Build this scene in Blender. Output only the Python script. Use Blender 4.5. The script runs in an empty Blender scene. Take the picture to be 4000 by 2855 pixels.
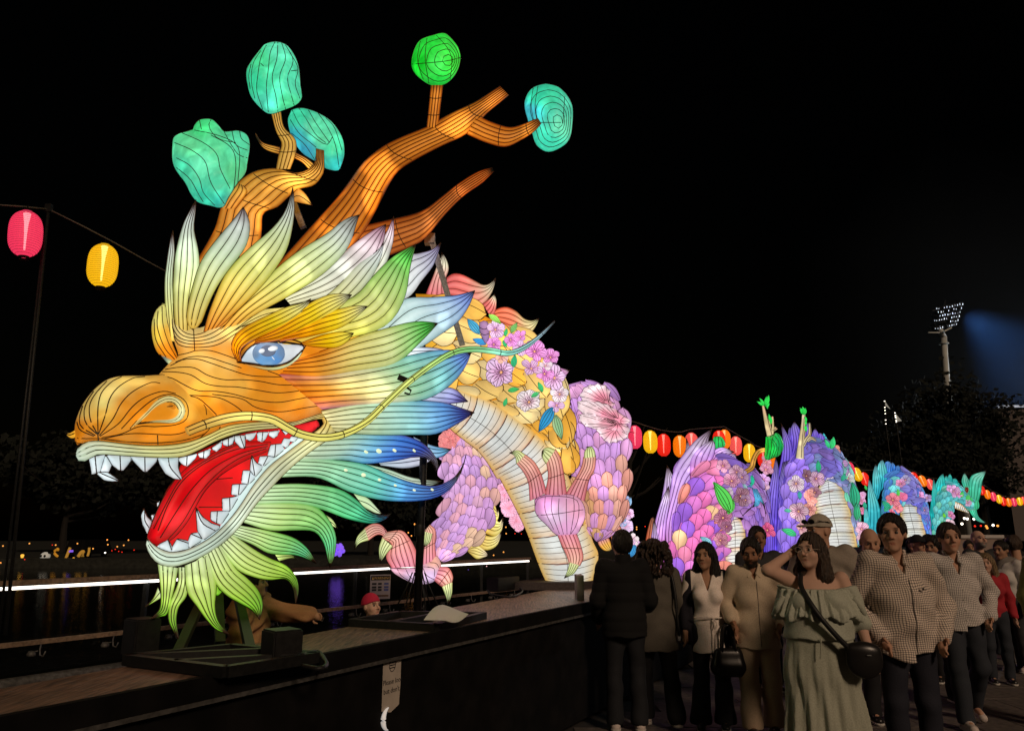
import bpy, bmesh, math, random
import numpy as np
from mathutils import Vector, Matrix, geometry, noise as mnoise

# ------------------------------------------------------------------ camera, sky, sun, exposure
R = math.radians
sc = bpy.context.scene
COL = sc.collection
CAM_H = 1.66
FOC = 2901.0                      # focal length in photograph pixels (4000 wide)
PITCH = math.atan((2095 - 1427.5) / FOC)
cam_d = bpy.data.cameras.new('camera'); cam = bpy.data.objects.new('camera', cam_d); COL.objects.link(cam)
cam.location = (0, 0, CAM_H); cam.rotation_euler = (R(90) + PITCH, 0, 0)
cam_d.sensor_width = 36; cam_d.lens = 36 * FOC / 4000; cam_d.clip_end = 2000
sc.camera = cam
world = bpy.data.worlds.new('World'); sc.world = world; world.use_nodes = True
wn = world.node_tree
SUN_EL, SUN_AZ = R(24), R(-28)
sky = wn.nodes.new('ShaderNodeTexSky'); sky.sky_type = 'NISHITA'; sky.sun_disc = False
sky.sun_elevation = R(1); sky.sun_rotation = R(150)
wn.links.new(sky.outputs['Color'], wn.nodes['Background'].inputs['Color'])
wn.nodes['Background'].inputs['Strength'].default_value = 0.0004
sun_d = bpy.data.lights.new('fill_sun', 'SUN'); fill_sun = bpy.data.objects.new('fill_sun', sun_d); COL.objects.link(fill_sun)
sun_d.energy = 1.25; sun_d.angle = R(9); sun_d.color = (1.0, 0.72, 0.5)  # warm night fill standing in for unseen festival lights behind the camera
fill_sun.location = (3, -3, 9)
fill_sun.rotation_euler = Vector((-0.36, 0.80, -0.46)).to_track_quat('-Z', 'Y').to_euler()
sc.view_settings.view_transform = 'Standard'; sc.view_settings.look = 'None'
sc.view_settings.exposure = 0; sc.view_settings.gamma = 1; sc.view_settings.use_curve_mapping = False
sc.cycles.use_denoising = True
sc.cycles.max_bounces = 5; sc.cycles.diffuse_bounces = 2; sc.cycles.transparent_max_bounces = 8
sc.cycles.sample_clamp_indirect = 3

# ------------------------------------------------------------------ measuring: photograph pixel + distance -> place
CP, SP = math.cos(PITCH), math.sin(PITCH)
def W(x, y, Y):
    dx = (x - 2000.0) / FOC; dy = (1427.5 - y) / FOC
    wy = CP - dy * SP; wz = SP + dy * CP
    t = Y / wy
    return (dx * t, Y, CAM_H + wz * t)
def Wn(P, Y):
    P = np.asarray(P, float); dx = (P[..., 0] - 2000.0) / FOC; dy = (1427.5 - P[..., 1]) / FOC
    wy = CP - dy * SP; wz = SP + dy * CP; t = Y / wy
    return np.stack([dx * t, Y + 0 * t, CAM_H + wz * t], -1)
def tile(x0, y0, s):
    def f(txt):
        out = []
        for w in txt.split():
            p, q = w.split(','); out.append((x0 + float(p) / s, y0 + float(q) / s))
        return out
    return f
tA = tile(200, 1300, 1.75); tB = tile(550, 600, 1.6243); tC = tile(600, 80, 1.3388); tD = tile(1300, 1000, 1.75)
tE = tile(500, 1600, 1.6257); tF = tile(1350, 1600, 1.8208); tG = tile(2400, 1450, 2.03); tH = tile(3000, 1500, 2.03)
tK = tile(0, 2000, 1.899); tL = tile(800, 2200, 1.5173); tM = tile(0, 750, 2.953); tN = tile(3350, 1100, 2.32); tQ = tile(1350, 2000, 2.3958)

# ------------------------------------------------------------------ materials
def lin(c):
    return tuple(((v / 255.0) / 12.92 if v <= 10 else ((v / 255.0 + 0.055) / 1.055) ** 2.4) for v in c[:3])
def mat(name, col, rough=0.7, metal=0.0, emit=0.0, spec=0.3, bump=0.0, bscale=40.0, vary=0.0):
    m = bpy.data.materials.new(name); m.use_nodes = True; nt = m.node_tree; b = nt.nodes['Principled BSDF']
    b.inputs['Base Color'].default_value = (*col, 1); b.inputs['Roughness'].default_value = rough
    b.inputs['Metallic'].default_value = metal; b.inputs['Specular IOR Level'].default_value = spec
    if emit: b.inputs['Emission Color'].default_value = (*col, 1); b.inputs['Emission Strength'].default_value = emit
    if bump or vary:
        tc = nt.nodes.new('ShaderNodeTexCoord'); n = nt.nodes.new('ShaderNodeTexNoise')
        n.inputs['Scale'].default_value = bscale; n.inputs['Detail'].default_value = 5
        nt.links.new(tc.outputs['Object'], n.inputs['Vector'])
        if bump:
            bp = nt.nodes.new('ShaderNodeBump'); bp.inputs['Strength'].default_value = bump; bp.inputs['Distance'].default_value = 0.02
            nt.links.new(n.outputs['Fac'], bp.inputs['Height']); nt.links.new(bp.outputs['Normal'], b.inputs['Normal'])
        if vary:
            r = nt.nodes.new('ShaderNodeValToRGB'); r.color_ramp.elements[0].position = 0.35; r.color_ramp.elements[1].position = 0.68
            r.color_ramp.elements[0].color = (*[c * (1 - vary) for c in col], 1); r.color_ramp.elements[1].color = (*[min(1, c * (1 + vary)) for c in col], 1)
            nt.links.new(n.outputs['Fac'], r.inputs['Fac']); nt.links.new(r.outputs['Color'], b.inputs['Base Color'])
    return m
def fabric(name, strength=1.0, nscale=1.6, lo=0.86, hi=1.28, facing=0.5, crease=0.0, hot=0.6):
    """lit lantern silk: dyed colour per point (Col) times the object's colour; noise puts the uneven glow of inner lamps into the emission."""
    m = bpy.data.materials.new(name); m.use_nodes = True; nt = m.node_tree; L = nt.links.new; N = nt.nodes.new
    b = nt.nodes['Principled BSDF']; b.inputs['Roughness'].default_value = 0.45; b.inputs['Specular IOR Level'].default_value = 0.25
    at = N('ShaderNodeAttribute'); at.attribute_name = 'Col'
    oi = N('ShaderNodeObjectInfo')
    mx = N('ShaderNodeMix'); mx.data_type = 'RGBA'; mx.blend_type = 'MULTIPLY'; mx.inputs[0].default_value = 1
    L(at.outputs['Color'], mx.inputs[6]); L(oi.outputs['Color'], mx.inputs[7])
    base = N('ShaderNodeMix'); base.data_type = 'RGBA'; base.blend_type = 'MULTIPLY'; base.inputs[0].default_value = 1
    base.inputs[7].default_value = (0.3, 0.3, 0.3, 1); L(mx.outputs[2], base.inputs[6])
    L(base.outputs[2], b.inputs['Base Color']); L(mx.outputs[2], b.inputs['Emission Color'])
    ge = N('ShaderNodeNewGeometry')
    n = N('ShaderNodeTexNoise'); n.inputs['Scale'].default_value = nscale; n.inputs['Detail'].default_value = 1.5; L(ge.outputs['Position'], n.inputs['Vector'])
    mr = N('ShaderNodeMapRange'); mr.inputs[1].default_value = 0.32; mr.inputs[2].default_value = 0.7; mr.inputs[3].default_value = lo * strength; mr.inputs[4].default_value = hi * strength
    L(n.outputs['Fac'], mr.inputs[0])
    n2 = N('ShaderNodeTexNoise'); n2.inputs['Scale'].default_value = 9; n2.inputs['Detail'].default_value = 6; n2.inputs['Distortion'].default_value = 1.2; L(ge.outputs['Position'], n2.inputs['Vector'])
    m2 = N('ShaderNodeMapRange'); m2.inputs[1].default_value = 0.3; m2.inputs[2].default_value = 0.7; m2.inputs[3].default_value = 0.93 - crease; m2.inputs[4].default_value = 1.06 + crease
    L(n2.outputs['Fac'], m2.inputs[0])
    n3 = N('ShaderNodeTexNoise'); n3.inputs['Scale'].default_value = nscale * 2.6; n3.inputs['Detail'].default_value = 0; L(ge.outputs['Position'], n3.inputs['Vector'])
    m4 = N('ShaderNodeMapRange'); m4.interpolation_type = 'SMOOTHSTEP'; m4.inputs[1].default_value = 0.56; m4.inputs[2].default_value = 0.78; m4.inputs[3].default_value = 0; m4.inputs[4].default_value = hot; L(n3.outputs['Fac'], m4.inputs[0])
    ad = N('ShaderNodeMath'); ad.operation = 'ADD'; L(mr.outputs[0], ad.inputs[0]); L(m4.outputs[0], ad.inputs[1])
    p0 = N('ShaderNodeMath'); p0.operation = 'MULTIPLY'; L(ad.outputs[0], p0.inputs[0]); L(m2.outputs[0], p0.inputs[1])
    lw = N('ShaderNodeLayerWeight'); lw.inputs['Blend'].default_value = 0.5
    m3 = N('ShaderNodeMapRange'); m3.inputs[1].default_value = 0.0; m3.inputs[2].default_value = 1.0; m3.inputs[3].default_value = 1.06; m3.inputs[4].default_value = 1.06 - facing  # glow darkened towards turned-away sides, shading put into the emission
    L(lw.outputs['Facing'], m3.inputs[0])
    p1 = N('ShaderNodeMath'); p1.operation = 'MULTIPLY'; L(p0.outputs[0], p1.inputs[0]); L(m3.outputs[0], p1.inputs[1])
    L(p1.outputs[0], b.inputs['Emission Strength'])
    return m
FAB = fabric('lantern_silk')
FABB = fabric('belly_silk', 1.0, 1.2, 0.9, 1.15, 0.3, 0.0, 0.2)
FABR = fabric('crumpled_lantern_silk', 1.0, 2.2, 0.88, 1.2, 0.35, 0.16)
FABH = fabric('horn_silk', 1.0, 1.3, 0.85, 1.45, 0.75, 0.04, 2.2)
FABS = fabric('scale_silk', 1.2, 1.2, 0.82, 1.15, 0.35)
WIRE = mat('frame_wire', (0.06, 0.03, 0.018), 0.6)
WIREG = mat('pale_seam_wire', (0.16, 0.11, 0.085), 0.6)
WIRER = mat('frame_wire_reddish', (0.09, 0.02, 0.018), 0.6)
STEEL = mat('galvanised_steel', (0.32, 0.33, 0.34), 0.45, 0.7, bump=.1, vary=.2)
DSTEEL = mat('dark_painted_steel', (0.011, 0.0115, 0.011), 0.55, 0.3, vary=.3)

# ------------------------------------------------------------------ mesh helpers
def tag(o, label=None, cat=None, group=None, kind=None):
    if label: o['label'] = label
    if cat: o['category'] = cat
    if group: o['group'] = group
    if kind: o['kind'] = kind
    return o
ORIG = {}
def thing(name, label, cat, loc=(0, 0, 0), group=None):
    o = bpy.data.objects.new(name, None); COL.objects.link(o); o.location = loc; o.empty_display_size = .2
    ORIG[o.name] = Vector(loc)
    return tag(o, label, cat, group)
def adopt(o, parent, M=None):
    o.parent = parent
    if parent is not None and parent.name in ORIG:
        o.matrix_parent_inverse = Matrix.Translation(-ORIG[parent.name])
    if M is not None: o.matrix_basis = M
    return o
def mesh_data(name, verts, faces, mats, cols=None, smooth=True, mi=None):
    me = bpy.data.meshes.new(name)
    me.from_pydata([tuple(map(float, v)) for v in verts], [], [tuple(int(i) for i in f) for f in faces])
    for m in mats: me.materials.append(m)
    if cols is not None:
        ca = me.color_attributes.new('Col', 'FLOAT_COLOR', 'POINT')
        c4 = np.ones((len(verts), 4), np.float32); c4[:, :3] = np.asarray(cols, np.float32)[:, :3]
        ca.data.foreach_set('color', c4.ravel())
    if mi is not None: me.polygons.foreach_set('material_index', np.asarray(mi, np.int32))
    if smooth: me.polygons.foreach_set('use_smooth', np.ones(len(me.polygons), bool))
    me.update()
    return me
def obj(name, me, parent=None, M=None):
    o = bpy.data.objects.new(name, me); COL.objects.link(o)
    if parent is not None: adopt(o, parent, M)
    elif M is not None: o.matrix_basis = M
    return o
def mobj(name, verts, faces, m, parent=None, cols=None, smooth=True, mi=None):
    return obj(name, mesh_data(name, verts, faces, m if isinstance(m, (list, tuple)) else [m], cols, smooth, mi), parent)
class MB:
    """collects shapes into one mesh"""
    def __init__(s): s.v = []; s.f = []
    def add(s, v, f):
        n = len(s.v); s.v += [tuple(map(float, p)) for p in v]; s.f += [tuple(i + n for i in q) for q in f]; return s
    def box(s, x0, x1, y0, y1, z0, z1, M=None):
        v = [(x0, y0, z0), (x1, y0, z0), (x1, y1, z0), (x0, y1, z0), (x0, y0, z1), (x1, y0, z1), (x1, y1, z1), (x0, y1, z1)]
        if M is not None: v = [tuple(M @ Vector(p)) for p in v]
        return s.add(v, [(3, 2, 1, 0), (4, 5, 6, 7), (0, 1, 5, 4), (1, 2, 6, 5), (2, 3, 7, 6), (3, 0, 4, 7)])
    def beam(s, p, q, w, h):
        p, q = Vector(p), Vector(q); d = (q - p); L = d.length; d.normalize()
        up = Vector((0, 0, 1)) if abs(d.z) < .95 else Vector((0, 1, 0))
        sx = d.cross(up).normalized(); sz = sx.cross(d).normalized()
        M = Matrix.Translation(p) @ Matrix((sx, d, sz)).transposed().to_4x4()
        return s.box(-w / 2, w / 2, 0, L, -h / 2, h / 2, M)
    def tube(s, pts, r, k=8, cap=True):
        v, f = tube_geo(pts, r, k, cap); return s.add(v, f)
    def lathe(s, prof, k=16, c=(0, 0, 0)):
        v = []; f = []
        for (r, z) in prof:
            for i in range(k):
                t = 2 * math.pi * i / k; v.append((c[0] + r * math.cos(t), c[1] + r * math.sin(t), c[2] + z))
        for j in range(len(prof) - 1):
            for i in range(k): f.append((j * k + i, j * k + (i + 1) % k, (j + 1) * k + (i + 1) % k, (j + 1) * k + i))
        return s.add(v, f)
    def prism(s, poly, z0, z1):
        n = len(poly); v = [(x, y, z0) for x, y in poly] + [(x, y, z1) for x, y in poly]
        f = [tuple(range(n - 1, -1, -1)), tuple(range(n, 2 * n))] + [(i, (i + 1) % n, n + (i + 1) % n, n + i) for i in range(n)]
        return s.add(v, f)
    def build(s, name, m, parent=None, smooth=False): return mobj(name, s.v, s.f, m, parent, None, smooth)
def tube_geo(pts, r, k=6, cap=True):
    P = np.asarray(pts, float); n = len(P)
    rr = np.full(n, r, float) if np.isscalar(r) else np.asarray(r, float)
    T = np.gradient(P, axis=0); T /= np.linalg.norm(T, axis=1, keepdims=True) + 1e-12
    ref = np.array([0, 0, 1.0]) if abs(T[:, 2]).mean() < .8 else np.array([0, 1.0, 0])
    U = np.cross(T, ref); U /= np.linalg.norm(U, axis=1, keepdims=True) + 1e-12
    V = np.cross(U, T)
    a = np.arange(k) * 2 * math.pi / k
    v = (P[:, None] + rr[:, None, None] * (np.cos(a)[None, :, None] * U[:, None] + np.sin(a)[None, :, None] * V[:, None])).reshape(-1, 3)
    f = []
    for j in range(n - 1):
        for i in range(k): f.append((j * k + i, j * k + (i + 1) % k, (j + 1) * k + (i + 1) % k, (j + 1) * k + i))
    if cap: f += [tuple(range(k - 1, -1, -1)), tuple((n - 1) * k + i for i in range(k))]
    return v.tolist(), f
def spline(pts, n):
    P = np.asarray(pts, float)
    if len(P) == 2:
        t = np.linspace(0, 1, n)[:, None]; return P[0] * (1 - t) + P[1] * t
    Q = np.vstack([2 * P[0] - P[1], P, 2 * P[-1] - P[-2]]); out = []
    for i in range(1, len(Q) - 2):
        p0, p1, p2, p3 = Q[i - 1], Q[i], Q[i + 1], Q[i + 2]
        t = np.linspace(0, 1, 9)[:-1, None]
        out.append(.5 * ((2 * p1) + (p2 - p0) * t + (2 * p0 - 5 * p1 + 4 * p2 - p3) * t ** 2 + (3 * p1 - p0 - 3 * p2 + p3) * t ** 3))
    out.append(P[-1:]); S = np.vstack(out)
    d = np.r_[0, np.cumsum(np.linalg.norm(np.diff(S[:, :2], axis=0), axis=1))]
    u = np.linspace(0, d[-1], n)
    return np.stack([np.interp(u, d, S[:, c]) for c in range(P.shape[1])], -1)
def gradient(cols, u):
    k = [c[0] for c in cols]; L = np.array([lin(c[1]) for c in cols])
    return np.stack([np.interp(u, k, L[:, c]) for c in range(3)], -1)
def smooth_noise(P, s):
    return np.array([mnoise.noise(Vector(p) * s) for p in P])
class Ribbon:
    """a solid, rounded lantern piece between two traced edges; front bulges towards -Y, back away from it"""
    def __init__(s, name, parent, E1, E2, D, T, cols, lines=(), N=22, Mv=8, wr=0.0034, back=.7, mat_=None, wmat=None, pleat=0.012, edgecol=None, prof=.5, rings=(), sag=0.0, mesh=True, step=0, taper=.7, wire=True, edge=True, rings2=(), dye=1.0):
        s.E1, s.E2 = spline(E1, N), spline(E2, N); s.N = N
        s.D = D if callable(D) else (lambda x, y, D=D: np.full(np.shape(x), float(D)))
        w = np.linalg.norm(s.E1 - s.E2, axis=1); s.wl = np.clip(w / (w.max() + 1e-9), 0, 1) ** taper
        s.T = T; s.prof = prof; s.back = back; s.pl = pleat; s.lines = sorted(lines)
        vs = np.linspace(-1, 1, 2 * Mv + 1); vs = np.sign(vs) * (1 - (1 - np.abs(vs)) ** 1.5)   # finer at the edges
        lv = np.array([-1] + list(s.lines) + [1])
        if len(s.lines) > 1: vs = np.unique(np.concatenate([lv[i] + (lv[i + 1] - lv[i]) * (np.array([0, .02, .08, .25, .5, .75, 1]) if i == 0 else np.array([0, .25, .5, .75, .92, .98, 1]) if i == len(lv) - 2 else np.linspace(0, 1, 5)) for i in range(len(lv) - 1)]).round(6))
        us = np.linspace(0, 1, N)
        U, V = np.meshgrid(us, vs, indexing='ij')
        F = s.surf(U, V); nv = len(vs)
        Bk = s.surf(U, V, True)
        verts = np.concatenate([F.reshape(-1, 3), Bk[:, 1:-1].reshape(-1, 3)])
        nb = nv - 2; off = N * nv; faces = []
        def bi(i, j):
            if j == 0: return i * nv
            if j == nv - 1: return i * nv + nv - 1
            return off + i * nb + j - 1
        for i in range(N - 1):
            for j in range(nv - 1):
                faces.append((i * nv + j, i * nv + j + 1, (i + 1) * nv + j + 1, (i + 1) * nv + j))
                faces.append((bi(i + 1, j), bi(i + 1, j + 1), bi(i, j + 1), bi(i, j)))
        for i in (0, N - 1):
            loop = [i * nv + j for j in range(nv)] + [bi(i, j) for j in range(nv - 2, 0, -1)]
            faces.append(tuple(loop if i else loop[::-1]))
        if mesh:
            Uf = np.concatenate([U.ravel(), U[:, 1:-1].ravel()]); Vf = np.concatenate([V.ravel(), V[:, 1:-1].ravel()])
            C = cols(Uf, Vf) if callable(cols) else gradient(cols, Uf)
            if s.pl and len(s.lines) > 1:
                jj = np.clip(np.searchsorted(lv, Vf, 'right') - 1, 0, len(lv) - 2); qq = np.clip((Vf - lv[jj]) / (lv[jj + 1] - lv[jj]), 0, 1); dk = (1 - np.sin(qq * math.pi)) * dye; C = C ** (1 + .5 * dk)[:, None] * (1 - .14 * dk)[:, None]
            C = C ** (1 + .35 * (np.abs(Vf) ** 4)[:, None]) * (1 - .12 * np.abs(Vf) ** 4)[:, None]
            if edgecol is not None:
                e = (np.abs(Vf) ** 3 * edgecol[1])[:, None]; C = C * (1 - e) + np.array(lin(edgecol[0])) * e
            s.o = mobj(name, verts, faces, mat_ or FAB, parent, C)
            if wire:
                mb = MB()
                n2 = max(8, int(N * .8))
                for v in list(s.lines) + ([-0.995, 0.995] if edge else []):
                    P = s.surf(np.linspace(0, 1, n2), np.full(n2, v)); mb.tube(P - np.array([0, wr * .4, 0]), wr, 5)
                for r in rings:
                    vv = np.linspace(-1, 1, 14); uu = np.clip(r + sag * (1 - vv ** 2), 0, 1)
                    mb.tube(s.surf(uu, vv) - np.array([0, wr * .4, 0]), wr, 5)
                if len(rings2):
                    m2 = MB()
                    for r in rings2:
                        vv = np.linspace(-1, 1, 14); m2.tube(s.surf(np.clip(r + sag * (1 - vv ** 2), 0, 1), vv) - np.array([0, wr, 0]), wr * 1.7, 5)
                    m2.build('ridge_wire', WIRER, s.o, True)
                if mb.v: s.w = mb.build('wire', wmat or WIRE, s.o, True)
    def surf(s, U, V, back=False):
        f = U * (s.N - 1); i = np.clip(np.floor(f).astype(int), 0, s.N - 2); t = (f - i)[..., None]
        e1 = s.E1[i] * (1 - t) + s.E1[i + 1] * t; e2 = s.E2[i] * (1 - t) + s.E2[i + 1] * t
        wl = s.wl[i] * (1 - t[..., 0]) + s.wl[i + 1] * t[..., 0]
        k = ((V + 1) / 2)[..., None]; p = e1 * (1 - k) + e2 * k
        h = np.clip(1 - np.abs(V) ** 2, 0, 1) ** s.prof * s.T * wl
        if s.pl and not back and len(s.lines):
            lv = np.array([-1] + list(s.lines) + [1.0])
            j = np.clip(np.searchsorted(lv, V, 'right') - 1, 0, len(lv) - 2)
            q = (V - lv[j]) / (lv[j + 1] - lv[j]); h = h + s.pl * wl * np.sin(np.clip(q, 0, 1) * math.pi)
        Y = s.D(p[..., 0], p[..., 1])
        return Wn(p, Y + h * s.back if back else Y - h)
    def frame(s, u, v, e=.02):
        u, v = float(u), float(v)
        P = s.surf(np.array([u, min(1, u + e), max(0, u - e), u, u]), np.array([v, v, v, min(.98, v + e), max(-.98, v - e)]))
        du = Vector(P[1] - P[2]).normalized(); dv = Vector(P[3] - P[4]).normalized(); n = du.cross(dv).normalized()
        if n.y > 0: n = -n
        return Vector(P[0]), du, n
def pillow(name, parent, outline, D, T, colpts, lines=(), R_=None, h=14, back=.6, mat_=None, wr=0.0034, wmat=None, edge=True, rings=None, crumple=0.0, prof=.5):
    """solid rounded piece inside a closed traced outline (photograph pixels)"""
    Df = D if callable(D) else (lambda x, y, D=D: np.full(np.shape(x), float(D)))
    O = np.asarray(outline, float); O = spline(np.vstack([O, O[:1]]), max(24, int(np.linalg.norm(np.diff(O, axis=0), axis=1).sum() / h)))[:-1]
    n = len(O); A, B = O, np.roll(O, -1, 0)
    def dist(P):
        AB = B - A; d = np.full(len(P), 1e9)
        for i in range(n):
            t = np.clip(((P - A[i]) @ AB[i]) / (AB[i] @ AB[i] + 1e-9), 0, 1)
            d = np.minimum(d, np.linalg.norm(P - A[i] - t[:, None] * AB[i], axis=1))
        return d
    def inside(P):
        c = np.zeros(len(P), bool)
        for i in range(n):
            (x1, y1), (x2, y2) = A[i], B[i]
            m = ((y1 > P[:, 1]) != (y2 > P[:, 1])) & (P[:, 0] < (x2 - x1) * (P[:, 1] - y1) / (y2 - y1 + 1e-12) + x1); c ^= m
        return c
    lo, hi = O.min(0), O.max(0)
    X, Yy = np.meshgrid(np.arange(lo[0], hi[0], h), np.arange(lo[1], hi[1], h * .87))
    X = X + (np.arange(X.shape[0]) % 2)[:, None] * h / 2
    G = np.stack([X.ravel(), Yy.ravel()], -1); G = G[inside(G)]
    if len(G):
        dg = dist(G); G = G[dg > h * .45]; dg = dg[dg > h * .45]
    else: dg = np.zeros(0)
    Rr = R_ or max(dg.max() if len(dg) else 1, 1)
    def height(d):
        return T * np.clip(1 - (1 - np.clip(d / Rr, 0, 1)) ** 2, 0, 1) ** prof
    allp = np.vstack([O, G]); hh = np.r_[np.zeros(n), height(dg)]
    res = geometry.delaunay_2d_cdt([Vector(p) for p in allp], [(i, (i + 1) % n) for i in range(n)], [], 1, 1e-4)
    tri = [f for f in res[2] if len(f) == 3]; P2 = np.array([tuple(v) for v in res[0]])
    src = [o[0] if o else 0 for o in res[3]]; hh = np.array([hh[i] for i in src]); isb = np.array([i < n for i in src])
    Y = Df(P2[:, 0], P2[:, 1])
    cr = smooth_noise(np.c_[P2 / 60.0, np.zeros(len(P2))], 1.0) * crumple * (hh / (T + 1e-9)) if crumple else 0
    F = Wn(P2, Y - hh - cr); K = Wn(P2, Y + hh * back)
    m = len(P2); bidx = np.where(isb, np.arange(m), 0); cnt = m; bmap = {}
    ext = []
    for i in range(m):
        if isb[i]: bmap[i] = i
        else: bmap[i] = cnt; ext.append(K[i]); cnt += 1
    verts = np.vstack([F] + ([np.array(ext)] if ext else [])); faces = []
    for t in tri:
        faces.append(tuple(t)); b_ = tuple(bmap[i] for i in t[::-1])
        if len(set(b_)) == 3 and not all(isb[i] for i in t): faces.append(b_)
    cp = np.array([(c[0], c[1]) for c in colpts], float); cl = np.array([lin(c[2]) for c in colpts])
    d2 = ((P2[:, None] - cp[None]) ** 2).sum(-1) + 250.0; wgt = d2 ** -1.6; C = (wgt[..., None] * cl[None]).sum(1) / wgt.sum(1, keepdims=True)
    C = np.vstack([C, C[~isb]]) if ext else C
    o = mobj(name, verts, faces, mat_ or FAB, parent, C)
    mb = MB()
    def path(pl, closed=False):
        q = spline(pl, max(8, int(np.linalg.norm(np.diff(np.asarray(pl), axis=0), axis=1).sum() / 16)))
        ins = inside(q); hq = np.where(ins, height(dist(q)), 0)
        if crumple: hq = hq + smooth_noise(np.c_[q / 60.0, np.zeros(len(q))], 1.0) * crumple * (hq / (T + 1e-9))
        mb.tube(Wn(q, Df(q[:, 0], q[:, 1]) - hq - wr * .5), wr, 5)
    for l in lines: path(l)
    if edge: path(np.vstack([O[::2], O[:1]]))
    if rings:
        c, ks = np.array(rings[0]), rings[1]
        for k in ks:
            q = c + (O - c) * k; path(np.vstack([q[::2], q[:1]]))
    if mb.v: mb.build('wire', wmat or WIRE, o, True)
    return o
def tube_part(name, parent, pts, D, r_px, cols, nl=4, N=30, mat_=None, wr=.0035, wire=True, rings=0, k=12, wmat=None):
    """round tapering tube along a traced middle line; r_px = list of radii in photograph pixels"""
    P = spline(pts, N); Y = D(P[:, 0], P[:, 1]) if callable(D) else (np.interp(np.linspace(0, 1, N), np.linspace(0, 1, len(D)), D) if isinstance(D, (list, tuple)) else np.full(N, float(D)))
    w = Wn(P, Y); r = np.interp(np.linspace(0, 1, N), np.linspace(0, 1, len(r_px)), r_px) * Y / FOC
    v, f = tube_geo(w, r, k); u = np.repeat(np.linspace(0, 1, N), k)
    o = mobj(name, v, f, mat_ or FAB, parent, gradient(cols, u))
    if wire:
        mb = MB(); v = np.array(v).reshape(N, k, 3)
        for i in range(nl):
            j = int(i * k / nl); mb.tube(w + (v[:, j] - w) * 1.01, wr, 5)
        for q in range(rings):
            i = int((q + .5) * N / rings); mb.tube(w[i] + (np.vstack([v[i], v[i, :1]]) - w[i]) * 1.01, wr, 5)
        mb.build('wire', wmat or WIRE, o, True)
    return o
# ------------------------------------------------------------------ the big dragon lantern: head
PLAT_Z = 1.04
dragon = thing('dragon_lantern', 'huge lit dragon lantern with white mane, orange snout, red mouth and tree-like horns', 'dragon lantern', (.9, 9.7, PLAT_Z))
def D0(x, y=0): return 4.3 + (np.asarray(x, float) - 300) / 1500 * 2.2
def Dz(o): return lambda x, y: D0(x) + o
def Dbeard(o): return lambda x, y: D0(x) + o - np.clip((np.asarray(y) - 2230) / 260, 0, 1) * .75
def tuft(e1, e2, o, cols, n=3, T=.10, name='mane_tuft', N=24, **k):
    ls = [(-1 + 2 * (i + 1) / (n + 1)) for i in range(n)]
    return Ribbon(name, dragon, e1, e2, Dbeard(o) if cols is LIME else Dz(o), T, cols, ls, N=N, **k)
LIME = None
CREAM = [(0, (228, 146, 50)), (.18, (230, 192, 90)), (.42, (222, 222, 134)), (.7, (212, 226, 178)), (.86, (206, 216, 208)), (.95, (140, 140, 136)), (1, (66, 62, 66))]
WHITE = [(0, (224, 186, 84)), (.3, (218, 220, 146)), (.6, (204, 222, 190)), (.85, (200, 210, 204)), (.95, (150, 140, 142)), (1, (74, 66, 72))]
PINK = [(0, (226, 224, 190)), (.5, (222, 224, 214)), (.78, (226, 208, 216)), (.92, (190, 150, 170)), (1, (90, 66, 84))]
GREEN = [(0, (236, 190, 60)), (.3, (232, 216, 104)), (.6, (216, 224, 150)), (.78, (168, 214, 130)), (.9, (84, 190, 80)), (1, (26, 84, 40))]
BLUE = [(0, (210, 226, 220)), (.45, (198, 222, 226)), (.7, (178, 206, 232)), (.88, (126, 152, 220)), (1, (52, 56, 92))]
# tufts at the back first, front ones nearer
tuft(tB('1500,760 1680,650 1760,635 1850,610 1905,565'), tB('1560,960 1700,910 1780,810 1850,720 1880,650 1905,565'), .30, [(0, (226, 232, 226)), (.5, (222, 226, 230)), (.75, (196, 196, 220)), (.92, (130, 120, 160)), (1, (70, 60, 84))], 3)
tuft(tB('1480,1100 1660,930 1850,912 2000,900 2120,870'), tB('1640,1300 1770,1235 1900,1150 2010,1070 2080,970 2120,870'), .26, BLUE, 3)
tuft(tB('1400,1250 1600,1230 1800,1228 1900,1240 1960,1262'), tB('1450,1400 1650,1330 1820,1300 1900,1280 1960,1262'), .24, [(0, (220, 226, 200)), (.6, (206, 216, 222)), (1, (160, 160, 200))], 2)
tuft(tD('650,900 780,898 850,920 925,995'), tD('560,975 700,1005 800,1008 925,995'), .22, [(0, (214, 220, 232)), (.5, (170, 174, 214)), (.8, (104, 100, 168)), (1, (40, 36, 66))], 2)
tuft(tB('900,900 1150,750 1320,600 1470,490 1555,450'), tB('950,960 1200,900 1400,800 1500,700 1535,600 1555,450'), .16, PINK, 3)
tuft(tB('1350,800 1480,620 1560,500 1605,400'), tB('1430,860 1540,730 1600,560 1605,400'), .22, PINK, 2)
tuft(tB('165,1180 152,850 165,700 185,570 203,490'), tB('240,1200 205,900 203,750 213,620 203,490'), .35, WHITE, 2, T=.06)
tuft(tB('225,1190 207,950 210,750 228,600 270,450 320,350 350,295'), tB('320,1180 325,980 350,840 372,720 362,600 336,480 346,370 350,295'), .02, WHITE, 3)
tuft(tB('450,1150 620,950 850,740 1000,620 1180,510 1290,420 1385,390'), tB('560,1180 700,1040 930,910 1130,785 1280,645 1340,540 1360,470 1385,390'), -.06, CREAM, 3, T=.12)
tuft(tB('400,1130 440,990 540,760 680,610 830,480 910,380 945,290 965,215'), tB('500,1100 610,1000 770,840 862,720 930,600 965,450 974,330 965,215'), -.14, CREAM, 3, T=.12)
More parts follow.
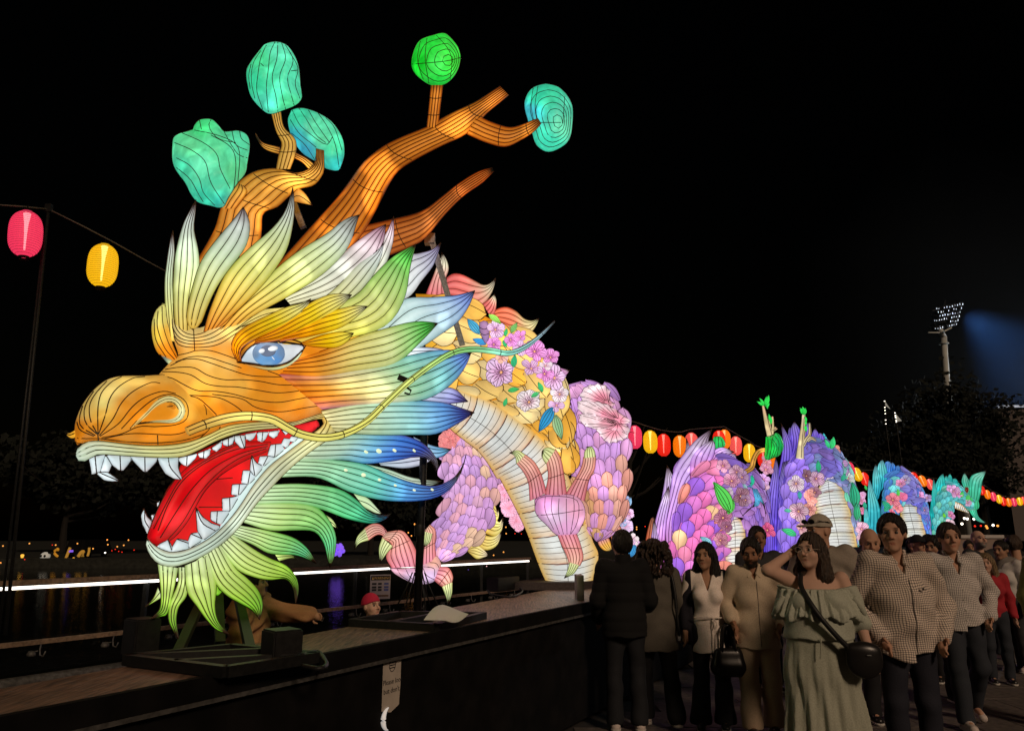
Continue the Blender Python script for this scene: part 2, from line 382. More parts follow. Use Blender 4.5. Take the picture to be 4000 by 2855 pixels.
tuft(tB('330,1118 290,1070 300,960 330,840 380,690 470,560 580,430 650,340'), tB('330,1118 380,1080 420,980 470,870 540,760 660,600 692,480 680,400 650,340'), -.20, WHITE, 2, T=.08)
tuft(tB('700,1080 1000,1010 1330,920 1480,770 1600,655 1745,575'), tB('1000,1290 1300,1175 1480,1130 1600,1050 1680,900 1707,730 1745,575'), -.12, GREEN, 4, T=.13, edgecol=((150, 214, 110), .25))
tuft(tB('950,1040 1100,960 1250,840 1380,700 1500,620 1540,560'), tB('1050,1100 1250,1010 1400,870 1480,760 1530,640 1540,560'), .08, [(0, (232, 206, 96)), (.4, (226, 226, 170)), (.8, (214, 222, 214)), (1, (206, 206, 214))], 2)
tuft(tB('1000,1300 1180,1240 1380,1160 1560,1108 1700,1072 1800,1066 1885,1077'), tB('880,1400 1120,1420 1350,1385 1560,1358 1660,1305 1750,1220 1820,1150 1885,1077'), -.22, [(0, (230, 134, 24)), (.2, (230, 156, 50)), (.42, (226, 212, 130)), (.65, (212, 222, 160)), (.8, (160, 214, 134)), (.9, (84, 190, 80)), (1, (26, 84, 40))], 4, T=.12)
tuft(tB('870,1395 1120,1400 1350,1365 1560,1320 1750,1270 1930,1245 2095,1265'), tB('1150,1625 1350,1600 1550,1590 1800,1560 1950,1480 2050,1370 2095,1265'), -.20, [(0, (226, 130, 20)), (.16, (228, 160, 60)), (.3, (226, 206, 136)), (.45, (222, 226, 170)), (.6, (170, 220, 180)), (.8, (140, 206, 214)), (.92, (110, 150, 224)), (1, (60, 80, 160))], 5, T=.12, edgecol=((110, 140, 220), .25))
tuft(tD('-80,1060 120,1010 300,990 500,985 750,1000 850,1030 968,1070'), tD('15,1200 260,1222 560,1222 700,1217 830,1160 968,1070'), -.17, [(0, (226, 216, 160)), (.3, (196, 222, 190)), (.55, (160, 214, 214)), (.78, (110, 166, 226)), (.9, (66, 82, 170)), (1, (30, 28, 66))], 5, T=.12)
tuft(tD('550,1235 680,1295 810,1320'), tD('640,1390 740,1372 810,1320'), .2, [(0, (190, 210, 230)), (.7, (110, 170, 206)), (1, (50, 70, 90))], 2, T=.05)
tuft(tD('300,1400 480,1330 620,1320 700,1380'), tD('330,1430 480,1450 600,1430 700,1380'), .22, [(0, (200, 214, 224)), (1, (210, 206, 222))], 2, T=.05)
tuft(tD('-80,1230 100,1218 300,1215 480,1225 620,1280 700,1370 722,1430 705,1475'), tD('-250,1400 -60,1400 80,1395 230,1420 450,1395 560,1372 650,1385 690,1430 705,1475'), .04, [(0, (212, 226, 190)), (.25, (180, 214, 196)), (.42, (130, 190, 216)), (.6, (84, 140, 222)), (.78, (60, 84, 170)), (.9, (110, 106, 120)), (1, (60, 52, 52))], 4, T=.11)
tuft(tE('1510,345 1650,378 1800,430 1990,455'), tE('1600,400 1800,492 1900,490 1990,455'), .16, [(0, (190, 224, 190)), (.6, (206, 224, 204)), (1, (90, 100, 90))], 2, T=.05)
SEA = [(0, (206, 228, 190)), (.22, (166, 220, 180)), (.45, (120, 206, 186)), (.62, (98, 160, 220)), (.78, (74, 104, 190)), (.88, (110, 120, 150)), (.95, (150, 156, 140)), (1, (40, 40, 40))]
tuft(tE('1040,300 1300,318 1500,345 1650,408 1800,462 1950,485 2070,432 2128,350 2148,280'), tE('930,430 1200,430 1400,520 1600,572 1800,582 1950,560 2050,500 2120,390 2148,280'), .02, SEA, 4, T=.12, N=30)
tuft(tE('1430,528 1520,560 1612,660'), tE('1500,620 1570,655 1612,660'), .12, [(0, (200, 224, 170)), (1, (206, 224, 190))], 1, T=.04)
LEAFG = [(0, (208, 230, 188)), (.3, (176, 224, 160)), (.6, (120, 210, 150)), (.82, (70, 180, 140)), (.93, (40, 100, 130)), (1, (24, 40, 60))]
tuft(tE('850,480 1100,470 1330,500 1450,570 1520,640 1590,670 1665,665'), tE('790,600 1050,600 1220,630 1400,695 1550,722 1640,692 1665,665'), .0, LEAFG, 4, T=.12)
tuft(tE('1200,640 1290,690 1330,752'), tE('1230,720 1300,740 1330,752'), .08, [(0, (190, 224, 150)), (1, (200, 210, 140))], 1, T=.04)
LIMEG = [(0, (214, 232, 190)), (.3, (196, 226, 150)), (.6, (150, 216, 130)), (.82, (110, 210, 150)), (.94, (120, 170, 90)), (1, (90, 90, 50))]
tuft(tE('760,600 1000,590 1180,608 1270,690 1320,800 1312,920 1282,1000'), tE('715,710 900,765 1050,765 1180,772 1240,842 1265,930 1282,1000'), -.02, LIMEG, 4, T=.11)
tuft(tE('930,910 1030,920 1080,950'), tE('960,960 1040,940 1080,950'), .08, [(0, (200, 220, 130)), (1, (120, 130, 60))], 1, T=.04)
tuft(tE('690,730 900,770 1050,812 1140,882 1195,975'), tE('660,800 790,855 900,912 1050,920 1130,942 1195,975'), -.04, LIMEG, 4, T=.10)
LIME = [(0, (212, 228, 176)), (.3, (204, 226, 136)), (.6, (178, 216, 92)), (.82, (136, 200, 60)), (.94, (90, 130, 40)), (1, (46, 50, 26))]
tuft(tE('650,780 800,885 900,942 1010,992 1070,1070 1082,1150 1065,1225'), tE('580,880 690,1010 800,1062 900,1080 1000,1072 1048,1122 1060,1180 1065,1225'), -.06, LIME, 4, T=.11)
tuft(tE('590,850 680,1000 760,1072 830,1150 856,1240 835,1330'), tE('490,930 550,1090 620,1172 700,1222 790,1272 835,1330'), -.08, LIME, 4, T=.11)
tuft(tE('360,990 375,1150 440,1250 500,1332 560,1392 640,1425'), tE('530,920 562,1100 552,1250 575,1350 640,1425'), -.08, LIME, 3, T=.10)
tuft(tE('320,1000 318,1100 265,1230 258,1330 288,1400 320,1450'), tE('385,1000 375,1170 322,1250 306,1340 320,1450'), -.03, LIME, 2, T=.07)
tuft(tE('188,980 208,1140 204,1260 150,1325'), tE('320,1005 290,1150 252,1290 205,1312 150,1325'), -.02, LIME, 3, T=.07)
tuft(tE('190,1130 160,1200 110,1250'), tE('215,1190 165,1220 110,1250'), .05, LIME, 1, T=.04)
tuft(tE('560,860 620,960 640,1080 610,1140'), tE('430,960 500,1100 560,1180 610,1140'), -.02, LIME, 2, T=.06)
# face: cheek, bridge and forehead
face_out = tB('198,1050 200,1110 215,1200 238,1290 175,1335') + tA('640,430 700,640 900,742 1120,690 1400,610 1640,612 1880,545 1960,640 1985,700 2040,690') + tB('1330,1560 1480,1440 1500,1250 1330,1040 1120,960 880,980 640,1000 520,1000 430,1075 380,1105 300,1100 245,1075')
OR = (226, 142, 34); CR = (222, 214, 150); YL = (234, 190, 70)
fcols = [(*p, c) for pts, c in [
    (tB('250,950 350,1000 450,960 560,960'), (226, 222, 160)), (tB('210,1120 300,1180 450,1180'), (228, 206, 130)), (tB('230,1250 340,1235 470,1240 580,1270'), (236, 150, 40)),
    (tB('600,1100 700,1050 850,1000 1050,960'), (232, 214, 120)), (tB('330,1290 450,1320 560,1330'), (228, 184, 96)), (tB('250,1350 330,1370 480,1380'), (214, 160, 66)),
    (tB('650,1360 760,1390 900,1400 1050,1370 1150,1290 1080,1260'), (232, 138, 22)), (tB('1250,1200 1350,1150'), (236, 180, 60)), (tB('1250,1350 1350,1300 1450,1350'), (228, 196, 120)),
    (tA('850,330 1000,380 1150,420'), (224, 160, 56)), (tA('1000,300 1150,330 1300,360'), (224, 166, 66)), (tA('1050,440 1150,520 1250,560 1400,560'), (222, 128, 20)), (tA('1400,430 1550,440 1700,440'), (226, 146, 36)),
    (tA('1500,540 1700,540 1850,510'), (224, 126, 16)), (tA('1450,370 1600,380'), (222, 134, 30)), (tA('1850,430 2000,420'), (232, 190, 110)), (tA('1950,350 2100,290'), (222, 214, 150)), (tA('1980,560 2100,600'), (222, 220, 180)), (tA('2000,480 2150,440'), (228, 200, 126)),
    (tA('2150,540 2250,540'), (214, 226, 176)), (tB('1250,1560 1400,1500'), (222, 222, 160))] for p in pts]
flines = [tA('815,225 900,185 1000,180 1100,210 1200,245 1350,290 1500,300 1580,300'), tA('780,250 880,235 980,240 1070,290 1180,320 1300,320 1420,330 1560,355 1700,350 1850,300 2050,270 2275,240'),
    tA('760,265 870,270 960,290 1050,345 1150,365 1270,370 1400,390 1540,410 1700,395 1900,350 2100,340 2250,350'), tA('745,290 830,312 900,350 1000,395 1130,400 1250,420 1400,460 1550,475 1700,450 1900,415 2250,410'),
    tA('700,305 800,370 900,420 1020,430 1150,445 1260,500 1330,560'), tA('1100,420 1300,450 1400,510 1560,540 1750,510 1900,490'), tA('1480,260 1580,300 1700,390 1850,490 1925,540'), tA('1700,390 1850,340 2050,260 2200,190'),
    tA('1940,560 2050,505 2200,490'), tA('1950,620 2080,580 2200,560'), tA('1960,680 2080,660 2200,640'), tA('900,425 1000,445 1070,500 1130,560'), tA('850,200 950,165 1060,165 1180,200 1300,240'),
    tB('225,950 235,1080 270,1130 335,1150 410,1130 500,1060 600,985'), tB('205,950 215,1080 260,1150 335,1170 430,1150 530,1090 640,1000'),
    tB('200,1050 205,1110 250,1170 335,1190 450,1170 560,1100 690,1005'), tB('200,1100 230,1180 335,1210 470,1190 580,1130 740,1010'), tB('210,1160 240,1212 335,1230 480,1215 590,1150 700,1080'), tB('345,1250 440,1250 540,1280 620,1310'),
    tB('335,1112 342,1250'), tB('640,1100 800,1040 1000,990'), tB('600,1120 760,1030 950,985'), tB('1030,1330 1200,1270 1350,1250 1480,1250'), tB('1000,1400 1200,1320 1400,1300'), tB('230,1280 300,1265 345,1250')]
pillow('face', dragon, face_out, Dz(.05), .30, fcols, flines, R_=260, h=16, edge=False)
# far brow
pillow('far_brow', dragon, tB('100,990 150,950 168,1060 200,1200 238,1310 185,1310 105,1262 70,1150 74,1050'), Dz(.30), .12, [(*tB('110,1040')[0], (232, 222, 120)), (*tB('150,1000')[0], (226, 222, 130)), (*tB('90,1150')[0], (236, 200, 70)), (*tB('150,1250')[0], (236, 140, 20)), (*tB('210,1280')[0], (238, 136, 16)), (*tB('180,1150')[0], (238, 176, 60))],
    [tB('110,1000 105,1100 150,1230 215,1305'), tB('135,970 140,1080 175,1200 230,1300'), tB('85,1050 95,1180 160,1290')], h=10)
pillow('far_eye', dragon, tB('120,1275 160,1290 205,1318 185,1345 160,1320'), Dz(.28), .04, [(*tB('150,1300')[0], (90, 110, 110)), (*tB('190,1330')[0], (190, 206, 150))], h=6)
# eye
EYE_OUT = tB('622,1322 680,1238 760,1198 860,1197 960,1207 1040,1222 1000,1272 940,1320 860,1345 780,1343 700,1332')
eye = pillow('eye', dragon, EYE_OUT, Dz(-.24), .035, [(*tB('680,1290')[0], (196, 214, 226)), (*tB('970,1250')[0], (214, 224, 230)), (*tB('820,1330')[0], (190, 210, 226))], h=8, wr=.009)
def disc(name, c, rx, ry, o, cols, parent=None, rot=0, clip=None):
    c = tB(c)[0]; rx /= 1.6243; ry /= 1.6243
    pts = [(c[0] + rx * math.cos(t) * math.cos(rot) - ry * math.sin(t) * math.sin(rot), c[1] + rx * math.cos(t) * math.sin(rot) + ry * math.sin(t) * math.cos(rot)) for t in np.linspace(0, 2 * math.pi, 20)[:-1]]
    if clip: pts = [(x, max(clip[0], min(clip[1], y))) for x, y in pts]
    return pillow(name, parent or eye, pts, Dz(o), .012, [(c[0] + rx * a_, c[1] + ry * b_, k) for a_, b_, k in cols], edge=False, h=5, R_=8)
yt, yb = tB('0,1203')[0][1], tB('0,1340')[0][1]
disc('iris', '812,1268', 104, 80, -.272, [(0, -.6, (130, 150, 176)), (-.8, 0, (110, 134, 160)), (.8, 0, (110, 140, 176)), (0, .5, (96, 160, 222)), (0, .95, (150, 196, 236)), (-.5, .6, (110, 170, 226)), (.5, .6, (84, 146, 214))], clip=(yt, yb))
disc('pupil', '806,1252', 52, 38, -.282, [(0, 0, (96, 106, 124)), (0, .8, (110, 124, 150))])
disc('highlight', '768,1252', 21, 15, -.292, [(0, 0, (232, 240, 246))], rot=-.3)
disc('highlight', '838,1237', 33, 17, -.292, [(0, 0, (232, 240, 246))], rot=-.15)
disc('highlight', '840,1298', 14, 3.5, -.292, [(0, 0, (226, 236, 246))], rot=.9)
Ribbon('eyelid', dragon, tB('615,1326 680,1236 760,1192 860,1190 960,1199 1050,1217'), tB('600,1300 670,1215 760,1172 870,1174 970,1185 1050,1217'), Dz(-.25), .03, [(0, (150, 80, 10)), (.4, (220, 150, 40)), (1, (226, 170, 60))], (), N=20, wr=.009)
Ribbon('eyelid', dragon, tB('640,1330 720,1345 820,1356 900,1345 970,1308 1045,1222'), tB('640,1330 720,1356 820,1374 910,1360 990,1312 1045,1222'), Dz(-.24), .02, [(0, (226, 140, 40)), (.5, (206, 214, 150)), (1, (190, 214, 190))], (), N=20)
BROW = [(0, (234, 130, 8)), (.35, (242, 180, 14)), (.6, (244, 214, 40)), (.82, (238, 228, 130)), (.95, (196, 196, 160)), (1, (60, 50, 40))]
tuft(tB('612,1316 574,1232 600,1150 680,1088 800,1030 930,973 1020,952 1078,922'), tB('640,1318 632,1250 690,1200 830,1132 960,1072 1040,1002 1078,922'), -.36, BROW, 3, name='eyebrow_tuft')
tuft(tB('740,1160 950,1012 1050,962 1130,920 1230,890 1338,897'), tB('720,1205 900,1180 1080,1095 1200,1022 1280,962 1338,897'), -.34, BROW, 4, name='eyebrow_tuft')
tuft(tB('960,1110 1150,1012 1290,980 1360,966 1440,970'), tB('880,1195 1080,1158 1250,1112 1350,1052 1440,970'), -.31, BROW, 3, name='eyebrow_tuft')
tuft(tB('1020,1200 1150,1152 1260,1132 1350,1140'), tB('1035,1215 1130,1230 1240,1230 1310,1192 1350,1140'), -.30, [(0, (238, 150, 10)), (.5, (246, 206, 20)), (.85, (242, 226, 90)), (1, (90, 80, 40))], 2, name='eyebrow_tuft', T=.07)
# snout
snout_out = tA('760,285 640,293 480,296 380,322 290,392 215,490 172,590 160,665 172,762 240,745 330,738 500,758 650,771 800,768 950,744 1080,694 1160,640 1100,510 1010,420 900,345 830,305')
scols = [(*p, c) for pts, c in [(tA('330,430 400,400 450,380'), (226, 200, 116)), (tA('350,480'), (240, 224, 130)), (tA('260,470 230,540'), (226, 190, 100)), (tA('320,560 380,560'), (232, 180, 70)), (tA('330,640 300,660'), (224, 136, 20)), (tA('200,640 190,700 300,735 420,730'), (222, 128, 16)),
    (tA('480,340 600,320'), (220, 184, 92)), (tA('500,480 460,600'), (224, 140, 30)), (tA('620,440 720,390 800,370'), (216, 134, 28)), (tA('560,560 650,490'), (226, 130, 14)), (tA('780,560 720,600'), (226, 138, 24)), (tA('920,480 950,560'), (222, 164, 60)), (tA('900,640 800,660'), (222, 126, 14)), (tA('650,700 800,730'), (224, 130, 18)), (tA('1020,520 1080,600'), (220, 140, 30)), (tA('1000,660'), (216, 120, 14)), (tA('700,310 800,320'), (216, 164, 72))] for p in pts]
snl = [tA('320,690 318,550 325,470 350,400 420,330 480,300'), tA('325,690 370,560 400,450 460,370 560,310 640,298'), tA('330,700 420,590 480,480 560,400 680,340 745,345'), tA('335,705 460,620 550,510 640,440 760,400 850,415'), tA('315,690 270,600 262,500 300,420 380,330'),
    tA('310,690 240,620 225,540 245,470 290,400'), tA('300,700 205,640 195,570 215,500'), tA('290,705 200,665 176,610'), tA('480,655 600,532 720,442 830,420 910,460 937,525 922,592 850,628 720,640 600,640 480,690 345,716'), tA('360,722 550,688 800,696 900,682 960,645'), tA('980,440 1050,500 1062,560'), tA('1010,425 1090,500 1130,560'), tA('1070,590 1085,650 1000,735'), tA('180,720 240,722 330,722 500,742 700,752 900,735 1050,690'), tA('318,690 322,736 318,770'), tA('730,762 727,700')]
pillow('snout', dragon, snout_out, Dz(-.05), .36, scols, snl, R_=200, h=15)
Ribbon('nostril_rim', dragon, tA('540,655 640,540 720,462 800,430 875,455 918,525 895,590 830,615 700,612 560,628'), tA('590,622 668,560 735,500 800,470 846,482 872,530 850,572 800,592 700,598 585,622'), Dz(-.35), .05, [(0, (226, 190, 110)), (.35, (220, 208, 140)), (.7, (206, 210, 160)), (1, (230, 190, 90))], (0,), N=30)
pillow('nostril', dragon, tA('590,612 680,528 770,478 840,482 868,530 845,575 740,592'), Dz(-.34), .03, [(*tA('760,520')[0], (232, 160, 40)), (*tA('620,600')[0], (226, 110, 6)), (*tA('850,560')[0], (200, 110, 10)), (*tA('800,490')[0], (190, 110, 14))], [tA('610,600 720,520 830,500')], h=8)
tube_part('far_whisker_stub', dragon, tA('175,690 140,700 105,692'), D0(260) - .0, [16, 12, 2], [(0, (240, 170, 40)), (1, (226, 170, 60))], 4, N=10)
# lips
LIP = [(0, (206, 222, 206)), (.3, (214, 218, 160)), (.6, (214, 206, 130)), (.85, (214, 206, 150)), (1, (216, 190, 110))]
Ribbon('upper_lip', dragon, tA('166,835 172,800 240,747 330,739 500,759 650,772 800,768 950,743 1080,694 1200,637 1350,614 1500,607 1640,612 1780,572 1900,534'), tA('166,835 180,868 215,882 260,860 330,830 540,842 760,852 900,845 1010,800 1130,738 1280,685 1420,662 1560,650 1680,628 1800,590 1880,592'), Dz(-.14), .07, LIP, (-.35, .3), N=40, Mv=5)
Ribbon('lower_lip', dragon, tA('1890,530 1945,575 1950,650 1915,715 1800,792 1650,912 1500,1062 1400,1172 1290,1322 1180,1432 1050,1517 930,1572 830,1597 740,1580 680,1525 648,1450 656,1405'), tA('1852,592 1865,615 1840,650 1760,707 1640,797 1500,905 1390,1032 1300,1170 1220,1275 1120,1375 1010,1445 900,1490 800,1497 722,1462 690,1440 668,1415 656,1405'), Dz(-.16), .08, [(0, (226, 190, 90)), (.12, (206, 206, 150)), (.4, (206, 214, 190)), (.7, (196, 216, 200)), (1, (206, 224, 206))], (-.3, .25), N=46, Mv=5, edgecol=((190, 150, 110), .3))
pillow('mouth_lining', dragon, tA('1815,595 1640,635 1450,660 1280,695 1120,760 1010,810 900,880 870,930 860,980 790,1070 745,1180 705,1280 672,1380 665,1420 700,1450 760,1470 850,1485 1000,1440 1130,1370 1250,1220 1350,1070 1500,900 1700,740 1830,640'), Dz(.22), .02, [(*tA('1200,1100')[0], (176, 6, 12)), (*tA('1400,850')[0], (196, 10, 16)), (*tA('1100,1250')[0], (200, 8, 14)), (*tA('1750,640')[0], (214, 30, 40)), (*tA('900,1400')[0], (206, 16, 22))], [tA('1010,1190 1180,1190'), tA('1130,1000 1240,990')], R_=30)
pillow('tongue', dragon, tA('1500,745 1300,747 1110,818 965,895 862,988 792,1085 732,1200 692,1292 657,1392 682,1436 762,1443 850,1388 930,1290 985,1190 1060,1070 1170,965 1330,870 1490,800'), Dz(.05), .16, [(*tA('1000,950')[0], (186, 8, 16)), (*tA('820,1270')[0], (240, 40, 44)), (*tA('740,1350')[0], (206, 10, 18)), (*tA('900,1130')[0], (190, 6, 14)), (*tA('1300,800')[0], (200, 10, 18)), (*tA('930,1260')[0], (214, 30, 36))],  # brighter red near the tip is a painted highlight
    [tA('1480,760 1250,800 1050,890 900,1010 800,1170 730,1350'), tA('1480,775 1280,830 1100,930 960,1070 850,1230 745,1400'), tA('1470,790 1300,850 1150,950 1020,1090 900,1290 790,1420'), tA('1300,750 1130,830 980,920 870,1020 780,1180 700,1340')], R_=60, h=12)
Ribbon('gum', dragon, tA('1760,705 1640,797 1500,905 1390,1032 1300,1170 1220,1275 1120,1375 1010,1445 900,1490 800,1497 722,1462'), tA('1700,708 1600,790 1450,908 1345,1035 1280,1112 1220,1210 1160,1312 1040,1408 940,1468 820,1488 745,1440'), Dz(-.09), .02, [(0, (190, 212, 206)), (1, (196, 218, 222))], (), N=30, Mv=4, wire=False)
# teeth
TW = (206, 222, 226)
def tooth(txt, o=-.06, ln=None, name='tooth', T=.04):
    p = tA(txt); c = np.mean(p, 0)
    pts = []                                    # keep straight sides: insert points
    for i in range(len(p)):
        a_, b_ = np.array(p[i]), np.array(p[(i + 1) % len(p)])
        pts += [a_ + (b_ - a_) * t for t in (.04, .35, .65, .96)]
    y0 = min(q[1] for q in p); y1 = max(q[1] for q in p)
    cols = [(c[0], y0, (190, 214, 222)), (c[0], c[1], (212, 224, 228)), (c[0], y1, (222, 228, 230)), (c[0] + 25, c[1], (196, 212, 218))]
    return pillow(name, dragon, pts, Dz(o), T, cols, [tA(l) for l in (ln or [])], h=7, wr=.0035)
for t, l in [('255,850 370,830 335,950 278,970', ['300,845 310,955']), ('370,830 415,905 395,952 335,948', None), ('375,832 542,840 552,870 492,942 460,942 413,900', ['470,838 475,940']), ('542,840 727,850 720,882 655,950 630,950 553,868', ['640,848 642,945']), ('870,855 1000,825 985,862 930,912 905,905 875,882', ['930,842 925,905']),
             ('1000,825 1090,790 1085,835 1060,860 1015,852', ['1045,810 1040,855']), ('1090,790 1170,737 1165,782 1130,812 1097,797', None), ('1170,737 1255,705 1245,762 1210,777 1175,767', ['1212,722 1210,772']), ('1325,692 1405,680 1387,722 1360,740 1327,727', None), ('1405,680 1490,675 1467,727 1440,747 1411,737', ['1447,678 1440,742']), ('1490,675 1562,665 1546,707 1520,722 1487,702', None), ('1570,662 1628,680 1602,697', None)]:
    tooth(t, -.04, l)
tooth('727,850 870,850 868,920 895,1002 840,1000 780,962 740,900', -.10, ['800,852 815,920 885,1000'], 'fang', .06)
tooth('1250,706 1325,695 1328,797 1295,787 1255,742', -.07, ['1290,700 1322,790'], 'fang')
tooth('305,958 345,950 392,955 465,1010 420,1018 360,1006', -.06, ['330,955 400,985 460,1010'], 'fang', .05)
for t, l in [('1640,706 1690,714 1662,747 1622,742', None), ('1590,720 1645,726 1610,792 1568,768', None), ('1500,765 1582,757 1595,797 1530,852 1478,837', ['1535,762 1528,845']), ('1425,845 1480,841 1537,853 1450,913 1413,897', ['1482,842 1450,905']), ('1310,940 1360,938 1402,985 1350,1037 1298,1027', ['1362,940 1345,1030']), ('1237,1036 1287,1034 1347,1030 1285,1112 1230,1107', ['1287,1036 1280,1105']),
             ('1168,1131 1220,1126 1287,1110 1225,1217 1170,1217', ['1220,1130 1222,1212']), ('1090,1221 1136,1218 1227,1215 1160,1312 1088,1282', ['1136,1222 1130,1300']), ('955,1372 1002,1360 1042,1412 940,1475 935,1420', ['955,1372 1030,1405']), ('860,1406 937,1420 942,1477 820,1502 823,1468', ['860,1410 935,1435']), ('735,1445 800,1412 832,1468 820,1502 738,1472', ['800,1415 822,1480'])]:
    tooth(t, -.10, l)
tooth('1370,835 1395,882 1452,915 1395,987 1358,937', -.12, ['1370,840 1392,975'], 'fang', .05)
tooth('988,1190 1036,1260 1100,1302 1167,1322 1040,1417 1000,1352', -.14, ['990,1195 1035,1300 1120,1350'], 'fang', .07)
tooth('632,1198 652,1250 690,1292 657,1372 625,1312 613,1252', .18, ['640,1215 640,1280 668,1330'], 'fang', .05)
tooth('720,1160 741,1150 736,1182 722,1190', .25); tooth('683,1245 706,1240 697,1277 686,1280', .25)
# whisker
wp = tA('930,672 1050,625 1200,582 1350,567 1500,587 1600,640 1700,690 1850,716 2000,690 2150,612 2275,492') + tD('120,1170 250,1090 400,970 520,860 680,740 820,660 950,637 1080,648 1200,665 1300,630 1400,560 1515,448')[2:]
tube_part('whisker', dragon, wp, list(np.interp(np.linspace(0, 1, 12), [0, .4, 1], [4.28, 4.85, 6.35])), [17, 19, 17, 16, 15, 14, 13, 12, 11, 12, 12, 9, 3], [(0, (228, 170, 70)), (.12, (228, 206, 110)), (.45, (222, 220, 110)), (.6, (206, 222, 120)), (.75, (150, 222, 130)), (.86, (140, 220, 200)), (.95, (170, 210, 226)), (1, (100, 120, 130))], 5, N=70, wr=.0035, rings=9)
mbk = MB(); mbk.box(-.05, .05, -.012, .012, -.02, .02, Matrix.Translation(W(*tD('490,845')[0], 5.35)) @ Matrix.Rotation(.4, 4, 'Y')); mbk.tube([W(*p, 5.35) for p in tD('500,895 535,920 525,945 490,935')], .008, 5)
mbk.build('whisker_bracket', DSTEEL, dragon)
# horns
HORN = [(0, (206, 128, 44)), (.4, (202, 122, 40)), (.8, (206, 130, 46)), (1, (150, 84, 26))]
def horn(e1, e2, Y, n=5, T=.16, cols=HORN, name='horn_branch', N=26, rings=(.2, .45, .7), wr=.004):
    return Ribbon(name, dragon, tC(e1), tC(e2), Y, T, cols, [-1 + 2 * (i + 1) / (n + 1) for i in range(n)], N=N, back=1.0, mat_=FABH, rings=rings, sag=-.015, wr=wr, taper=1, pleat=.004)
horn('600,1330 850,1050 950,940 1020,850 1100,740 1200,660 1300,610 1430,557 1550,490 1680,430 1750,385 1812,345', '850,1380 1060,1160 1150,1020 1210,900 1270,800 1350,740 1500,660 1640,592 1740,490 1800,440 1858,392', 6.2, 6, .2, N=40, rings=(.25, .42, .58, .75, .88))
horn('1428,560 1440,450 1450,340', '1488,560 1500,450 1514,340', 6.17, 3, .06, N=12, rings=(.3, .7))
horn('1690,495 1760,530 1860,560 1930,545 1990,520 2012,515', '1640,597 1740,640 1840,662 1930,622 1992,580 2027,540', 6.2, 4, .09, N=20, rings=(.4, .8))
horn('1020,1090 1250,1040 1400,1000 1500,930 1600,850 1700,790 1770,772', '1080,1290 1350,1182 1430,1130 1520,1020 1620,920 1720,850 1779,790', 6.6, 5, .13, cols=[(0, (176, 100, 40)), (.5, (184, 110, 50)), (.9, (190, 100, 40)), (1, (120, 60, 24))], N=24, rings=(.3, .75))
FHORN = [(0, (212, 142, 60)), (.4, (216, 150, 66)), (.75, (226, 170, 74)), (1, (180, 120, 50))]
horn('180,1330 310,1110 360,960 440,850 530,790 640,775 730,800 800,785 845,745 850,670', '540,1330 565,1110 575,1010 650,975 725,905 770,880 840,862 888,800 892,740 890,680', 6.35, 5, .16, FHORN, N=36, rings=(.25, .45, .6, .8))
horn('350,985 380,925 440,852', '430,985 490,900 470,865', 6.25, 2, .05, FHORN, N=10, rings=())
horn('640,778 655,700 670,645 640,580 615,485', '715,778 745,690 740,620 682,560 666,478', 6.3, 3, .06, [(0, (226, 176, 90)), (.5, (236, 190, 96)), (1, (206, 150, 70))], N=18, rings=(.3, .6))
horn('533,592 570,640 660,664', '536,612 580,672 660,702', 6.4, 2, .03, FHORN, N=12, rings=())
horn('740,692 800,722 858,768', '738,722 780,745 820,790', 6.38, 2, .03, FHORN, N=12, rings=())
horn('735,900 760,880 800,915 830,968', '730,950 750,952 780,958 830,968', 6.3, 1, .04, FHORN, N=10, rings=())
# leaf clouds on the horn tips
def ball(outl, Y, cols, lines, T=.2, rings=None, **k):
    return pillow('leaf_cloud', dragon, tC(outl), Y, T, [(*tC(p)[0], c) for p, c in cols], [tC(l) for l in lines], h=11, back=1.0, mat_=FABR, rings=rings, crumple=.05, wr=.0036, **k)
TL, GR, BL = (60, 216, 160), (70, 222, 130), (56, 186, 190)
ball('205,572 230,525 300,517 340,550 370,582 440,577 490,602 503,660 492,735 480,800 440,850 390,930 360,980 300,970 230,950 190,900 165,850 105,760 98,660 110,605 160,585', 6.15,
     [('240,560', GR), ('200,650', (100, 216, 150)), ('330,640', (90, 214, 150)), ('450,640', (84, 210, 160)), ('150,780', (70, 206, 160)), ('250,760', (110, 232, 180)), ('330,850', (80, 206, 160)), ('260,930', (56, 196, 160)), ('420,800', (90, 206, 140)), ('360,960', (50, 186, 166))],
     ['215,575 330,600 420,640 450,700 440,850', '150,590 260,640 330,700 350,780 400,880', '110,640 200,680 270,740 300,850 370,960', '120,720 190,760 240,830 260,900 320,968', '120,770 190,830 230,900 260,950', '300,520 290,560 340,620 430,640', '240,522 250,570', '370,585 400,640 440,700 490,720', '410,580 430,650 490,680', '450,580 460,620 500,650', '300,600 400,660 430,740 420,880'])
ball('640,112 690,125 735,180 760,250 768,340 775,410 740,445 680,470 610,490 560,460 510,400 490,330 485,265 510,215 560,150 590,120', 6.25,
     [('560,200', (76, 222, 150)), ('650,160', (96, 226, 180)), ('530,320', (56, 206, 150)), ('640,300', (80, 220, 166)), ('730,330', (84, 214, 170)), ('600,430', (80, 214, 180)), ('700,440', (80, 220, 150))],
     ['635,115 610,170 600,260 590,350 600,480', '590,130 560,200 545,290 540,370 570,465', '650,115 645,200 620,300 640,400 650,478', '670,120 690,200 660,290 670,380 690,465', '690,130 730,210 700,300 720,390 735,445', '560,160 520,230 512,320 530,410', '510,230 498,290 505,360', '710,165 755,250 740,330 765,410', '560,225 575,240', '720,265 750,262'])
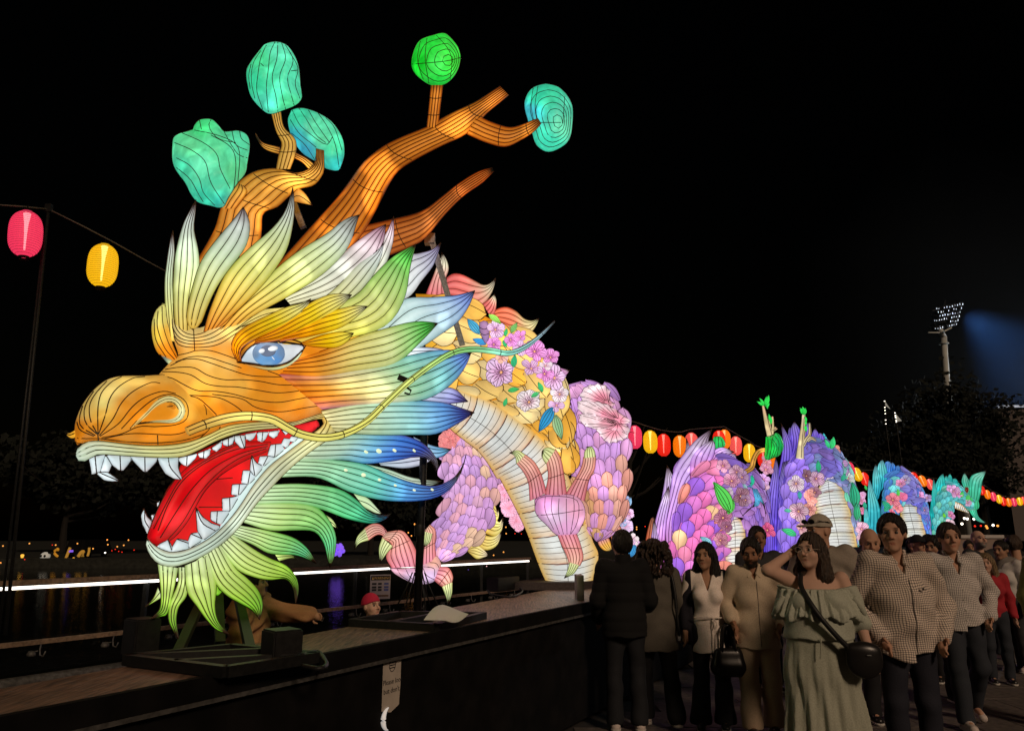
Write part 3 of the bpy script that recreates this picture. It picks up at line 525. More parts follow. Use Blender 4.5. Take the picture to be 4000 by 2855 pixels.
ball('720,470 770,458 850,480 930,530 985,610 998,690 985,750 965,785 900,775 850,740 790,705 750,660 715,590 702,520', 6.55,
     [('760,500', (64, 204, 160)), ('850,560', (96, 222, 170)), ('940,660', (76, 218, 160)), ('740,620', (50, 170, 190)), ('800,680', (56, 160, 190)), ('960,760', (50, 190, 180)), ('880,620', (96, 214, 160))],
     ['725,470 760,540 800,580 900,650 935,610', '760,460 800,520 850,600 900,640', '810,470 850,540 920,640', '860,485 910,560 950,650 970,770', '715,520 760,590 820,640 850,665', '720,590 790,650 850,740', '900,510 945,560 985,680'], T=.16)
ball('1490,70 1525,68 1570,110 1600,160 1603,220 1580,280 1540,325 1500,342 1450,340 1400,310 1360,270 1348,220 1365,150 1400,100', 6.3,
     [('1450,120', (40, 214, 60)), ('1550,150', (60, 220, 70)), ('1400,220', (20, 206, 40)), ('1480,230', (70, 236, 90)), ('1570,220', (60, 214, 60)), ('1500,320', (30, 196, 60))],
     ['1352,230 1450,222 1540,212 1602,196', '1480,80 1540,150 1560,215 1550,310', '1430,95 1420,200 1440,330', '1395,110 1380,210 1410,310'], rings=(tC('1556,210')[0], (.22, .42, .62, .82)))
ball('2050,332 2110,345 2160,390 2190,450 2190,540 2175,620 2130,665 2060,688 2000,650 1980,590 1950,500 1940,430 1965,370 2000,345', 6.5,
     [('2000,400', (50, 206, 160)), ('2080,400', (60, 210, 160)), ('2150,450', (84, 206, 170)), ('2140,560', (110, 226, 180)), ('2040,620', (56, 206, 170)), ('1970,480', (66, 190, 206)), ('2100,660', (64, 212, 170))],
     ['1985,355 1975,450 2000,580', '2010,535 2130,535', '2150,400 2140,540', '2010,345 1995,450 2010,560'], rings=(tC('2125,535')[0], (.2, .36, .52, .68, .84)))
# braces behind the mane
for p, q, Y in (('1840,530', '2040,1215', 6.75), ('975,320', '1030,470', 6.6)):
    mbk = MB(); mbk.beam(W(*tB(p)[0], Y), W(*tB(q)[0], Y), .055, .055)
    if Y > 6.7: mbk.box(-.05, .05, -.04, .04, -.05, .05, Matrix.Translation(W(*tB('1835,545')[0], Y)))
    mbk.build('brace', STEEL, dragon)
# pale dots painted on the blue and green tufts
DOT = mat('pale_dot_paint', lin((226, 238, 200)), .6, emit=.9)
for txt, o in (('222,1336,9 310,1330,14 417,1325,9 552,1326,7 440,1130,7 561,1133,12 668,1136,8 760,1130,6 340,1135,6', -.12), ('85,1462,9 207,1495,13 316,1528,9 424,1566,7 553,1598,7 676,1594,7', -.12), ('709,820,11 812,782,8 890,740,6', -.2)):
    for w in txt.split():
        x, y, r = [float(t) for t in w.split(',')]
        px, py = tD('%f,%f' % (x, y))[0]; Y = float(D0(px)) + o; c = Vector(W(px, py, Y)); rr = r / 1.75 * Y / FOC
        n = 14; v = [c + Vector((rr * math.cos(i * 2 * math.pi / n), 0, rr * math.sin(i * 2 * math.pi / n))) for i in range(n)] + [c + Vector((0, -.006, 0))]
        v2 = [p + Vector((0, .08, 0)) for p in v[:n]]
        mobj('painted_dot', v + v2, [(i, (i + 1) % n, n) for i in range(n)] + [(i, n + 1 + i, n + 1 + (i + 1) % n, (i + 1) % n) for i in range(n)], DOT, dragon)
# ------------------------------------------------------------------ shared pieces: scales, petals, leaves
tR = tile(1600, 950, 2.5256); tS = tile(2500, 1640, 2.7067); tU = tile(2950, 1600, 2.9527); tV = tile(3350, 1760, 4.06)
def plate(name, wfun, zfun, n=9, m=5, veins=(0,), col=None, wr=.016, outline=True, th=.03, m2=None):
    """thin cupped plate along +x (length 1) with wire outline and veins; two materials"""
    t = np.linspace(0, 1, n); s = np.linspace(-1, 1, m); v = []; c = []
    for side in (0, 1):
        for ti in t:
            for si in s:
                w = wfun(ti); y = w * si; z = zfun(ti, si) - side * th
                v.append((ti, y, z)); c.append(col(ti, si) if col else (1, 1, 1))
    f = []; k = n * m
    for i in range(n - 1):
        for j in range(m - 1):
            a = i * m + j; f.append((a, a + m, a + m + 1, a + 1)); f.append((k + a, k + a + 1, k + a + m + 1, k + a + m))
    nf = len(f); mi = [0] * nf
    lines = [[(ti, wfun(ti) * vn, zfun(ti, vn) + wr * .5) for ti in np.linspace(.02, .97, n)] for vn in veins]
    if outline: lines.append([(ti, wfun(ti) * .99, zfun(ti, 1)) for ti in np.linspace(0.02, 1, 14)] + [(ti, -wfun(ti) * .99, zfun(ti, -1)) for ti in np.linspace(1, .02, 14)][1:])
    for l in lines:
        tv, tf = tube_geo(l, wr, 4, False); o = len(v); v += tv; c += [(0, 0, 0)] * len(tv); f += [tuple(i + o for i in q) for q in tf]; mi += [1] * len(tf)
    return mesh_data(name, v, f, [FABS, m2 or WIRER], c, True, mi)
def w_scale(t):
    return .5 * (min(1, (t / .55 + .05)) ** .5 if t < .55 else math.sqrt(max(0, 1 - ((t - .55) / .45) ** 2)))
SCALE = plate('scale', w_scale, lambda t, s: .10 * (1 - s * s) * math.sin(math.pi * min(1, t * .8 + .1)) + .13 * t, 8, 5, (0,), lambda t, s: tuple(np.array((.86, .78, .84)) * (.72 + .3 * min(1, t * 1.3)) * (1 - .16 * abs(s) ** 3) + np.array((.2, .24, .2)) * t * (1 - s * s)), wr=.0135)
def w_pet(t): return .40 * (t ** .6) * (1.15 - t ** 5) * (1.06 if t < .9 else max(.12, 1.06 * math.sqrt(max(0, 1 - ((t - .9) / .115) ** 2))))
PETAL = plate('petal', w_pet, lambda t, s: .28 * math.sin(t * 1.9) * (.5 + .5 * s * s) - .12 * t * t, 8, 5, (-.55, 0, .55), lambda t, s: (1, .62 + .38 * min(1, t * 1.5), .8 + .2 * t), wr=.014)
PETALR = plate('ruffled_petal', lambda t: .52 * (t ** .5) * (1.0 if t < .85 else max(.3, math.sqrt(max(0, 1 - ((t - .85) / .17) ** 2)))), lambda t, s: .3 * t * (.4 + .6 * s * s) + .11 * t * math.sin(s * 7) - .1 * t * t, 8, 11, (-.5, 0, .5), lambda t, s: (1, .6 + .4 * min(1, t * 1.3), .66 + .34 * min(1, t * 1.2)), wr=.009)
LEAF = plate('leaf', lambda t: .24 * math.sin(math.pi * min(1, t * .98 + .02)) ** .8 * (1.25 - .5 * t), lambda t, s: .07 * s * s + .06 * math.sin(t * 3.1), 9, 5, (0, -.5, .5), lambda t, s: (.75 + .3 * abs(s), .85 + .15 * t, .8 + .2 * t), wr=.011, m2=WIRE)
CAL = MB().lathe([(.001, -.12), (.1, -.08), (.12, 0), (.06, .1), (.001, .14)], 8)
CALM = mesh_data('flower', CAL.v, CAL.f, [FABS], [(1, .8, .6)] * len(CAL.v))
rng = random.Random(7)
def M3(x, y, z, p): return Matrix((x, y, z)).transposed().to_4x4().copy() if False else Matrix(((x.x, y.x, z.x, p.x), (x.y, y.y, z.y, p.y), (x.z, y.z, z.z, p.z), (0, 0, 0, 1)))
def tint(c, j=.06):
    l = lin(c); k = 1 + rng.uniform(-j, j); return (min(1.5, l[0] * k), min(1.5, l[1] * k), min(1.5, l[2] * k), 1)
def scales(parent, rb, u0, u1, nu, v0, v1, nv, pal, d=1, wide=1.2, long=1.5, skip=None, taper=None):
    for i in range(nu):
        u = u0 + (u1 - u0) * (i + .5) / nu; k = nv if taper is None else max(2, int(round(nv * taper(u))))
        for j in range(k + (i % 2)):
            v = v0 + (v1 - v0) * (j + (0 if i % 2 else .5)) / k
            v = max(-.97, min(.97, v))
            if skip and skip(u, v): continue
            P, du, n = rb.frame(u, v); du = du * d
            A = rb.surf(np.array([max(0, u - .5 / nu * abs(u1 - u0)), min(1, u + .5 / nu * abs(u1 - u0)), u, u]), np.array([v, v, max(-1, v - (v1 - v0) / k / 2), min(1, v + (v1 - v0) / k / 2)]))
            L = np.linalg.norm(A[0] - A[1]) * long; Wd = np.linalg.norm(A[2] - A[3]) * wide * (1.4 if abs(v) > .8 else 1)
            L = max(L, .03); Wd = max(Wd, L * .62) if abs(v) < .8 else Wd
            x = (du - n * du.dot(n)).normalized(); y = n.cross(x).normalized()
            o = obj('scale', SCALE, parent, M3(x * L, y * Wd, n * L * .8, P - x * L * .62 + n * .01)); o.color = tint(pal(u, v) if callable(pal) else rng.choice(pal))
def flower(parent, px, Y, r_px, col, n=5, kind=0, face=None, col2=None):
    c = Vector(W(*px, Y)); r = r_px * Y / FOC
    z = (Vector(face) if face else Vector((rng.uniform(-.5, .5), -1, rng.uniform(-.3, .5)))).normalized()
    x = z.cross(Vector((0, .2, 1))).normalized(); y = z.cross(x); a0 = rng.uniform(0, 6.28)
    fl = obj('flower', CALM, parent, M3(x * r, y * r, z * r, c)); fl.color = tint(col2 or (236, 190, 150))
    layers = ((n, 1.0, 0.0), (max(3, n - 2), .68, .22)) if kind else ((n, 1.0, 0.0),)
    for (k, s, lift) in layers:
        for i in range(k):
            a = a0 + i * 6.283 / k + rng.uniform(-.12, .12); s_ = s * rng.uniform(.88, 1.08)
            p = obj('petal', PETALR if kind else PETAL, fl, Matrix.Translation((0, 0, lift * .4)) @ Matrix.Rotation(a, 4, 'Z') @ Matrix.Rotation(-.15 - lift * 1.6, 4, 'Y') @ Matrix.Diagonal((s_, s_ * rng.uniform(1.1, 1.4), s_, 1)))
            p.color = tint(col, .1)
    return fl
def leaf(parent, base, tip, Y, col, wide=1.3, yt=0):
    a, b = Vector(W(*base, Y)), Vector(W(*tip, Y + yt)); x = b - a; L = x.length; x.normalize()
    z = Vector((rng.uniform(-.3, .3), -1, rng.uniform(0, .4))); z = (z - x * z.dot(x)).normalized(); y = z.cross(x)
    o = obj('leaf', LEAF, parent, M3(x * L, y * L * wide * .62, z * L, a)); o.color = tint(col); return o
LIL, MAG, WHP, PEA, SAL = (222, 186, 226), (226, 150, 220), (232, 220, 228), (236, 190, 170), (226, 150, 150)
# ------------------------------------------------------------------ dragon neck
def Dn(x, y): return np.interp(np.asarray(y, float), [1000, 1500, 1900, 2290], [7.0, 7.6, 8.7, 9.7])
def bellycol(bands, red=(176, 60, 50), pale=(216, 220, 216), edge=(238, 196, 96), warm=(232, 190, 140)):
    b = np.array(lin(pale)); rr = np.array(lin(red)); e = np.array(lin(edge)); w_ = np.array(lin(warm))
    def f(u, v):
        q = (u - .02 * (1 - v * v)) * bands; fr = q - np.floor(q)
        k = np.clip((fr - .45) / .55, 0, 1)[:, None] ** 1.3; c = b * (1 - k * .7) + w_ * k * .7
        k2 = np.clip((fr - .955) / .045, 0, 1)[:, None]; c = c * (1 - k2 * .8) + rr * k2 * .8
        k3 = (np.clip(np.abs(v) - .40, 0, 1) / .60)[:, None] ** 1.6 * .9
        return c * (1 - k3) + e * k3
    return f
NE2 = tD('720,1080 800,1180 900,1262 990,1332 1060,1420 1120,1520') + tF('1040,395 1095,490 1160,610 1232,750 1290,880 1340,1020 1390,1150 1442,1262')[1:]
NE1 = tD('760,890 950,940 1100,1000 1250,1100 1400,1215 1500,1320') + tF('1560,420 1640,600 1700,760 1760,930 1800,1050 1690,1272')[0:5] + tF('1745,1272')
belly = Ribbon('belly', dragon, NE1, NE2, Dn, .34, bellycol(8), (0.05,), N=150, Mv=5, rings=[i / 40 for i in range(1, 40) if i % 5], rings2=[i / 8 for i in range(1, 8)], sag=.02, wr=.0032, wmat=WIREG, pleat=0, taper=.5, mat_=FABB)
# orange side of the neck
NS = tR('60,500 350,520 600,640 800,750 1000,850 1180,960 1300,1080 1420,1250 1500,1400 1520,1600') + tD('1610,1300 1600,1500')
neck = Ribbon('neck', dragon, NS, tD('700,960 800,905 950,935 1100,995 1250,1095 1400,1210 1500,1310') + tF('1560,400 1590,480'), lambda x, y: Dn(x, y) + .08, .34, [(0, (226, 170, 50)), (.3, (230, 160, 30)), (.6, (236, 170, 30)), (.85, (240, 180, 40)), (1, (226, 190, 140))], (), N=30, Mv=8, wire=False)
NPAL = [(250, 200, 90), (250, 214, 120), (250, 190, 70), (240, 220, 150)]
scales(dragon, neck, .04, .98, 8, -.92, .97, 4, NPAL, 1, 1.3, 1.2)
rib = tR('330,1620 420,1440 600,1440 760,1490 900,1580') if False else None
SALC = [(0, (206, 110, 110)), (.35, (222, 130, 122)), (.6, (226, 170, 150)), (.8, (222, 210, 180)), (.95, (206, 200, 180)), (1, (110, 100, 90))]
PNKC = [(0, (214, 140, 206)), (.6, (226, 170, 220)), (1, (220, 190, 206))]
for e1, e2, o, c in [('160,500 230,330 290,170 310,150 315,90', '375,540 350,380 385,260 365,165 315,90', .3, [(0, (206, 120, 130)), (.45, (222, 170, 160)), (.7, (226, 222, 196)), (1, (150, 140, 130))]),
                     ('365,340 430,300 520,310 640,370 720,412 790,402 850,345', '380,560 560,640 670,645 745,590 805,500 832,430 850,345', .26, SALC), ('720,600 790,548 840,505', '810,740 845,680 856,580 840,505', .22, SALC),
                     ('810,690 870,645 960,630 1050,670 1130,745 1210,767 1275,742', '850,770 1000,870 1140,918 1200,882 1250,810 1275,742', .24, [(0, (222, 120, 90)), (.4, (230, 140, 110)), (.65, (226, 200, 150)), (.95, (214, 214, 160)), (1, (120, 110, 90))]),
                     ('1150,930 1300,1020 1380,1080 1420,1070', '1180,1150 1380,1192 1427,1150 1420,1070', .2, PNKC), ('1400,1190 1490,1232 1578,1255', '1480,1335 1542,1300 1578,1255', .2, PNKC)]:
    Ribbon('back_fin', dragon, tR(e1), tR(e2), lambda x, y, o=o: Dn(x, y) + o, .06, c, (-.5, 0, .5), N=20, Mv=5)
r1 = lambda x, y: tR('%f,%f' % (x, y))[0]
def nY(p, o=.36): return float(Dn(p[0], p[1])) - o
for x, y, r, c, n in [(905, 1275, 140, LIL, 6), (1200, 1240, 95, (206, 170, 206), 4), (1330, 1290, 85, MAG, 5), (1230, 1070, 105, MAG, 5), (1390, 1130, 80, MAG, 5), (845, 855, 85, LIL, 5), (830, 1000, 72, MAG, 5), (995, 955, 65, MAG, 5), (1095, 925, 65, MAG, 4),
                      (1430, 1330, 110, LIL, 5), (1480, 1490, 85, WHP, 5), (1180, 1570, 115, WHP, 6), (1100, 1030, 70, LIL, 4), (1340, 1210, 60, WHP, 4), (900, 1130, 60, PEA, 4), (1450, 1600, 70, LIL, 4)]:
    p = r1(x, y); flower(dragon, p, nY(p) - .04, r * 1.22 / 2.5256, c, n)
p = r1(735, 860); pillow('bud', dragon, tR('690,780 740,765 780,800 785,920 750,990 715,930 690,850'), float(Dn(*p)) - .38, .06, [(*r1(735, 860), (160, 120, 160)), (*r1(740, 960), (150, 120, 170))], [tR('690,830 735,850 782,830'), tR('700,890 740,905 784,890')], h=7)
for b, t, c in [((690, 900), (570, 750), (70, 160, 200)), ((755, 1000), (620, 950), (60, 150, 214)), ((1000, 885), (1062, 785), (120, 180, 100)), ((940, 920), (960, 840), (60, 190, 110)), ((1020, 1230), (1040, 1100), (50, 180, 120)), ((970, 1460), (1085, 1440), (70, 200, 110)), ((930, 1610), (960, 1525), (70, 200, 120)), ((1310, 1470), (1265, 1370), (70, 200, 120)), ((1200, 1520), (1290, 1470), (80, 200, 120)), ((780, 710), (900, 800), (150, 210, 90)), ((920, 960), (960, 1030), (60, 190, 110))]:
    p = r1(*b); leaf(dragon, p, r1(*t), nY(p, .38), c, 1.5)
for b, t, c in [('1505,1035', '1405,1202', (50, 150, 206)), ('1520,1085', '1568,1255', (150, 190, 140))]:
    p = tD(b)[0]; leaf(dragon, p, tD(t)[0], nY(p, .42), c, 1.3)
# peony petals on the far side of the neck
for x, y, r in [(1130, 600, 60), (1160, 700, 65), (1120, 560, 40), (1210, 790, 55), (1240, 830, 40)]:
    p = tF('%d,%d' % (x, y))[0]; flower(dragon, p, nY(p, -.25), r / 1.82, (226, 170, 196), 5, 1)
# ------------------------------------------------------------------ near arm: shoulder and raised claw
SHPAL = lambda u, v: rng.choice([(196, 150, 220), (206, 160, 226), (214, 160, 206)] if u < .5 else [(226, 160, 140), (200, 150, 206), (222, 170, 150), (206, 150, 200), (206, 160, 110)])
sh = Ribbon('shoulder', dragon, tD('1590,885 1595,1100 1620,1300') + tF('1590,420 1650,560 1690,700 1715,830 1780,895'), tD('1700,855 1880,900 1980,1060 2015,1200') + tF('1998,300 2006,450 1996,600 1962,780 1885,870 1800,905'), 9.2, .42, [(0, (206, 150, 220)), (.5, (196, 140, 210)), (1, (214, 150, 180))], (), N=40, Mv=8, taper=.5, wire=False)
scales(dragon, sh, .04, .98, 12, -.9, .92, 5, SHPAL, -1, 1.1, 1.6)
def ruffle(outl, Y, root, n):
    O = spline(np.vstack([tD(outl), tD(outl)[:1]]), 91)[:-1]; c = O.mean(0); d = O - c; k = np.arange(90); O = O + d / (np.linalg.norm(d, axis=1)[:, None] + 1e-6) * (4.2 * np.sin(k * .9))[:, None]
    rt = np.array(tD(root)[0]); idx = [int(q) for q in np.linspace(0, 89, n + 1)[:-1]]
    ln = [[tuple(rt + (O[q] - rt) * t + np.array([0, 5 * math.sin(t * 5 + q)]) * (1 - t)) for t in (.12, .4, .7, .97)] for q in idx]
    cp = [(*(O[q]), (238, 218, 224)) for q in range(0, 90, 9)] + [(*(rt * .65 + O[q] * .35), (222, 110, 140)) for q in range(0, 90, 18)] + [(*rt, (196, 70, 106))]
    pillow('ruffled_petal', dragon, O, Y, .10, cp, ln, h=8, wmat=WIRER, mat_=FABR, crumple=.06)
for o_, Y_, rt_, n_ in [('1690,960 1720,900 1790,878 1860,885 1895,930 1890,975 1930,1020 1860,1040 1780,1020 1720,1000', 8.78, '1880,1000', 14), ('1670,1000 1720,985 1790,995 1860,1010 1940,1055 1990,1095 2025,1115 2010,1150 1930,1150 1850,1130 1760,1110 1690,1060', 8.70, '1960,1120', 14), ('1680,1085 1750,1080 1850,1105 1930,1135 2015,1160 2020,1205 1960,1205 1880,1190 1790,1180 1710,1150', 8.66, '1950,1150', 13), ('1800,1165 1880,1168 1960,1185 2018,1200 2012,1240 1950,1268 1880,1275 1840,1240 1810,1200', 8.68, '1930,1185', 11)]: ruffle(o_, Y_, rt_, n_)
SKIN = [(0, (226, 150, 170)), (.5, (230, 166, 160)), (1, (236, 190, 170))]
CLAWC = [(0, (222, 226, 170)), (.6, (206, 220, 160)), (1, (96, 96, 70))]
def finger(tf, e1, e2, D, T=.10, cols=SKIN, n=4, ring=(.45,)):
    return Ribbon('finger', dragon, tf(e1), tf(e2), D, T, cols, [-1 + 2 * (i + 1) / (n + 1) for i in range(n)], N=20, Mv=6, wmat=WIRER, rings=ring, taper=.6, edgecol=((222, 110, 100), .5), back=1)
def claw(tf, e1, e2, D, T=.07):
    return Ribbon('claw', dragon, tf(e1), tf(e2), D, T, CLAWC, (-.45, 0, .45), N=16, Mv=5, taper=.8, back=1)
pillow('palm', dragon, tF('1345,640 1400,608 1520,600 1640,615 1695,680 1702,770 1665,850 1640,885 1510,893 1430,820 1355,740'), 7.65, .13, [(*tF('1420,650')[0], (226, 150, 206)), (*tF('1500,760')[0], (222, 190, 222)), (*tF('1640,700')[0], (226, 160, 190)), (*tF('1560,850')[0], (222, 160, 206))],
       [tF('1420,620 1420,720 1480,850'), tF('1470,610 1465,720 1520,880'), tF('1520,605 1515,740 1550,885'), tF('1570,608 1570,740 1575,885'), tF('1620,615 1625,720 1600,880'), tF('1345,690 1380,625 1520,615 1640,640 1660,720 1640,820 1600,885'), tF('1360,750 1500,740 1690,710')], h=9, wmat=WIRER, back=1)
finger(tF, '1310,650 1300,520 1262,440 1215,382', '1430,590 1392,460 1342,370 1278,318', 7.75)
finger(tF, '1415,610 1440,480 1432,400 1420,345', '1575,610 1556,480 1532,350 1492,278', 7.72)
finger(tF, '1560,610 1640,480 1680,400 1692,335', '1700,650 1732,500 1772,420 1780,325', 7.75)
finger(tF, '1508,893 1535,960 1568,1030 1590,1090', '1645,885 1672,960 1690,1050 1665,1112', 7.68, .09)
claw(tF, '1215,385 1205,330 1165,305', '1278,320 1225,290 1165,305', 7.66); claw(tF, '1425,385 1400,340 1410,290 1395,335', '1492,285 1440,268 1400,290 1395,335', 7.63)
claw(tF, '1698,345 1700,300 1725,262 1708,268', '1778,335 1770,290 1745,262 1708,268', 7.66); claw(tF, '1592,1085 1580,1140 1555,1197', '1662,1105 1620,1165 1555,1197', 7.62)
# ------------------------------------------------------------------ far arm: hanging leg and claw
LPAL = lambda u, v: rng.choice([(200, 160, 220), (214, 170, 220), (224, 170, 190)] if v < .3 else [(226, 180, 170), (206, 160, 216), (222, 190, 160), (214, 170, 200)])
leg = Ribbon('foreleg', dragon, tF('720,165 685,350 705,560 682,740 632,850 618,960 640,1062'), tF('900,200 1010,340 1082,480 1055,660 1000,850 885,965 700,1072'), lambda x, y: np.interp(y, [1690, 1950, 2180], [8.95, 8.7, 8.15]), .24, [(0, (214, 170, 214)), (.5, (206, 150, 206)), (1, (206, 150, 200))], (), N=34, Mv=8, taper=.5, wire=False)
scales(dragon, leg, .03, .97, 13, -.92, .92, 5, LPAL, -1, 1.1, 1.6)
for x, y, r in [(735, 215, 70), (770, 180, 55), (710, 250, 50)]: flower(dragon, tF('%d,%d' % (x, y))[0], 8.7, r / 1.82, (226, 140, 140), 6, 1)
for e1, e2 in [('1040,640 1070,700 1055,740 1085,710', '1030,780 1075,790 1090,750 1085,710'), ('1030,740 1080,790 1095,800 1120,768', '990,880 1060,900 1110,860 1120,768'), ('960,880 1040,900 1090,880 1112,850', '930,960 1000,1000 1080,960 1112,850'), ('850,995 920,950 975,985 1015,1035', '870,1010 930,1060 985,1048 1015,1035')]:
    Ribbon('elbow_fin', dragon, tF(e1), tF(e2), 8.65, .05, [(0, (214, 180, 90)), (.5, (232, 220, 140)), (1, (236, 220, 200))], (-.4, 0, .4), N=14, Mv=5)
pillow('palm', dragon, tQ('410,515 560,522 700,507 830,400 890,470 882,560 830,645 740,672 650,667 540,622 440,560'), 7.75, .16, [(*tQ('480,540')[0], (226, 170, 190)), (*tQ('640,600')[0], (222, 190, 226)), (*tQ('800,600')[0], (214, 186, 226)), (*tQ('820,460')[0], (230, 170, 150)), (*tQ('660,530')[0], (226, 180, 206))],
       [tQ('420,525 560,525 720,510 820,520'), tQ('480,525 520,590 600,645'), tQ('560,525 600,600 690,668'), tQ('640,518 680,600 770,665'), tQ('720,512 760,590 830,630'), tQ('770,510 830,530 830,600'), tQ('790,470 850,480 885,540')], h=8, wmat=WIRER, back=1)
finger(tQ, '470,440 440,330 370,235 300,210 205,270', '440,300 400,200 330,118 250,108 175,150', 7.8, .09)
finger(tQ, '430,520 380,430 400,350 430,300 340,238', '690,510 660,360 590,230 520,170 385,185', 7.66, .12, n=5, ring=(.5, .8))
finger(tQ, '690,505 705,380 720,250 738,175', '850,440 838,300 842,170 790,116', 7.72, .10)
finger(tQ, '830,640 890,690 920,700 905,690', '880,510 965,520 1005,600 995,660', 7.72, .10, n=3)
claw(tQ, '215,262 130,290 78,352', '180,150 110,230 78,352', 7.75); claw(tQ, '342,238 312,340 322,470', '442,320 390,380 322,470', 7.55)
claw(tQ, '738,180 735,260 732,330', '812,200 790,280 732,330', 7.62); claw(tQ, '902,698 935,780 962,856', '1000,655 995,760 962,856', 7.62)

for x, y, r, c, k_ in [(2015, 740, 45, LIL, 0), (1990, 830, 50, (214, 190, 226), 1), (2040, 920, 50, WHP, 0), (2000, 640, 30, (150, 170, 210), 0), (2060, 960, 40, LIL, 1), (1960, 800, 40, (150, 180, 222), 0)]: flower(dragon, tF('%d,%d' % (x, y))[0], 9.75, r / 1.82, c, 5, k_)
leaf(dragon, tF('2010,690')[0], tF('2028,622')[0], 9.7, (130, 170, 206), 1.4); leaf(dragon, tF('2060,960')[0], tF('2030,1050')[0], 9.6, (60, 150, 214), 1.8); leaf(dragon, tF('1990,960')[0], tF('2010,1040')[0], 9.6, (70, 160, 220), 1.8)
for e1, e2 in [('1880,850 1890,920 1900,960 1960,900', '1940,810 1960,840 1965,870 1960,900'), ('1790,910 1800,960 1840,1000 1890,1000', '1860,890 1880,930 1890,970 1890,1000')]: Ribbon('elbow_fin', dragon, tF(e1), tF(e2), 9.5, .06, [(0, (206, 130, 190)), (.5, (240, 190, 90)), (1, (236, 200, 120))], (-.4, 0, .4), N=14)
# ------------------------------------------------------------------ the four humps and the tail behind
def hump(name, label, Y, basez=PLAT_Z, cx=None):
    x, y = W(cx, 2095, Y)[:2]
    return thing(name, label, 'dragon lantern', (x, Y, basez), 'sections of the dragon lantern along the stage')
def fin(par, tf, e1, e2, Y, cols, n=3, T=.07, N=18):
    return Ribbon('back_fin', par, tf(e1), tf(e2), Y, T, cols, [-1 + 2 * (i + 1) / (n + 1) for i in range(n)], N=N, Mv=5, wr=.005)
ORCH = [(0, (206, 130, 190)), (.35, (206, 160, 226)), (.65, (206, 176, 232)), (.85, (196, 180, 206)), (1, (96, 76, 90))]
PURP = [(0, (110, 86, 206)), (.4, (126, 100, 214)), (.75, (140, 120, 214)), (.92, (130, 120, 170)), (1, (76, 60, 100))]
TEAL = [(0, (40, 150, 170)), (.4, (70, 186, 196)), (.7, (110, 206, 206)), (.92, (110, 180, 190)), (1, (40, 90, 110))]
# hump 2: orchid and pink
h2 = hump('dragon_body_lantern', 'pink and orchid hump of the dragon lantern with large round scales', 13.0, cx=2680); Y2 = 13.0
b2 = Ribbon('body', h2, tG('440,1640 465,1330 530,1020 610,860 720,740 850,700 1000,745 1130,850 1200,1000 1222,1250'), tG('890,1640 880,1350 900,1200 930,1140 960,1120 990,1125 1010,1145 1025,1185 1035,1235 1040,1320'), lambda x, y: Y2 + np.clip((np.asarray(x) - 2860) / 160, 0, 1.2) * .9, .5, [(0, (206, 120, 180)), (.5, (196, 120, 190)), (1, (140, 110, 206))], (), N=44, Mv=8, taper=.4, wire=False)
P2 = lambda u, v: rng.choice([(232, 120, 186), (236, 140, 176), (160, 106, 220), (240, 200, 150), (222, 130, 210), (240, 150, 130)] if u < .6 else [(140, 110, 206), (160, 120, 200), (176, 130, 200)])
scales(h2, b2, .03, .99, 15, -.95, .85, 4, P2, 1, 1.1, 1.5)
Ribbon('belly', h2, tG('880,1180 874,1350 872,1500 870,1640')[::-1][:3] + tG('890,1225 925,1145'), tG('1042,1640 1042,1500 1040,1290 1012,1190 940,1138'), 13.25, .2, bellycol(4.5), (0,), N=36, Mv=5, rings=[i / 18 for i in range(1, 18) if i % 4], rings2=[i / 4.5 for i in range(1, 5)], sag=.02, wr=.004, wmat=WIREG, pleat=0, mat_=FABB)
for e1, e2, o in [('240,1400 255,1290 285,1180 308,1155', '335,1400 345,1300 330,1200 308,1155', .05), ('300,1400 345,1180 385,950 418,745', '460,1400 480,1100 492,900 418,745', .2), ('470,900 470,760 560,640 570,530', '560,900 590,760 600,620 570,530', .45),
                  ('270,1450 320,1200 375,1020 430,910', '400,1450 412,1200 440,1020 430,910', .0), ('420,1560 380,1250 440,950 470,780 560,640 660,530 775,458', '465,1560 490,1200 560,950 640,820 740,700 740,560 775,458', .1),
                  ('600,860 600,700 680,600 780,540', '720,740 780,690 800,600 780,540', .05), ('740,720 775,640 850,603 950,640', '800,715 860,695 890,665 950,640', .15), ('870,690 900,660 960,655', '940,760 965,720 960,655', .2), ('930,740 990,735 1055,745 1122,782', '980,800 1050,775 1122,782', .15), ('300,1560 290,1350 305,1240 315,1160', '400,1560 380,1400 345,1280 315,1160', -.05)]:
    fin(h2, tG, e1, e2, Y2 + o, ORCH if '240,' != e1[:4] else [(0, (226, 130, 90)), (1, (160, 110, 90))])
for x, y, r, c in [(930, 870, 75, (196, 140, 170)), (970, 800, 60, (190, 150, 176)), (1000, 990, 75, (150, 110, 130)), (860, 1160, 80, (170, 110, 140)), (840, 1340, 60, (176, 120, 140)), (1010, 840, 60, (160, 130, 170)), (860, 750, 60, (206, 150, 180)), (1040, 1020, 55, (150, 120, 150)), (1210, 1260, 70, (206, 90, 140)), (890, 1230, 50, (150, 100, 130)), (1150, 1000, 55, (150, 120, 180)), (900, 960, 45, (196, 180, 200))]:
    flower(h2, tG('%d,%d' % (x, y))[0], Y2 - .55 if x < 1100 else Y2 + .2, r / 2.03, c, 5, x % 2)
leaf(h2, tG('920,1120')[0], tG('780,880')[0], Y2 - .62, (90, 210, 90), 1.5); leaf(h2, tG('900,1130')[0], tG('945,1020')[0], Y2 - .62, (90, 210, 90), 1.6); leaf(h2, tG('770,1370')[0], tG('675,1310')[0], Y2 - .6, (130, 190, 210), 1.5)
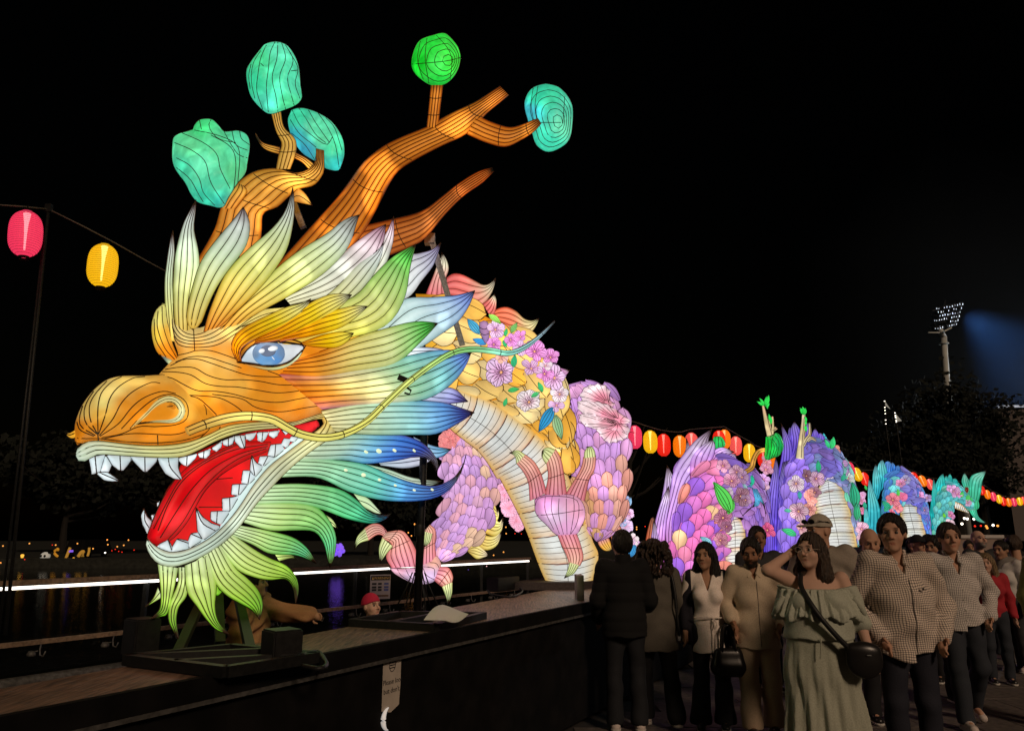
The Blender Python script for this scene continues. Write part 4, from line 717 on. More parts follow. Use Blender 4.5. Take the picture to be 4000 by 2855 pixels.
for e1, e2 in [('1040,920 1080,900 1100,960 1110,1050 1010,1150', '1080,910 1140,980 1150,1060 1080,1080 1010,1150'), ('1100,930 1140,1010 1180,1060 1200,1130', '1130,930 1170,1010 1190,1060 1200,1130')]:
    Ribbon('blue_drape', h2, tG(e1), tG(e2), Y2 - .45, .06, [(0, (90, 160, 206)), (1, (100, 190, 220))], (-.4, 0, .4), N=16, Mv=4, wr=.005)
leaf(h2, tG('1050,950')[0], tG('1010,880')[0], Y2 - .5, (150, 190, 200), 1.5); leaf(h2, tG('1085,910')[0], tG('1092,820')[0], Y2 - .1, (40, 200, 160), 1.6)
tube_part('twisted_branch', h2, tG('1030,800 1060,785 1090,760 1105,700 1130,650 1160,628 1205,620'), Y2 - .2, [9, 10, 9, 9, 8], [(0, (176, 130, 60)), (1, (200, 140, 60))], 5, N=24, mat_=FABH, wr=.005)
def cloud(par, outl, tf, Y, cols, T=.2, lines=()):
    return pillow('leaf_cloud', par, tf(outl), Y, T, [(*tf(p)[0], c) for p, c in cols], [tf(l) for l in lines], h=7, back=1, mat_=FABR, crumple=.05, wr=.006)
cloud(h2, '790,520 840,515 870,545 880,590 840,605 785,612 775,560', tG, Y2 + .35, [('820,560', (40, 190, 90))], .15, ['800,520 795,600', '825,520 825,600', '850,540 860,595'])
cloud(h2, '1200,520 1250,510 1285,488 1325,525 1342,600 1310,665 1260,685 1215,705 1190,685 1196,600', tG, Y2 - .3, [('1220,600', (20, 190, 50)), ('1300,580', (30, 180, 90)), ('1260,650', (40, 196, 80))], .25, ['1215,520 1220,600 1205,695', '1240,515 1245,600 1225,700', '1262,505 1250,560 1270,600 1245,690', '1290,495 1330,570 1320,650', '1270,510 1305,570 1290,670', '1255,540 1290,600 1262,680'])
for p_, r_ in [('1232,512 1208,410 1180,275', [11, 9, 5]), ('1240,470 1232,420 1228,370', [5, 4, 3]), ('1252,500 1258,440 1254,360', [6, 5, 4]), ('1250,470 1268,465 1280,450', [5, 4, 7])]:
    tube_part('bare_twig', h2, tG(p_), Y2 - .25, r_, [(0, (190, 170, 130)), (.6, (170, 150, 110)), (1, (206, 160, 130))], 3, N=12, mat_=FABH, wr=.005)
for b, t in [('1180,275', '1130,240'), ('1185,270', '1150,215'), ('1195,275', '1222,190'), ('1200,280', '1205,200'), ('1205,290', '1228,250'), ('1190,272', '1170,262'), ('1232,400', '1222,340'), ('1240,420', '1240,360'), ('1215,280', '1212,300')]:
    leaf(h2, tG(b)[0], tG(t)[0], Y2 - .28, (50, 230, 90), 1.2)
# hump 3: violet
h3 = hump('dragon_body_lantern', 'tall violet hump of the dragon lantern with bare branch on its crown', 18.5, 1.3, cx=3200); Y3 = 18.5
b3 = Ribbon('body', h3, tG('1275,1560 1300,1250 1320,1000 1355,800 1410,690 1480,600 1570,540 1660,570 1760,640 1840,740 1890,860 1925,1050 1940,1390'), tG('1590,1560 1590,1300 1580,1100 1570,1000 1600,920 1650,860 1700,838 1745,850 1785,890 1825,960 1875,1110 1900,1250 1922,1390'), lambda x, y: Y3 + np.clip((np.asarray(x) - 3230) / 130, 0, 1.2) * 1.0, .7, [(0, (130, 110, 214)), (.45, (120, 96, 200)), (.7, (130, 130, 180)), (1, (90, 180, 160))], (), N=44, Mv=8, taper=.4, wire=False)
P3 = lambda u, v: rng.choice([(170, 140, 246), (160, 130, 240), (150, 120, 232)] if u < .45 else ([(130, 110, 190), (110, 130, 180), (120, 110, 200)] if u < .62 else [(110, 180, 170), (130, 150, 190), (100, 200, 160), (150, 150, 200)]))
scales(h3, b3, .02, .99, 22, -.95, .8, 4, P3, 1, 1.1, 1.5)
Ribbon('belly', h3, tG('1640,1392 1612,1250 1585,1100 1578,1010 1615,925 1680,850'), tG('1928,1392 1895,1200 1832,975 1765,872 1720,842 1690,845'), 19.1, .35, bellycol(5.5, warm=(206, 206, 180)), (0,), N=44, Mv=6, rings=[i / 24 for i in range(1, 24)], rings2=[i / 5.5 for i in range(1, 6)], sag=.02, wr=.005, wmat=WIREG, pleat=0, mat_=FABB)
for e1, e2, o in [('1180,1520 1190,1250 1215,1000 1250,820 1280,675', '1290,1520 1290,1250 1300,1000 1305,800 1280,675', .0), ('1190,1560 1200,1350 1180,1100 1200,950 1205,860', '1260,1560 1270,1300 1240,1100 1235,950 1205,860', -.15), ('1250,1000 1320,700 1335,540 1320,412', '1345,850 1410,700 1400,560 1320,412', .2),
                  ('1380,720 1400,560 1395,470 1425,398', '1450,640 1490,560 1470,460 1425,398', .25), ('1350,760 1370,600 1380,470 1400,440', '1420,680 1430,560 1415,480 1400,440', .35), ('1470,610 1490,500 1520,420 1530,400', '1550,560 1560,500 1550,440 1530,400', .4), ('1540,570 1570,490 1590,450', '1620,560 1620,500 1590,450', .45),
                  ('1250,1460 1265,1100 1300,900 1335,720', '1290,1460 1310,1100 1350,860 1400,700', .1), ('1600,560 1620,500 1640,490', '1680,590 1680,540 1640,490', .45)]:
    fin(h3, tG, e1, e2, Y3 + o, PURP)
fin(h3, tG, '1640,560 1650,520 1660,490 1690,560', '1720,600 1720,580 1700,560 1690,560', Y3 + .5, TEAL)
for x, y, r, c in [(1440, 890, 75, (206, 190, 206)), (1520, 830, 55, (130, 100, 120)), (1600, 850, 65, (196, 160, 190)), (1545, 1000, 60, (226, 160, 150)), (1460, 1110, 80, (206, 170, 190)), (1550, 1090, 60, (222, 160, 150)), (1480, 1240, 70, (214, 170, 180)), (1660, 640, 70, (150, 110, 130)), (1720, 660, 70, (196, 130, 140)), (1700, 720, 60, (222, 160, 170)), (1690, 810, 55, (206, 190, 210)), (1780, 740, 65, (176, 140, 190)), (1800, 800, 55, (170, 140, 190)), (1850, 850, 55, (196, 210, 206)), (1200, 780, 60, (206, 150, 180)), (1180, 860, 60, (190, 150, 206)), (1200, 720, 50, (214, 150, 170)), (1740, 620, 50, (222, 150, 140)), (1960, 1250, 60, (222, 180, 206)), (1960, 1330, 50, (226, 190, 210)), (1180, 920, 50, (206, 170, 196)), (1590, 960, 50, (160, 120, 140))]:
    flower(h3, tG('%d,%d' % (x, y))[0], (Y3 - .8 if x < 1640 else Y3 - .1), r / 2.03, c, 5, x % 2)
for b, t, c in [('1440,1300', '1320,1255', (60, 200, 130)), ('1345,1105', '1410,1108', (90, 200, 170)), ('1615,800', '1610,705', (40, 150, 110)), ('1700,610', '1665,540', (60, 210, 140)), ('1715,615', '1735,520', (60, 220, 130)), ('1465,950', '1470,1020', (70, 170, 180)), ('1900,1080', '1880,880', (50, 170, 130)), ('1915,1180', '1910,1040', (60, 180, 130)), ('1800,870', '1830,810', (50, 170, 140))]:
    leaf(h3, tG(b)[0], tG(t)[0], Y3 - .8, c, 1.6)
for p_, r_ in [('1470,690 1480,560 1495,430 1500,345', [15, 11, 8, 6]), ('1495,590 1520,540 1548,500 1548,412', [7, 6, 5, 3]), ('1530,550 1560,530 1600,550', [6, 6, 3]), ('1490,560 1510,470 1512,420', [5, 4, 3])]:
    tube_part('bare_branch', h3, tG(p_), Y3 - .75, r_, [(0, (214, 200, 160)), (.6, (190, 170, 130)), (1, (206, 190, 160))], 4, N=14, mat_=FABH, wr=.007)
for b, t in [('1500,345', '1470,290'), ('1502,340', '1490,280'), ('1505,345', '1512,290'), ('1508,340', '1515,320'), ('1510,360', '1522,400'), ('1512,390', '1516,430'), ('1512,430', '1520,480'), ('1498,345', '1500,300')]:
    leaf(h3, tG(b)[0], tG(t)[0], Y3 - .8, (50, 230, 90), 1.5)
# hump 4: teal and blue
h4 = hump('dragon_body_lantern', 'teal and blue hump of the dragon lantern beside the small tail', 26, 1.25, cx=3520); Y4 = 26.0
b4 = Ribbon('body', h4, tH('885,1220 900,950 920,830 950,750 1000,700 1080,705 1160,765 1220,860 1262,1000 1285,1215'), tH('1060,1220 1040,1060 1060,970 1090,930 1110,922 1140,930 1180,975 1225,1080 1245,1150 1256,1215'), lambda x, y: Y4 + np.clip((np.asarray(x) - 3540) / 80, 0, 1.2) * 1.2, .8, [(0, (80, 180, 180)), (.4, (80, 140, 200)), (1, (80, 110, 200))], (), N=36, Mv=7, taper=.4, wire=False)
scales(h4, b4, .02, .98, 17, -.95, .8, 4, lambda u, v: rng.choice([(110, 200, 200), (90, 170, 206), (100, 190, 190), (80, 140, 214)] if u < .5 else [(90, 120, 214), (110, 110, 206), (130, 130, 206), (90, 150, 214)]), 1, 1.1, 1.5)
Ribbon('belly', h4, tH('1085,1215 1050,1060 1058,975 1105,925'), tH('1258,1215 1230,1090 1190,990 1128,922'), 26.8, .4, bellycol(5, warm=(206, 206, 190)), (0,), N=36, Mv=5, rings=[i / 18 for i in range(1, 18)], rings2=[i / 5 for i in range(1, 5)], sag=.02, wr=.006, wmat=WIREG, pleat=0, mat_=FABB)
for e1, e2, o in [('770,1220 790,1000 790,850 800,740', '900,1220 890,1000 840,850 800,740', -.2), ('800,1000 825,850 830,720 852,632', '880,900 900,800 880,700 852,632', .2), ('860,900 865,750 870,650 905,595', '930,800 950,720 930,640 905,595', .3), ('900,800 920,680 930,620 962,612', '970,740 990,690 980,640 962,612', .4), ('950,760 960,660 985,618', '1010,710 1010,650 985,618', .5), ('985,720 1010,660 1035,640', '1050,710 1050,670 1035,640', .6), ('1020,710 1040,680 1060,690', '1080,720 1070,700 1060,690', .7), ('770,1220 760,1050 765,940', '830,1220 800,1050 765,940', -.4)]:
    fin(h4, tH, e1, e2, Y4 + o, TEAL if int(e1.split(',')[0]) < 890 else [(0, (50, 110, 190)), (.5, (70, 140, 220)), (1, (110, 170, 226))], N=14)
for x, y, r, c in [(990, 920, 60, (222, 130, 150)), (1020, 980, 45, (226, 140, 150)), (1065, 890, 35, (206, 110, 150)), (1050, 790, 40, (190, 130, 170)), (1140, 830, 45, (196, 130, 190)), (1090, 760, 40, (150, 150, 190)), (1200, 880, 35, (200, 140, 190)), (1170, 800, 35, (150, 130, 206)), (980, 1020, 35, (226, 120, 150)), (740, 930, 35, (206, 150, 190)), (740, 1000, 35, (206, 120, 160)), (745, 880, 30, (206, 160, 200)), (1240, 1000, 40, (130, 130, 200)), (750, 1130, 45, (222, 180, 200)), (755, 1210, 45, (226, 190, 206)), (1260, 900, 35, (170, 150, 200))]:
    flower(h4, tH('%d,%d' % (x, y))[0], (Y4 - .9 if 800 < x < 1110 else Y4 - .2), r / 2.03, c, 5, x % 2)
for b, t, c in [('970,990', '900,925', (50, 180, 140)), ('1030,890', '1025,830', (90, 210, 90)), ('920,1010', '960,960', (50, 170, 130)), ('770,990', '760,930', (40, 160, 130)), ('780,840', '765,800', (60, 200, 90))]:
    leaf(h4, tH(b)[0], tH(t)[0], Y4 - .95, c, 1.8)
# tail
h5 = hump('dragon_tail_lantern', 'turquoise tail of the dragon lantern ending in pointed leaf-shaped fins', 32, 1.25, cx=3690); Y5 = 32.0
b5 = Ribbon('body', h5, tH('1300,1220 1318,950 1350,870 1400,810 1470,790 1540,830 1600,890 1665,960'), tH('1405,1220 1440,1100 1462,1010 1475,960 1500,945 1540,960 1590,990 1640,1000'), Y5, .7, [(0, (60, 170, 180)), (.6, (60, 180, 170)), (1, (70, 180, 140))], (), N=30, Mv=7, taper=.5, wire=False)
scales(h5, b5, .02, .95, 14, -.92, .9, 4, [(110, 206, 200), (90, 190, 190), (80, 180, 180), (110, 200, 170)], 1, 1.1, 1.5)
Ribbon('belly', h5, tH('1480,985 1530,1005 1590,1022'), tH('1485,930 1540,955 1595,1020'), 31.2, .15, bellycol(6), (), N=16, Mv=4, rings=[i / 8 for i in range(1, 8)], wr=.008, pleat=0)
for e1, e2, o in [('1265,1200 1285,1000 1300,850 1310,735', '1330,1200 1330,1000 1340,850 1310,735', -.2), ('1300,950 1320,820 1350,750 1387,705', '1370,860 1410,810 1400,750 1387,705', .2), ('1350,850 1390,760 1415,720', '1420,810 1430,760 1415,720', .3), ('1390,820 1420,750 1443,705', '1460,800 1465,760 1443,705', .4), ('1430,800 1455,760 1485,745', '1500,800 1505,770 1485,745', .5), ('1480,800 1500,780 1505,770', '1530,830 1525,800 1505,770', .5), ('1250,1220 1260,1050 1262,930', '1300,1220 1290,1050 1262,930', -.4)]:
    fin(h5, tH, e1, e2, Y5 + o, [(0, (20, 140, 150)), (.4, (40, 180, 180)), (.8, (70, 200, 190)), (1, (30, 90, 100))], N=14)
TF_ = [(0, (70, 180, 140)), (.5, (80, 186, 160)), (.85, (130, 200, 180)), (1, (60, 90, 90))]
for e1, e2 in [('1600,930 1590,800 1610,730 1660,705 1730,688', '1660,960 1690,860 1700,770 1730,688'), ('1570,850 1535,780 1545,730 1560,702', '1610,890 1610,800 1580,740 1560,702'), ('1590,1000 1640,1070 1690,1095 1738,1102', '1650,970 1665,1040 1700,1080 1738,1102')]:
    fin(h5, tH, e1, e2, Y5 - .1, TF_, 3, .12, 20)
cloud(h5, '1630,930 1660,920 1675,950 1670,985 1640,995 1620,970', tH, Y5 - .3, [('1650,960', (60, 180, 130))], .25, ['1640,925 1645,990', '1660,925 1660,985'])
for x, y, r, c in [(1470, 850, 55, (206, 160, 206)), (1500, 870, 40, (214, 150, 206)), (1435, 830, 35, (196, 150, 200)), (1445, 1040, 40, (200, 130, 180)), (1440, 1110, 40, (222, 190, 206)), (1580, 940, 35, (190, 160, 190)), (1570, 840, 25, (110, 40, 30))]:
    flower(h5, tH('%d,%d' % (x, y))[0], Y5 - .9, r / 2.03, c, 5, 0)
for b, t, c in [('1400,1060', '1390,1020', (110, 200, 60)), ('1410,1110', '1365,1100', (110, 200, 60)), ('1530,900', '1540,850', (70, 200, 90)), ('1590,880', '1570,930', (80, 200, 100)), ('1600,900', '1625,930', (60, 190, 110))]:
    leaf(h5, tH(b)[0], tH(t)[0], Y5 - .95, c, 2)
# ------------------------------------------------------------------ the place: paving, stage, water, railing
def front_x(Y): return -1.77 + .543 * (Y - 2.78) if Y < 13 else np.interp(Y, [13, 18.5, 26, 33], [3.78, 9.5, 16, 22])
def back_x(Y): return float(np.interp(Y, [1.5, 2.5, 3.7, 9.3, 13, 18.5, 26, 33], [-3.0, -2.6, -1.93, .45, 2.0, 5.5, 11.5, 16.5]))
def rail_x(Y): return -5.12 + .628 * (Y - 7.87)
PAVE = mat('dark_stone_paving', (0.10, 0.085, 0.075), .8, bump=.3, bscale=14, vary=.3)
JOINT = mat('paving_joint', (0.03, 0.027, 0.025), .9)
def sheet(name, poly, z0, z1, m, kind='structure'):
    mb = MB(); mb.prism(poly, z0, z1); o = mb.build(name, m); o['kind'] = kind; return o
yend = 17.0
gp = [(-9, -3), (60, -3), (60, 300), (rail_x(yend) + 60, 300), (rail_x(yend) + 14, 60), (rail_x(yend), yend), (rail_x(2.0), 2.0), (rail_x(2.0), -3)]
ground = sheet('ground', [(-9, -3), (60, -3), (60, 300), (62, 300), (14.5, 60), (rail_x(yend) + .15, yend), (rail_x(2.0) + .15, 2.0), (-9, 1.0)], -.9, -.012, JOINT)
pav = MB(); pav.box(-.446, .446, -.296, .296, -.05, 0); pavm = mesh_data('paving_slab', pav.v, pav.f, [PAVE], None, False)
npv = 0
for j in range(26):
    for i in range(14):
        x = .1 + i * .9 + (j % 2) * .45; y = 3.3 + j * .6
        if x < front_x(y) - .1 or abs(x / y) > .78 or npv > 295: continue
        o = obj('paving_slab', pavm, ground, Matrix.Translation((x, y, rng.uniform(-.004, .002))) @ Matrix.Rotation(rng.uniform(-.003, .003), 4, 'Z')); npv += 1
WATER = mat('dark_water', (0.004, 0.006, 0.008), .06, spec=.6)
nt = WATER.node_tree; tc = nt.nodes.new('ShaderNodeTexCoord'); mp = nt.nodes.new('ShaderNodeMapping'); mp.inputs['Scale'].default_value = (2.2, .9, 1)
nz = nt.nodes.new('ShaderNodeTexNoise'); nz.inputs['Scale'].default_value = 3.0; nz.inputs['Detail'].default_value = 3; bp = nt.nodes.new('ShaderNodeBump'); bp.inputs['Strength'].default_value = .25; bp.inputs['Distance'].default_value = .05
nt.links.new(tc.outputs['Object'], mp.inputs['Vector']); nt.links.new(mp.outputs[0], nz.inputs['Vector']); nt.links.new(nz.outputs['Fac'], bp.inputs['Height']); nt.links.new(bp.outputs['Normal'], nt.nodes['Principled BSDF'].inputs['Normal'])
sheet('water', [(-60, -3), (-9.2, -3), (-9.2, 1.0), (rail_x(2.0) - .05, 2.0), (rail_x(yend) - .05, yend), (14.2, 60), (-60, 60)], -1.4, -.75, WATER)
BANK = mat('dark_bank', (0.02, 0.022, 0.018), .9, vary=.4, bscale=3)
sheet('far_bank', [(-200, 60), (14.3, 60), (62, 300), (-200, 300)], -1.0, -.02, BANK)
# stage the dragon stands on
WOOD = bpy.data.materials.new('worn_plywood'); WOOD.use_nodes = True; nt = WOOD.node_tree; b = nt.nodes['Principled BSDF']; b.inputs['Roughness'].default_value = .5
tc = nt.nodes.new('ShaderNodeTexCoord'); mp = nt.nodes.new('ShaderNodeMapping'); mp.inputs['Rotation'].default_value = (0, 0, R(30)); mp.inputs['Scale'].default_value = (14, 1.0, 1)
nz = nt.nodes.new('ShaderNodeTexNoise'); nz.inputs['Scale'].default_value = 5; nz.inputs['Detail'].default_value = 7; nz.inputs['Distortion'].default_value = .8
cr = nt.nodes.new('ShaderNodeValToRGB'); cr.color_ramp.elements[0].position = .3; cr.color_ramp.elements[0].color = (.03, .019, .015, 1); cr.color_ramp.elements[1].position = .72; cr.color_ramp.elements[1].color = (.30, .185, .13, 1)
for a_, b_ in ((tc.outputs['Object'], mp.inputs['Vector']), (mp.outputs[0], nz.inputs['Vector']), (nz.outputs['Fac'], cr.inputs['Fac']), (cr.outputs['Color'], b.inputs['Base Color'])): nt.links.new(a_, b_)
bp = nt.nodes.new('ShaderNodeBump'); bp.inputs['Strength'].default_value = .5; bp.inputs['Distance'].default_value = .01; nt.links.new(nz.outputs['Fac'], bp.inputs['Height']); nt.links.new(bp.outputs['Normal'], b.inputs['Normal'])
BLACKP = mat('black_painted_board', (0.0042, 0.0038, 0.0038), .9, bump=.15, bscale=6, vary=.5, spec=.12)
TRIM = mat('worn_metal_edge', (0.07, 0.068, 0.065), .55, .2, vary=.4, bscale=25)
stage = thing('stage_platform', 'long dark low stage with plywood top and black front boards under the dragon', 'stage', (0, 6, 0))
ys = [1.5, 3.3, 5.1, 6.9, 8.7, 10.6, 12.8]
for y0, y1 in zip(ys[:-1], ys[1:]):
    MB().prism([(front_x(y0) - .05, y0 + .004), (front_x(y1) - .05, y1 - .004), (back_x(y1), y1 - .004), (back_x(y0), y0 + .004)], PLAT_Z - .05, PLAT_Z).build('deck_board', WOOD, stage)
    MB().prism([(front_x(y0) - .04, y0 + .006), (front_x(y1) - .04, y1 - .006), (front_x(y1) - .08, y1 - .006), (front_x(y0) - .08, y0 + .006)], .04, PLAT_Z - .056).build('front_board', BLACKP, stage)
    MB().prism([(back_x(y0) + .02, y0 + .006), (back_x(y1) + .02, y1 - .006), (back_x(y1) + .06, y1 - .006), (back_x(y0) + .06, y0 + .006)], .04, PLAT_Z - .056).build('back_board', BLACKP, stage)
    MB().prism([(front_x(y0), y0), (front_x(y1), y1), (front_x(y1) - .045, y1), (front_x(y0) - .045, y0)], PLAT_Z - .085, PLAT_Z + .012).build('edge_trim', BLACKP, stage)
    MB().prism([(front_x(y0) + .006, y0), (front_x(y1) + .006, y1), (front_x(y1) - .045, y1), (front_x(y0) - .045, y0)], PLAT_Z - .105, PLAT_Z - .0855).build('edge_strip', TRIM, stage)
stage2 = thing('stage_platform', 'higher black stage behind the crowd under the violet, teal and tail sections', 'stage', (9, 20, 0))
for y0, y1, z in ((12.81, 16.5, 1.05), (16.5, 22, 1.3), (22, 28.5, 1.2), (28.5, 35, 1.2)):
    MB().prism([(front_x(y0), y0), (front_x(y1), y1), (back_x(y1), y1), (back_x(y0), y0)], .02, z).build('stage_block', BLACKP, stage2)
MB().prism([(front_x(9.2) - 1.75, 9.2), (front_x(9.2) - .9, 9.2), (front_x(10.2) - .9, 10.2), (front_x(10.2) - 1.85, 10.2)], PLAT_Z + .001, PLAT_Z + .09).build('plinth', mat('dark_plinth_board', (.04, .032, .028), .7, vary=.3), stage)
# railing with LED strip along the water
RAILW = mat('weathered_timber_rail', (0.16, 0.11, 0.075), .7, bump=.3, bscale=30, vary=.35)
LEDM = mat('white_led_strip', (1.0, .93, .84), .4, emit=2.6)
GLASS = bpy.data.materials.new('railing_glass'); GLASS.use_nodes = True; nt = GLASS.node_tree
tr = nt.nodes.new('ShaderNodeBsdfTransparent'); tr.inputs[0].default_value = (.75, .76, .74, 1); gl = nt.nodes.new('ShaderNodeBsdfGlossy'); gl.inputs['Roughness'].default_value = .12; gl.inputs[0].default_value = (.5, .5, .5, 1)
mxs = nt.nodes.new('ShaderNodeMixShader'); mxs.inputs[0].default_value = .06; nt.links.new(tr.outputs[0], mxs.inputs[1]); nt.links.new(gl.outputs[0], mxs.inputs[2]); nt.links.new(mxs.outputs[0], nt.nodes['Material Output'].inputs['Surface'])
rail = thing('railing', 'glass railing along the water with glowing white strip under its handrail', 'railing', (rail_x(9), 9, 0))
def rp(y, z, o=0): return (rail_x(y) + o * .835, y - o * .55, z)
MB().beam(rp(3.2, 1.2), rp(16.6, 1.2), .12, .045).build('top_rail', RAILW, rail)
yl = np.linspace(3.2, 16.6, 10)
for i in range(9): MB().beam(rp(yl[i] + .012, 1.145, .0), rp(yl[i + 1] - .012, 1.145, .0), .045, .03).build('led_strip', LEDM, rail)
MB().beam(rp(3.2, .6, .05), rp(16.6, .6, .05), .05, .045).build('lower_rail', RAILW, rail)
MB().tube([rp(y, .22, .08) for y in np.linspace(2.5, 16.6, 12)], .07, 10).build('kerb_pipe', TRIM, rail, True)
yy = np.linspace(3.2, 16.6, 10)
for i, y in enumerate(yy):
    MB().beam(rp(y, -.1, -.03), rp(y, 1.17, -.03), .045, .06).build('post', DSTEEL, rail)
    if i < 9:
        a_, b_ = rp(y + .04, 0, -.05), rp(yy[i + 1] - .04, 0, -.05)
        MB().beam((a_[0], a_[1], .62), (b_[0], b_[1], .62), .012, .98).build('glass_pane', GLASS, rail)
for y in np.linspace(3.6, 16, 20):
    mb = MB(); p = Vector(rp(y, .575, .08)); mb.tube([p, p + Vector((.0, -.01, -.05)), p + Vector((.02, -.03, -.1)), p + Vector((.06, -.04, -.11)), p + Vector((.08, -.04, -.06))], .008, 6)
    mb.lathe([(.001, -.02), (.04, -.02), (.045, .0), (.03, .03), (.001, .03)], 10, tuple(p + Vector((-.07, -.03, -.09)))); mb.tube([p + Vector((-.07, -.03, -.07)), p + Vector((-.01, -.02, -.06))], .006, 5)
    mb.build('rail_hook', TRIM, rail, True)
# things on the stage
def on_line(px, fx, lo, hi):
    for _ in range(50):
        m = (lo + hi) / 2
        if W(*px, m)[0] - fx(m) > 0: lo = m       # screen point still right of the line -> farther
        else: hi = m
    return (lo + hi) / 2
def stand(name, label, group=None): return thing(name, label, 'stand', (0, 5, PLAT_Z), group)
z0 = PLAT_Z
st = stand('head_stand', 'black steel frame with slanted legs carrying the dragon head by its beard')
def plat(px, py): return (py - 2095)
def P_on(px, py, z=z0):
    # point of the horizontal plane z seen at that pixel
    dx = (px - 2000) / FOC; dy = (1427.5 - py) / FOC; t = (z - CAM_H) / (SP + dy * CP); return Vector((dx * t, (CP - dy * SP) * t, z))
A1, A2, A3, A4 = P_on(490, 2600), P_on(900, 2555), P_on(1235, 2590), P_on(880, 2650)
for p, q in ((A1, A2), (A2, A3), (A3, A4), (A4, A1), (A1, (A2 + A3) / 2), ((A1 + A4) / 2, A3)):
    MB().beam(p + Vector((0, 0, .03)), q + Vector((0, 0, .03)), .045, .05).build('base_bar', DSTEEL, st)
for p, q, w in ((P_on(690, 2560), W(800, 2320, 5.3), .05), (P_on(860, 2520), W(850, 2250, 5.3), .055), (P_on(985, 2575), W(930, 2330, 5.3), .05)):
    MB().beam(p, q, w, w).build('leg', DSTEEL, st)
ps = stand('mane_stand', 'slim dark upright pole on square steel base behind the blue beard tufts')
PB = Vector((-.78, 6.42, z0))
MB().tube([PB, Vector(W(1660, 1640, 6.42))], .033, 10).build('pole', DSTEEL, ps, True)
MB().lathe([(.04, 0), (.045, .02), (.045, .08), (.04, .1)], 10, tuple(PB + Vector((0, 0, .62)))).build('collar', DSTEEL, ps, True)
B1, B2, B3, B4 = P_on(1370, 2446), P_on(1560, 2412), P_on(1890, 2416), P_on(1700, 2466)
for p, q in ((B1, B2), (B2, B3), (B3, B4), (B4, B1), ((B1 + B4) / 2, (B2 + B3) / 2)):
    MB().beam(p + Vector((0, 0, .026)), q + Vector((0, 0, .026)), .05, .05).build('base_bar', DSTEEL, ps)
for a in range(6):
    t = a * math.pi / 3; MB().tube([PB + Vector((.05 * math.cos(t), .05 * math.sin(t), .33)), PB + Vector((.1 * math.cos(t), .1 * math.sin(t), .2)), PB + Vector((.17 * math.cos(t), .17 * math.sin(t), .06))], .006, 5).build('stay', DSTEEL, ps, True)
PAPER = mat('white_paper', (.62, .6, .57), .8, bump=.1, bscale=20)
sh_ = []
pc = [P_on(1655, 2420, z0 + .08), P_on(1730, 2380, z0 + .1), P_on(1830, 2412, z0 + .08), P_on(1740, 2423, z0 + .08)]
mb = MB(); vv = []; n = 8
for i in range(n):
    for j in range(n):
        a_, b_ = i / (n - 1), j / (n - 1); p = (pc[0] * (1 - a_) + pc[1] * a_) * (1 - b_) + (pc[3] * (1 - a_) + pc[2] * a_) * b_
        vv.append(p + Vector((0, 0, .035 * math.sin(a_ * 3) * math.sin(b_ * 4 + 1) + .03 * a_)))
mb.add(vv + [p - Vector((0, 0, .002)) for p in vv], [q for i in range(n - 1) for j in range(n - 1) for q in ((i * n + j, (i + 1) * n + j, (i + 1) * n + j + 1, i * n + j + 1), (n * n + i * n + j, n * n + i * n + j + 1, n * n + (i + 1) * n + j + 1, n * n + (i + 1) * n + j))])
tag(mb.build('paper_sheet', PAPER, None, True), 'loose white sheet lying over the pole base on the stage', 'paper')
BOXM = mat('black_box_plastic', (.009, .009, .009), .5, vary=.3)
def gear(px0, px1, pyb, h, label, name='equipment_box', dep=.16):
    a, b = P_on(px0, pyb), P_on(px1, pyb + (px0 - px1) * .12); t = thing(name, label, 'equipment box', tuple((a + b) / 2), 'equipment boxes on the stage')
    d = (b - a); w = d.length; ang = math.atan2(d.y, d.x); M = Matrix.Translation(a) @ Matrix.Rotation(ang, 4, 'Z')
    bm = bmesh.new(); bmesh.ops.create_cube(bm, size=1); bmesh.ops.scale(bm, vec=(w, dep, h), verts=bm.verts); bmesh.ops.translate(bm, vec=(w / 2, dep / 2, h / 2), verts=bm.verts)
    bmesh.ops.bevel(bm, geom=bm.edges[:], offset=.008, segments=2, affect='EDGES'); bm.transform(M); me = bpy.data.meshes.new('casing'); bm.to_mesh(me); bm.free(); me.materials.append(BOXM)
    obj('casing', me, t); return t, M, w, h
t, M, w, h = gear(1065, 1180, 2605, .165, 'small black box with white tag beside the stand under the beard')
mb = MB(); mb.box(w * .52, w * .62, -.004, .001, .02, .04, M); mb.build('label_tag', PAPER, t)
mb = MB(); mb.box(w * .545, w * .595, -.0055, -.0035, .025, .034, M); mb.build('tag_mark', BOXM, t)
gear(1945, 2030, 2312, .155, 'grey-black box with coiled cable near the foot of the pale belly')
gear(520, 620, 2570, .19, 'dark box behind the base bars left of the beard')
CABLE = mat('black_cable', (.012, .012, .012), .5)
def cable(pts, label, r=.012):
    tag(mobj('cable', *tube_geo(spline([tuple(p) for p in pts], 30), r, 6), CABLE), label, 'cable', 'cables on the stage')
cable([P_on(1180, 2560, z0 + .05), P_on(1240, 2545, z0 + .03), P_on(1275, 2590, z0 + .012), P_on(1250, 2610, z0 + .012), P_on(1180, 2600, z0 + .012)], 'black cable looping beside the small tagged box')
cable([P_on(2030, 2295, z0 + .07), P_on(2040, 2310, z0 + .03), P_on(2000, 2330, z0 + .012), P_on(1940, 2325, z0 + .012), P_on(1915, 2318, z0 + .012), P_on(1905, 2305, z0 + .03)], 'black cable curling in front of the box by the belly')
mb = MB(); a = P_on(2255, 2345); mb.box(a.x, a.x + .07, a.y, a.y + .3, z0, z0 + .24); tag(mb.build('board', mat('pale_grey_board', (.3, .28, .27), .8)), 'upright pale board at the stage edge beside the man in black', 'board')
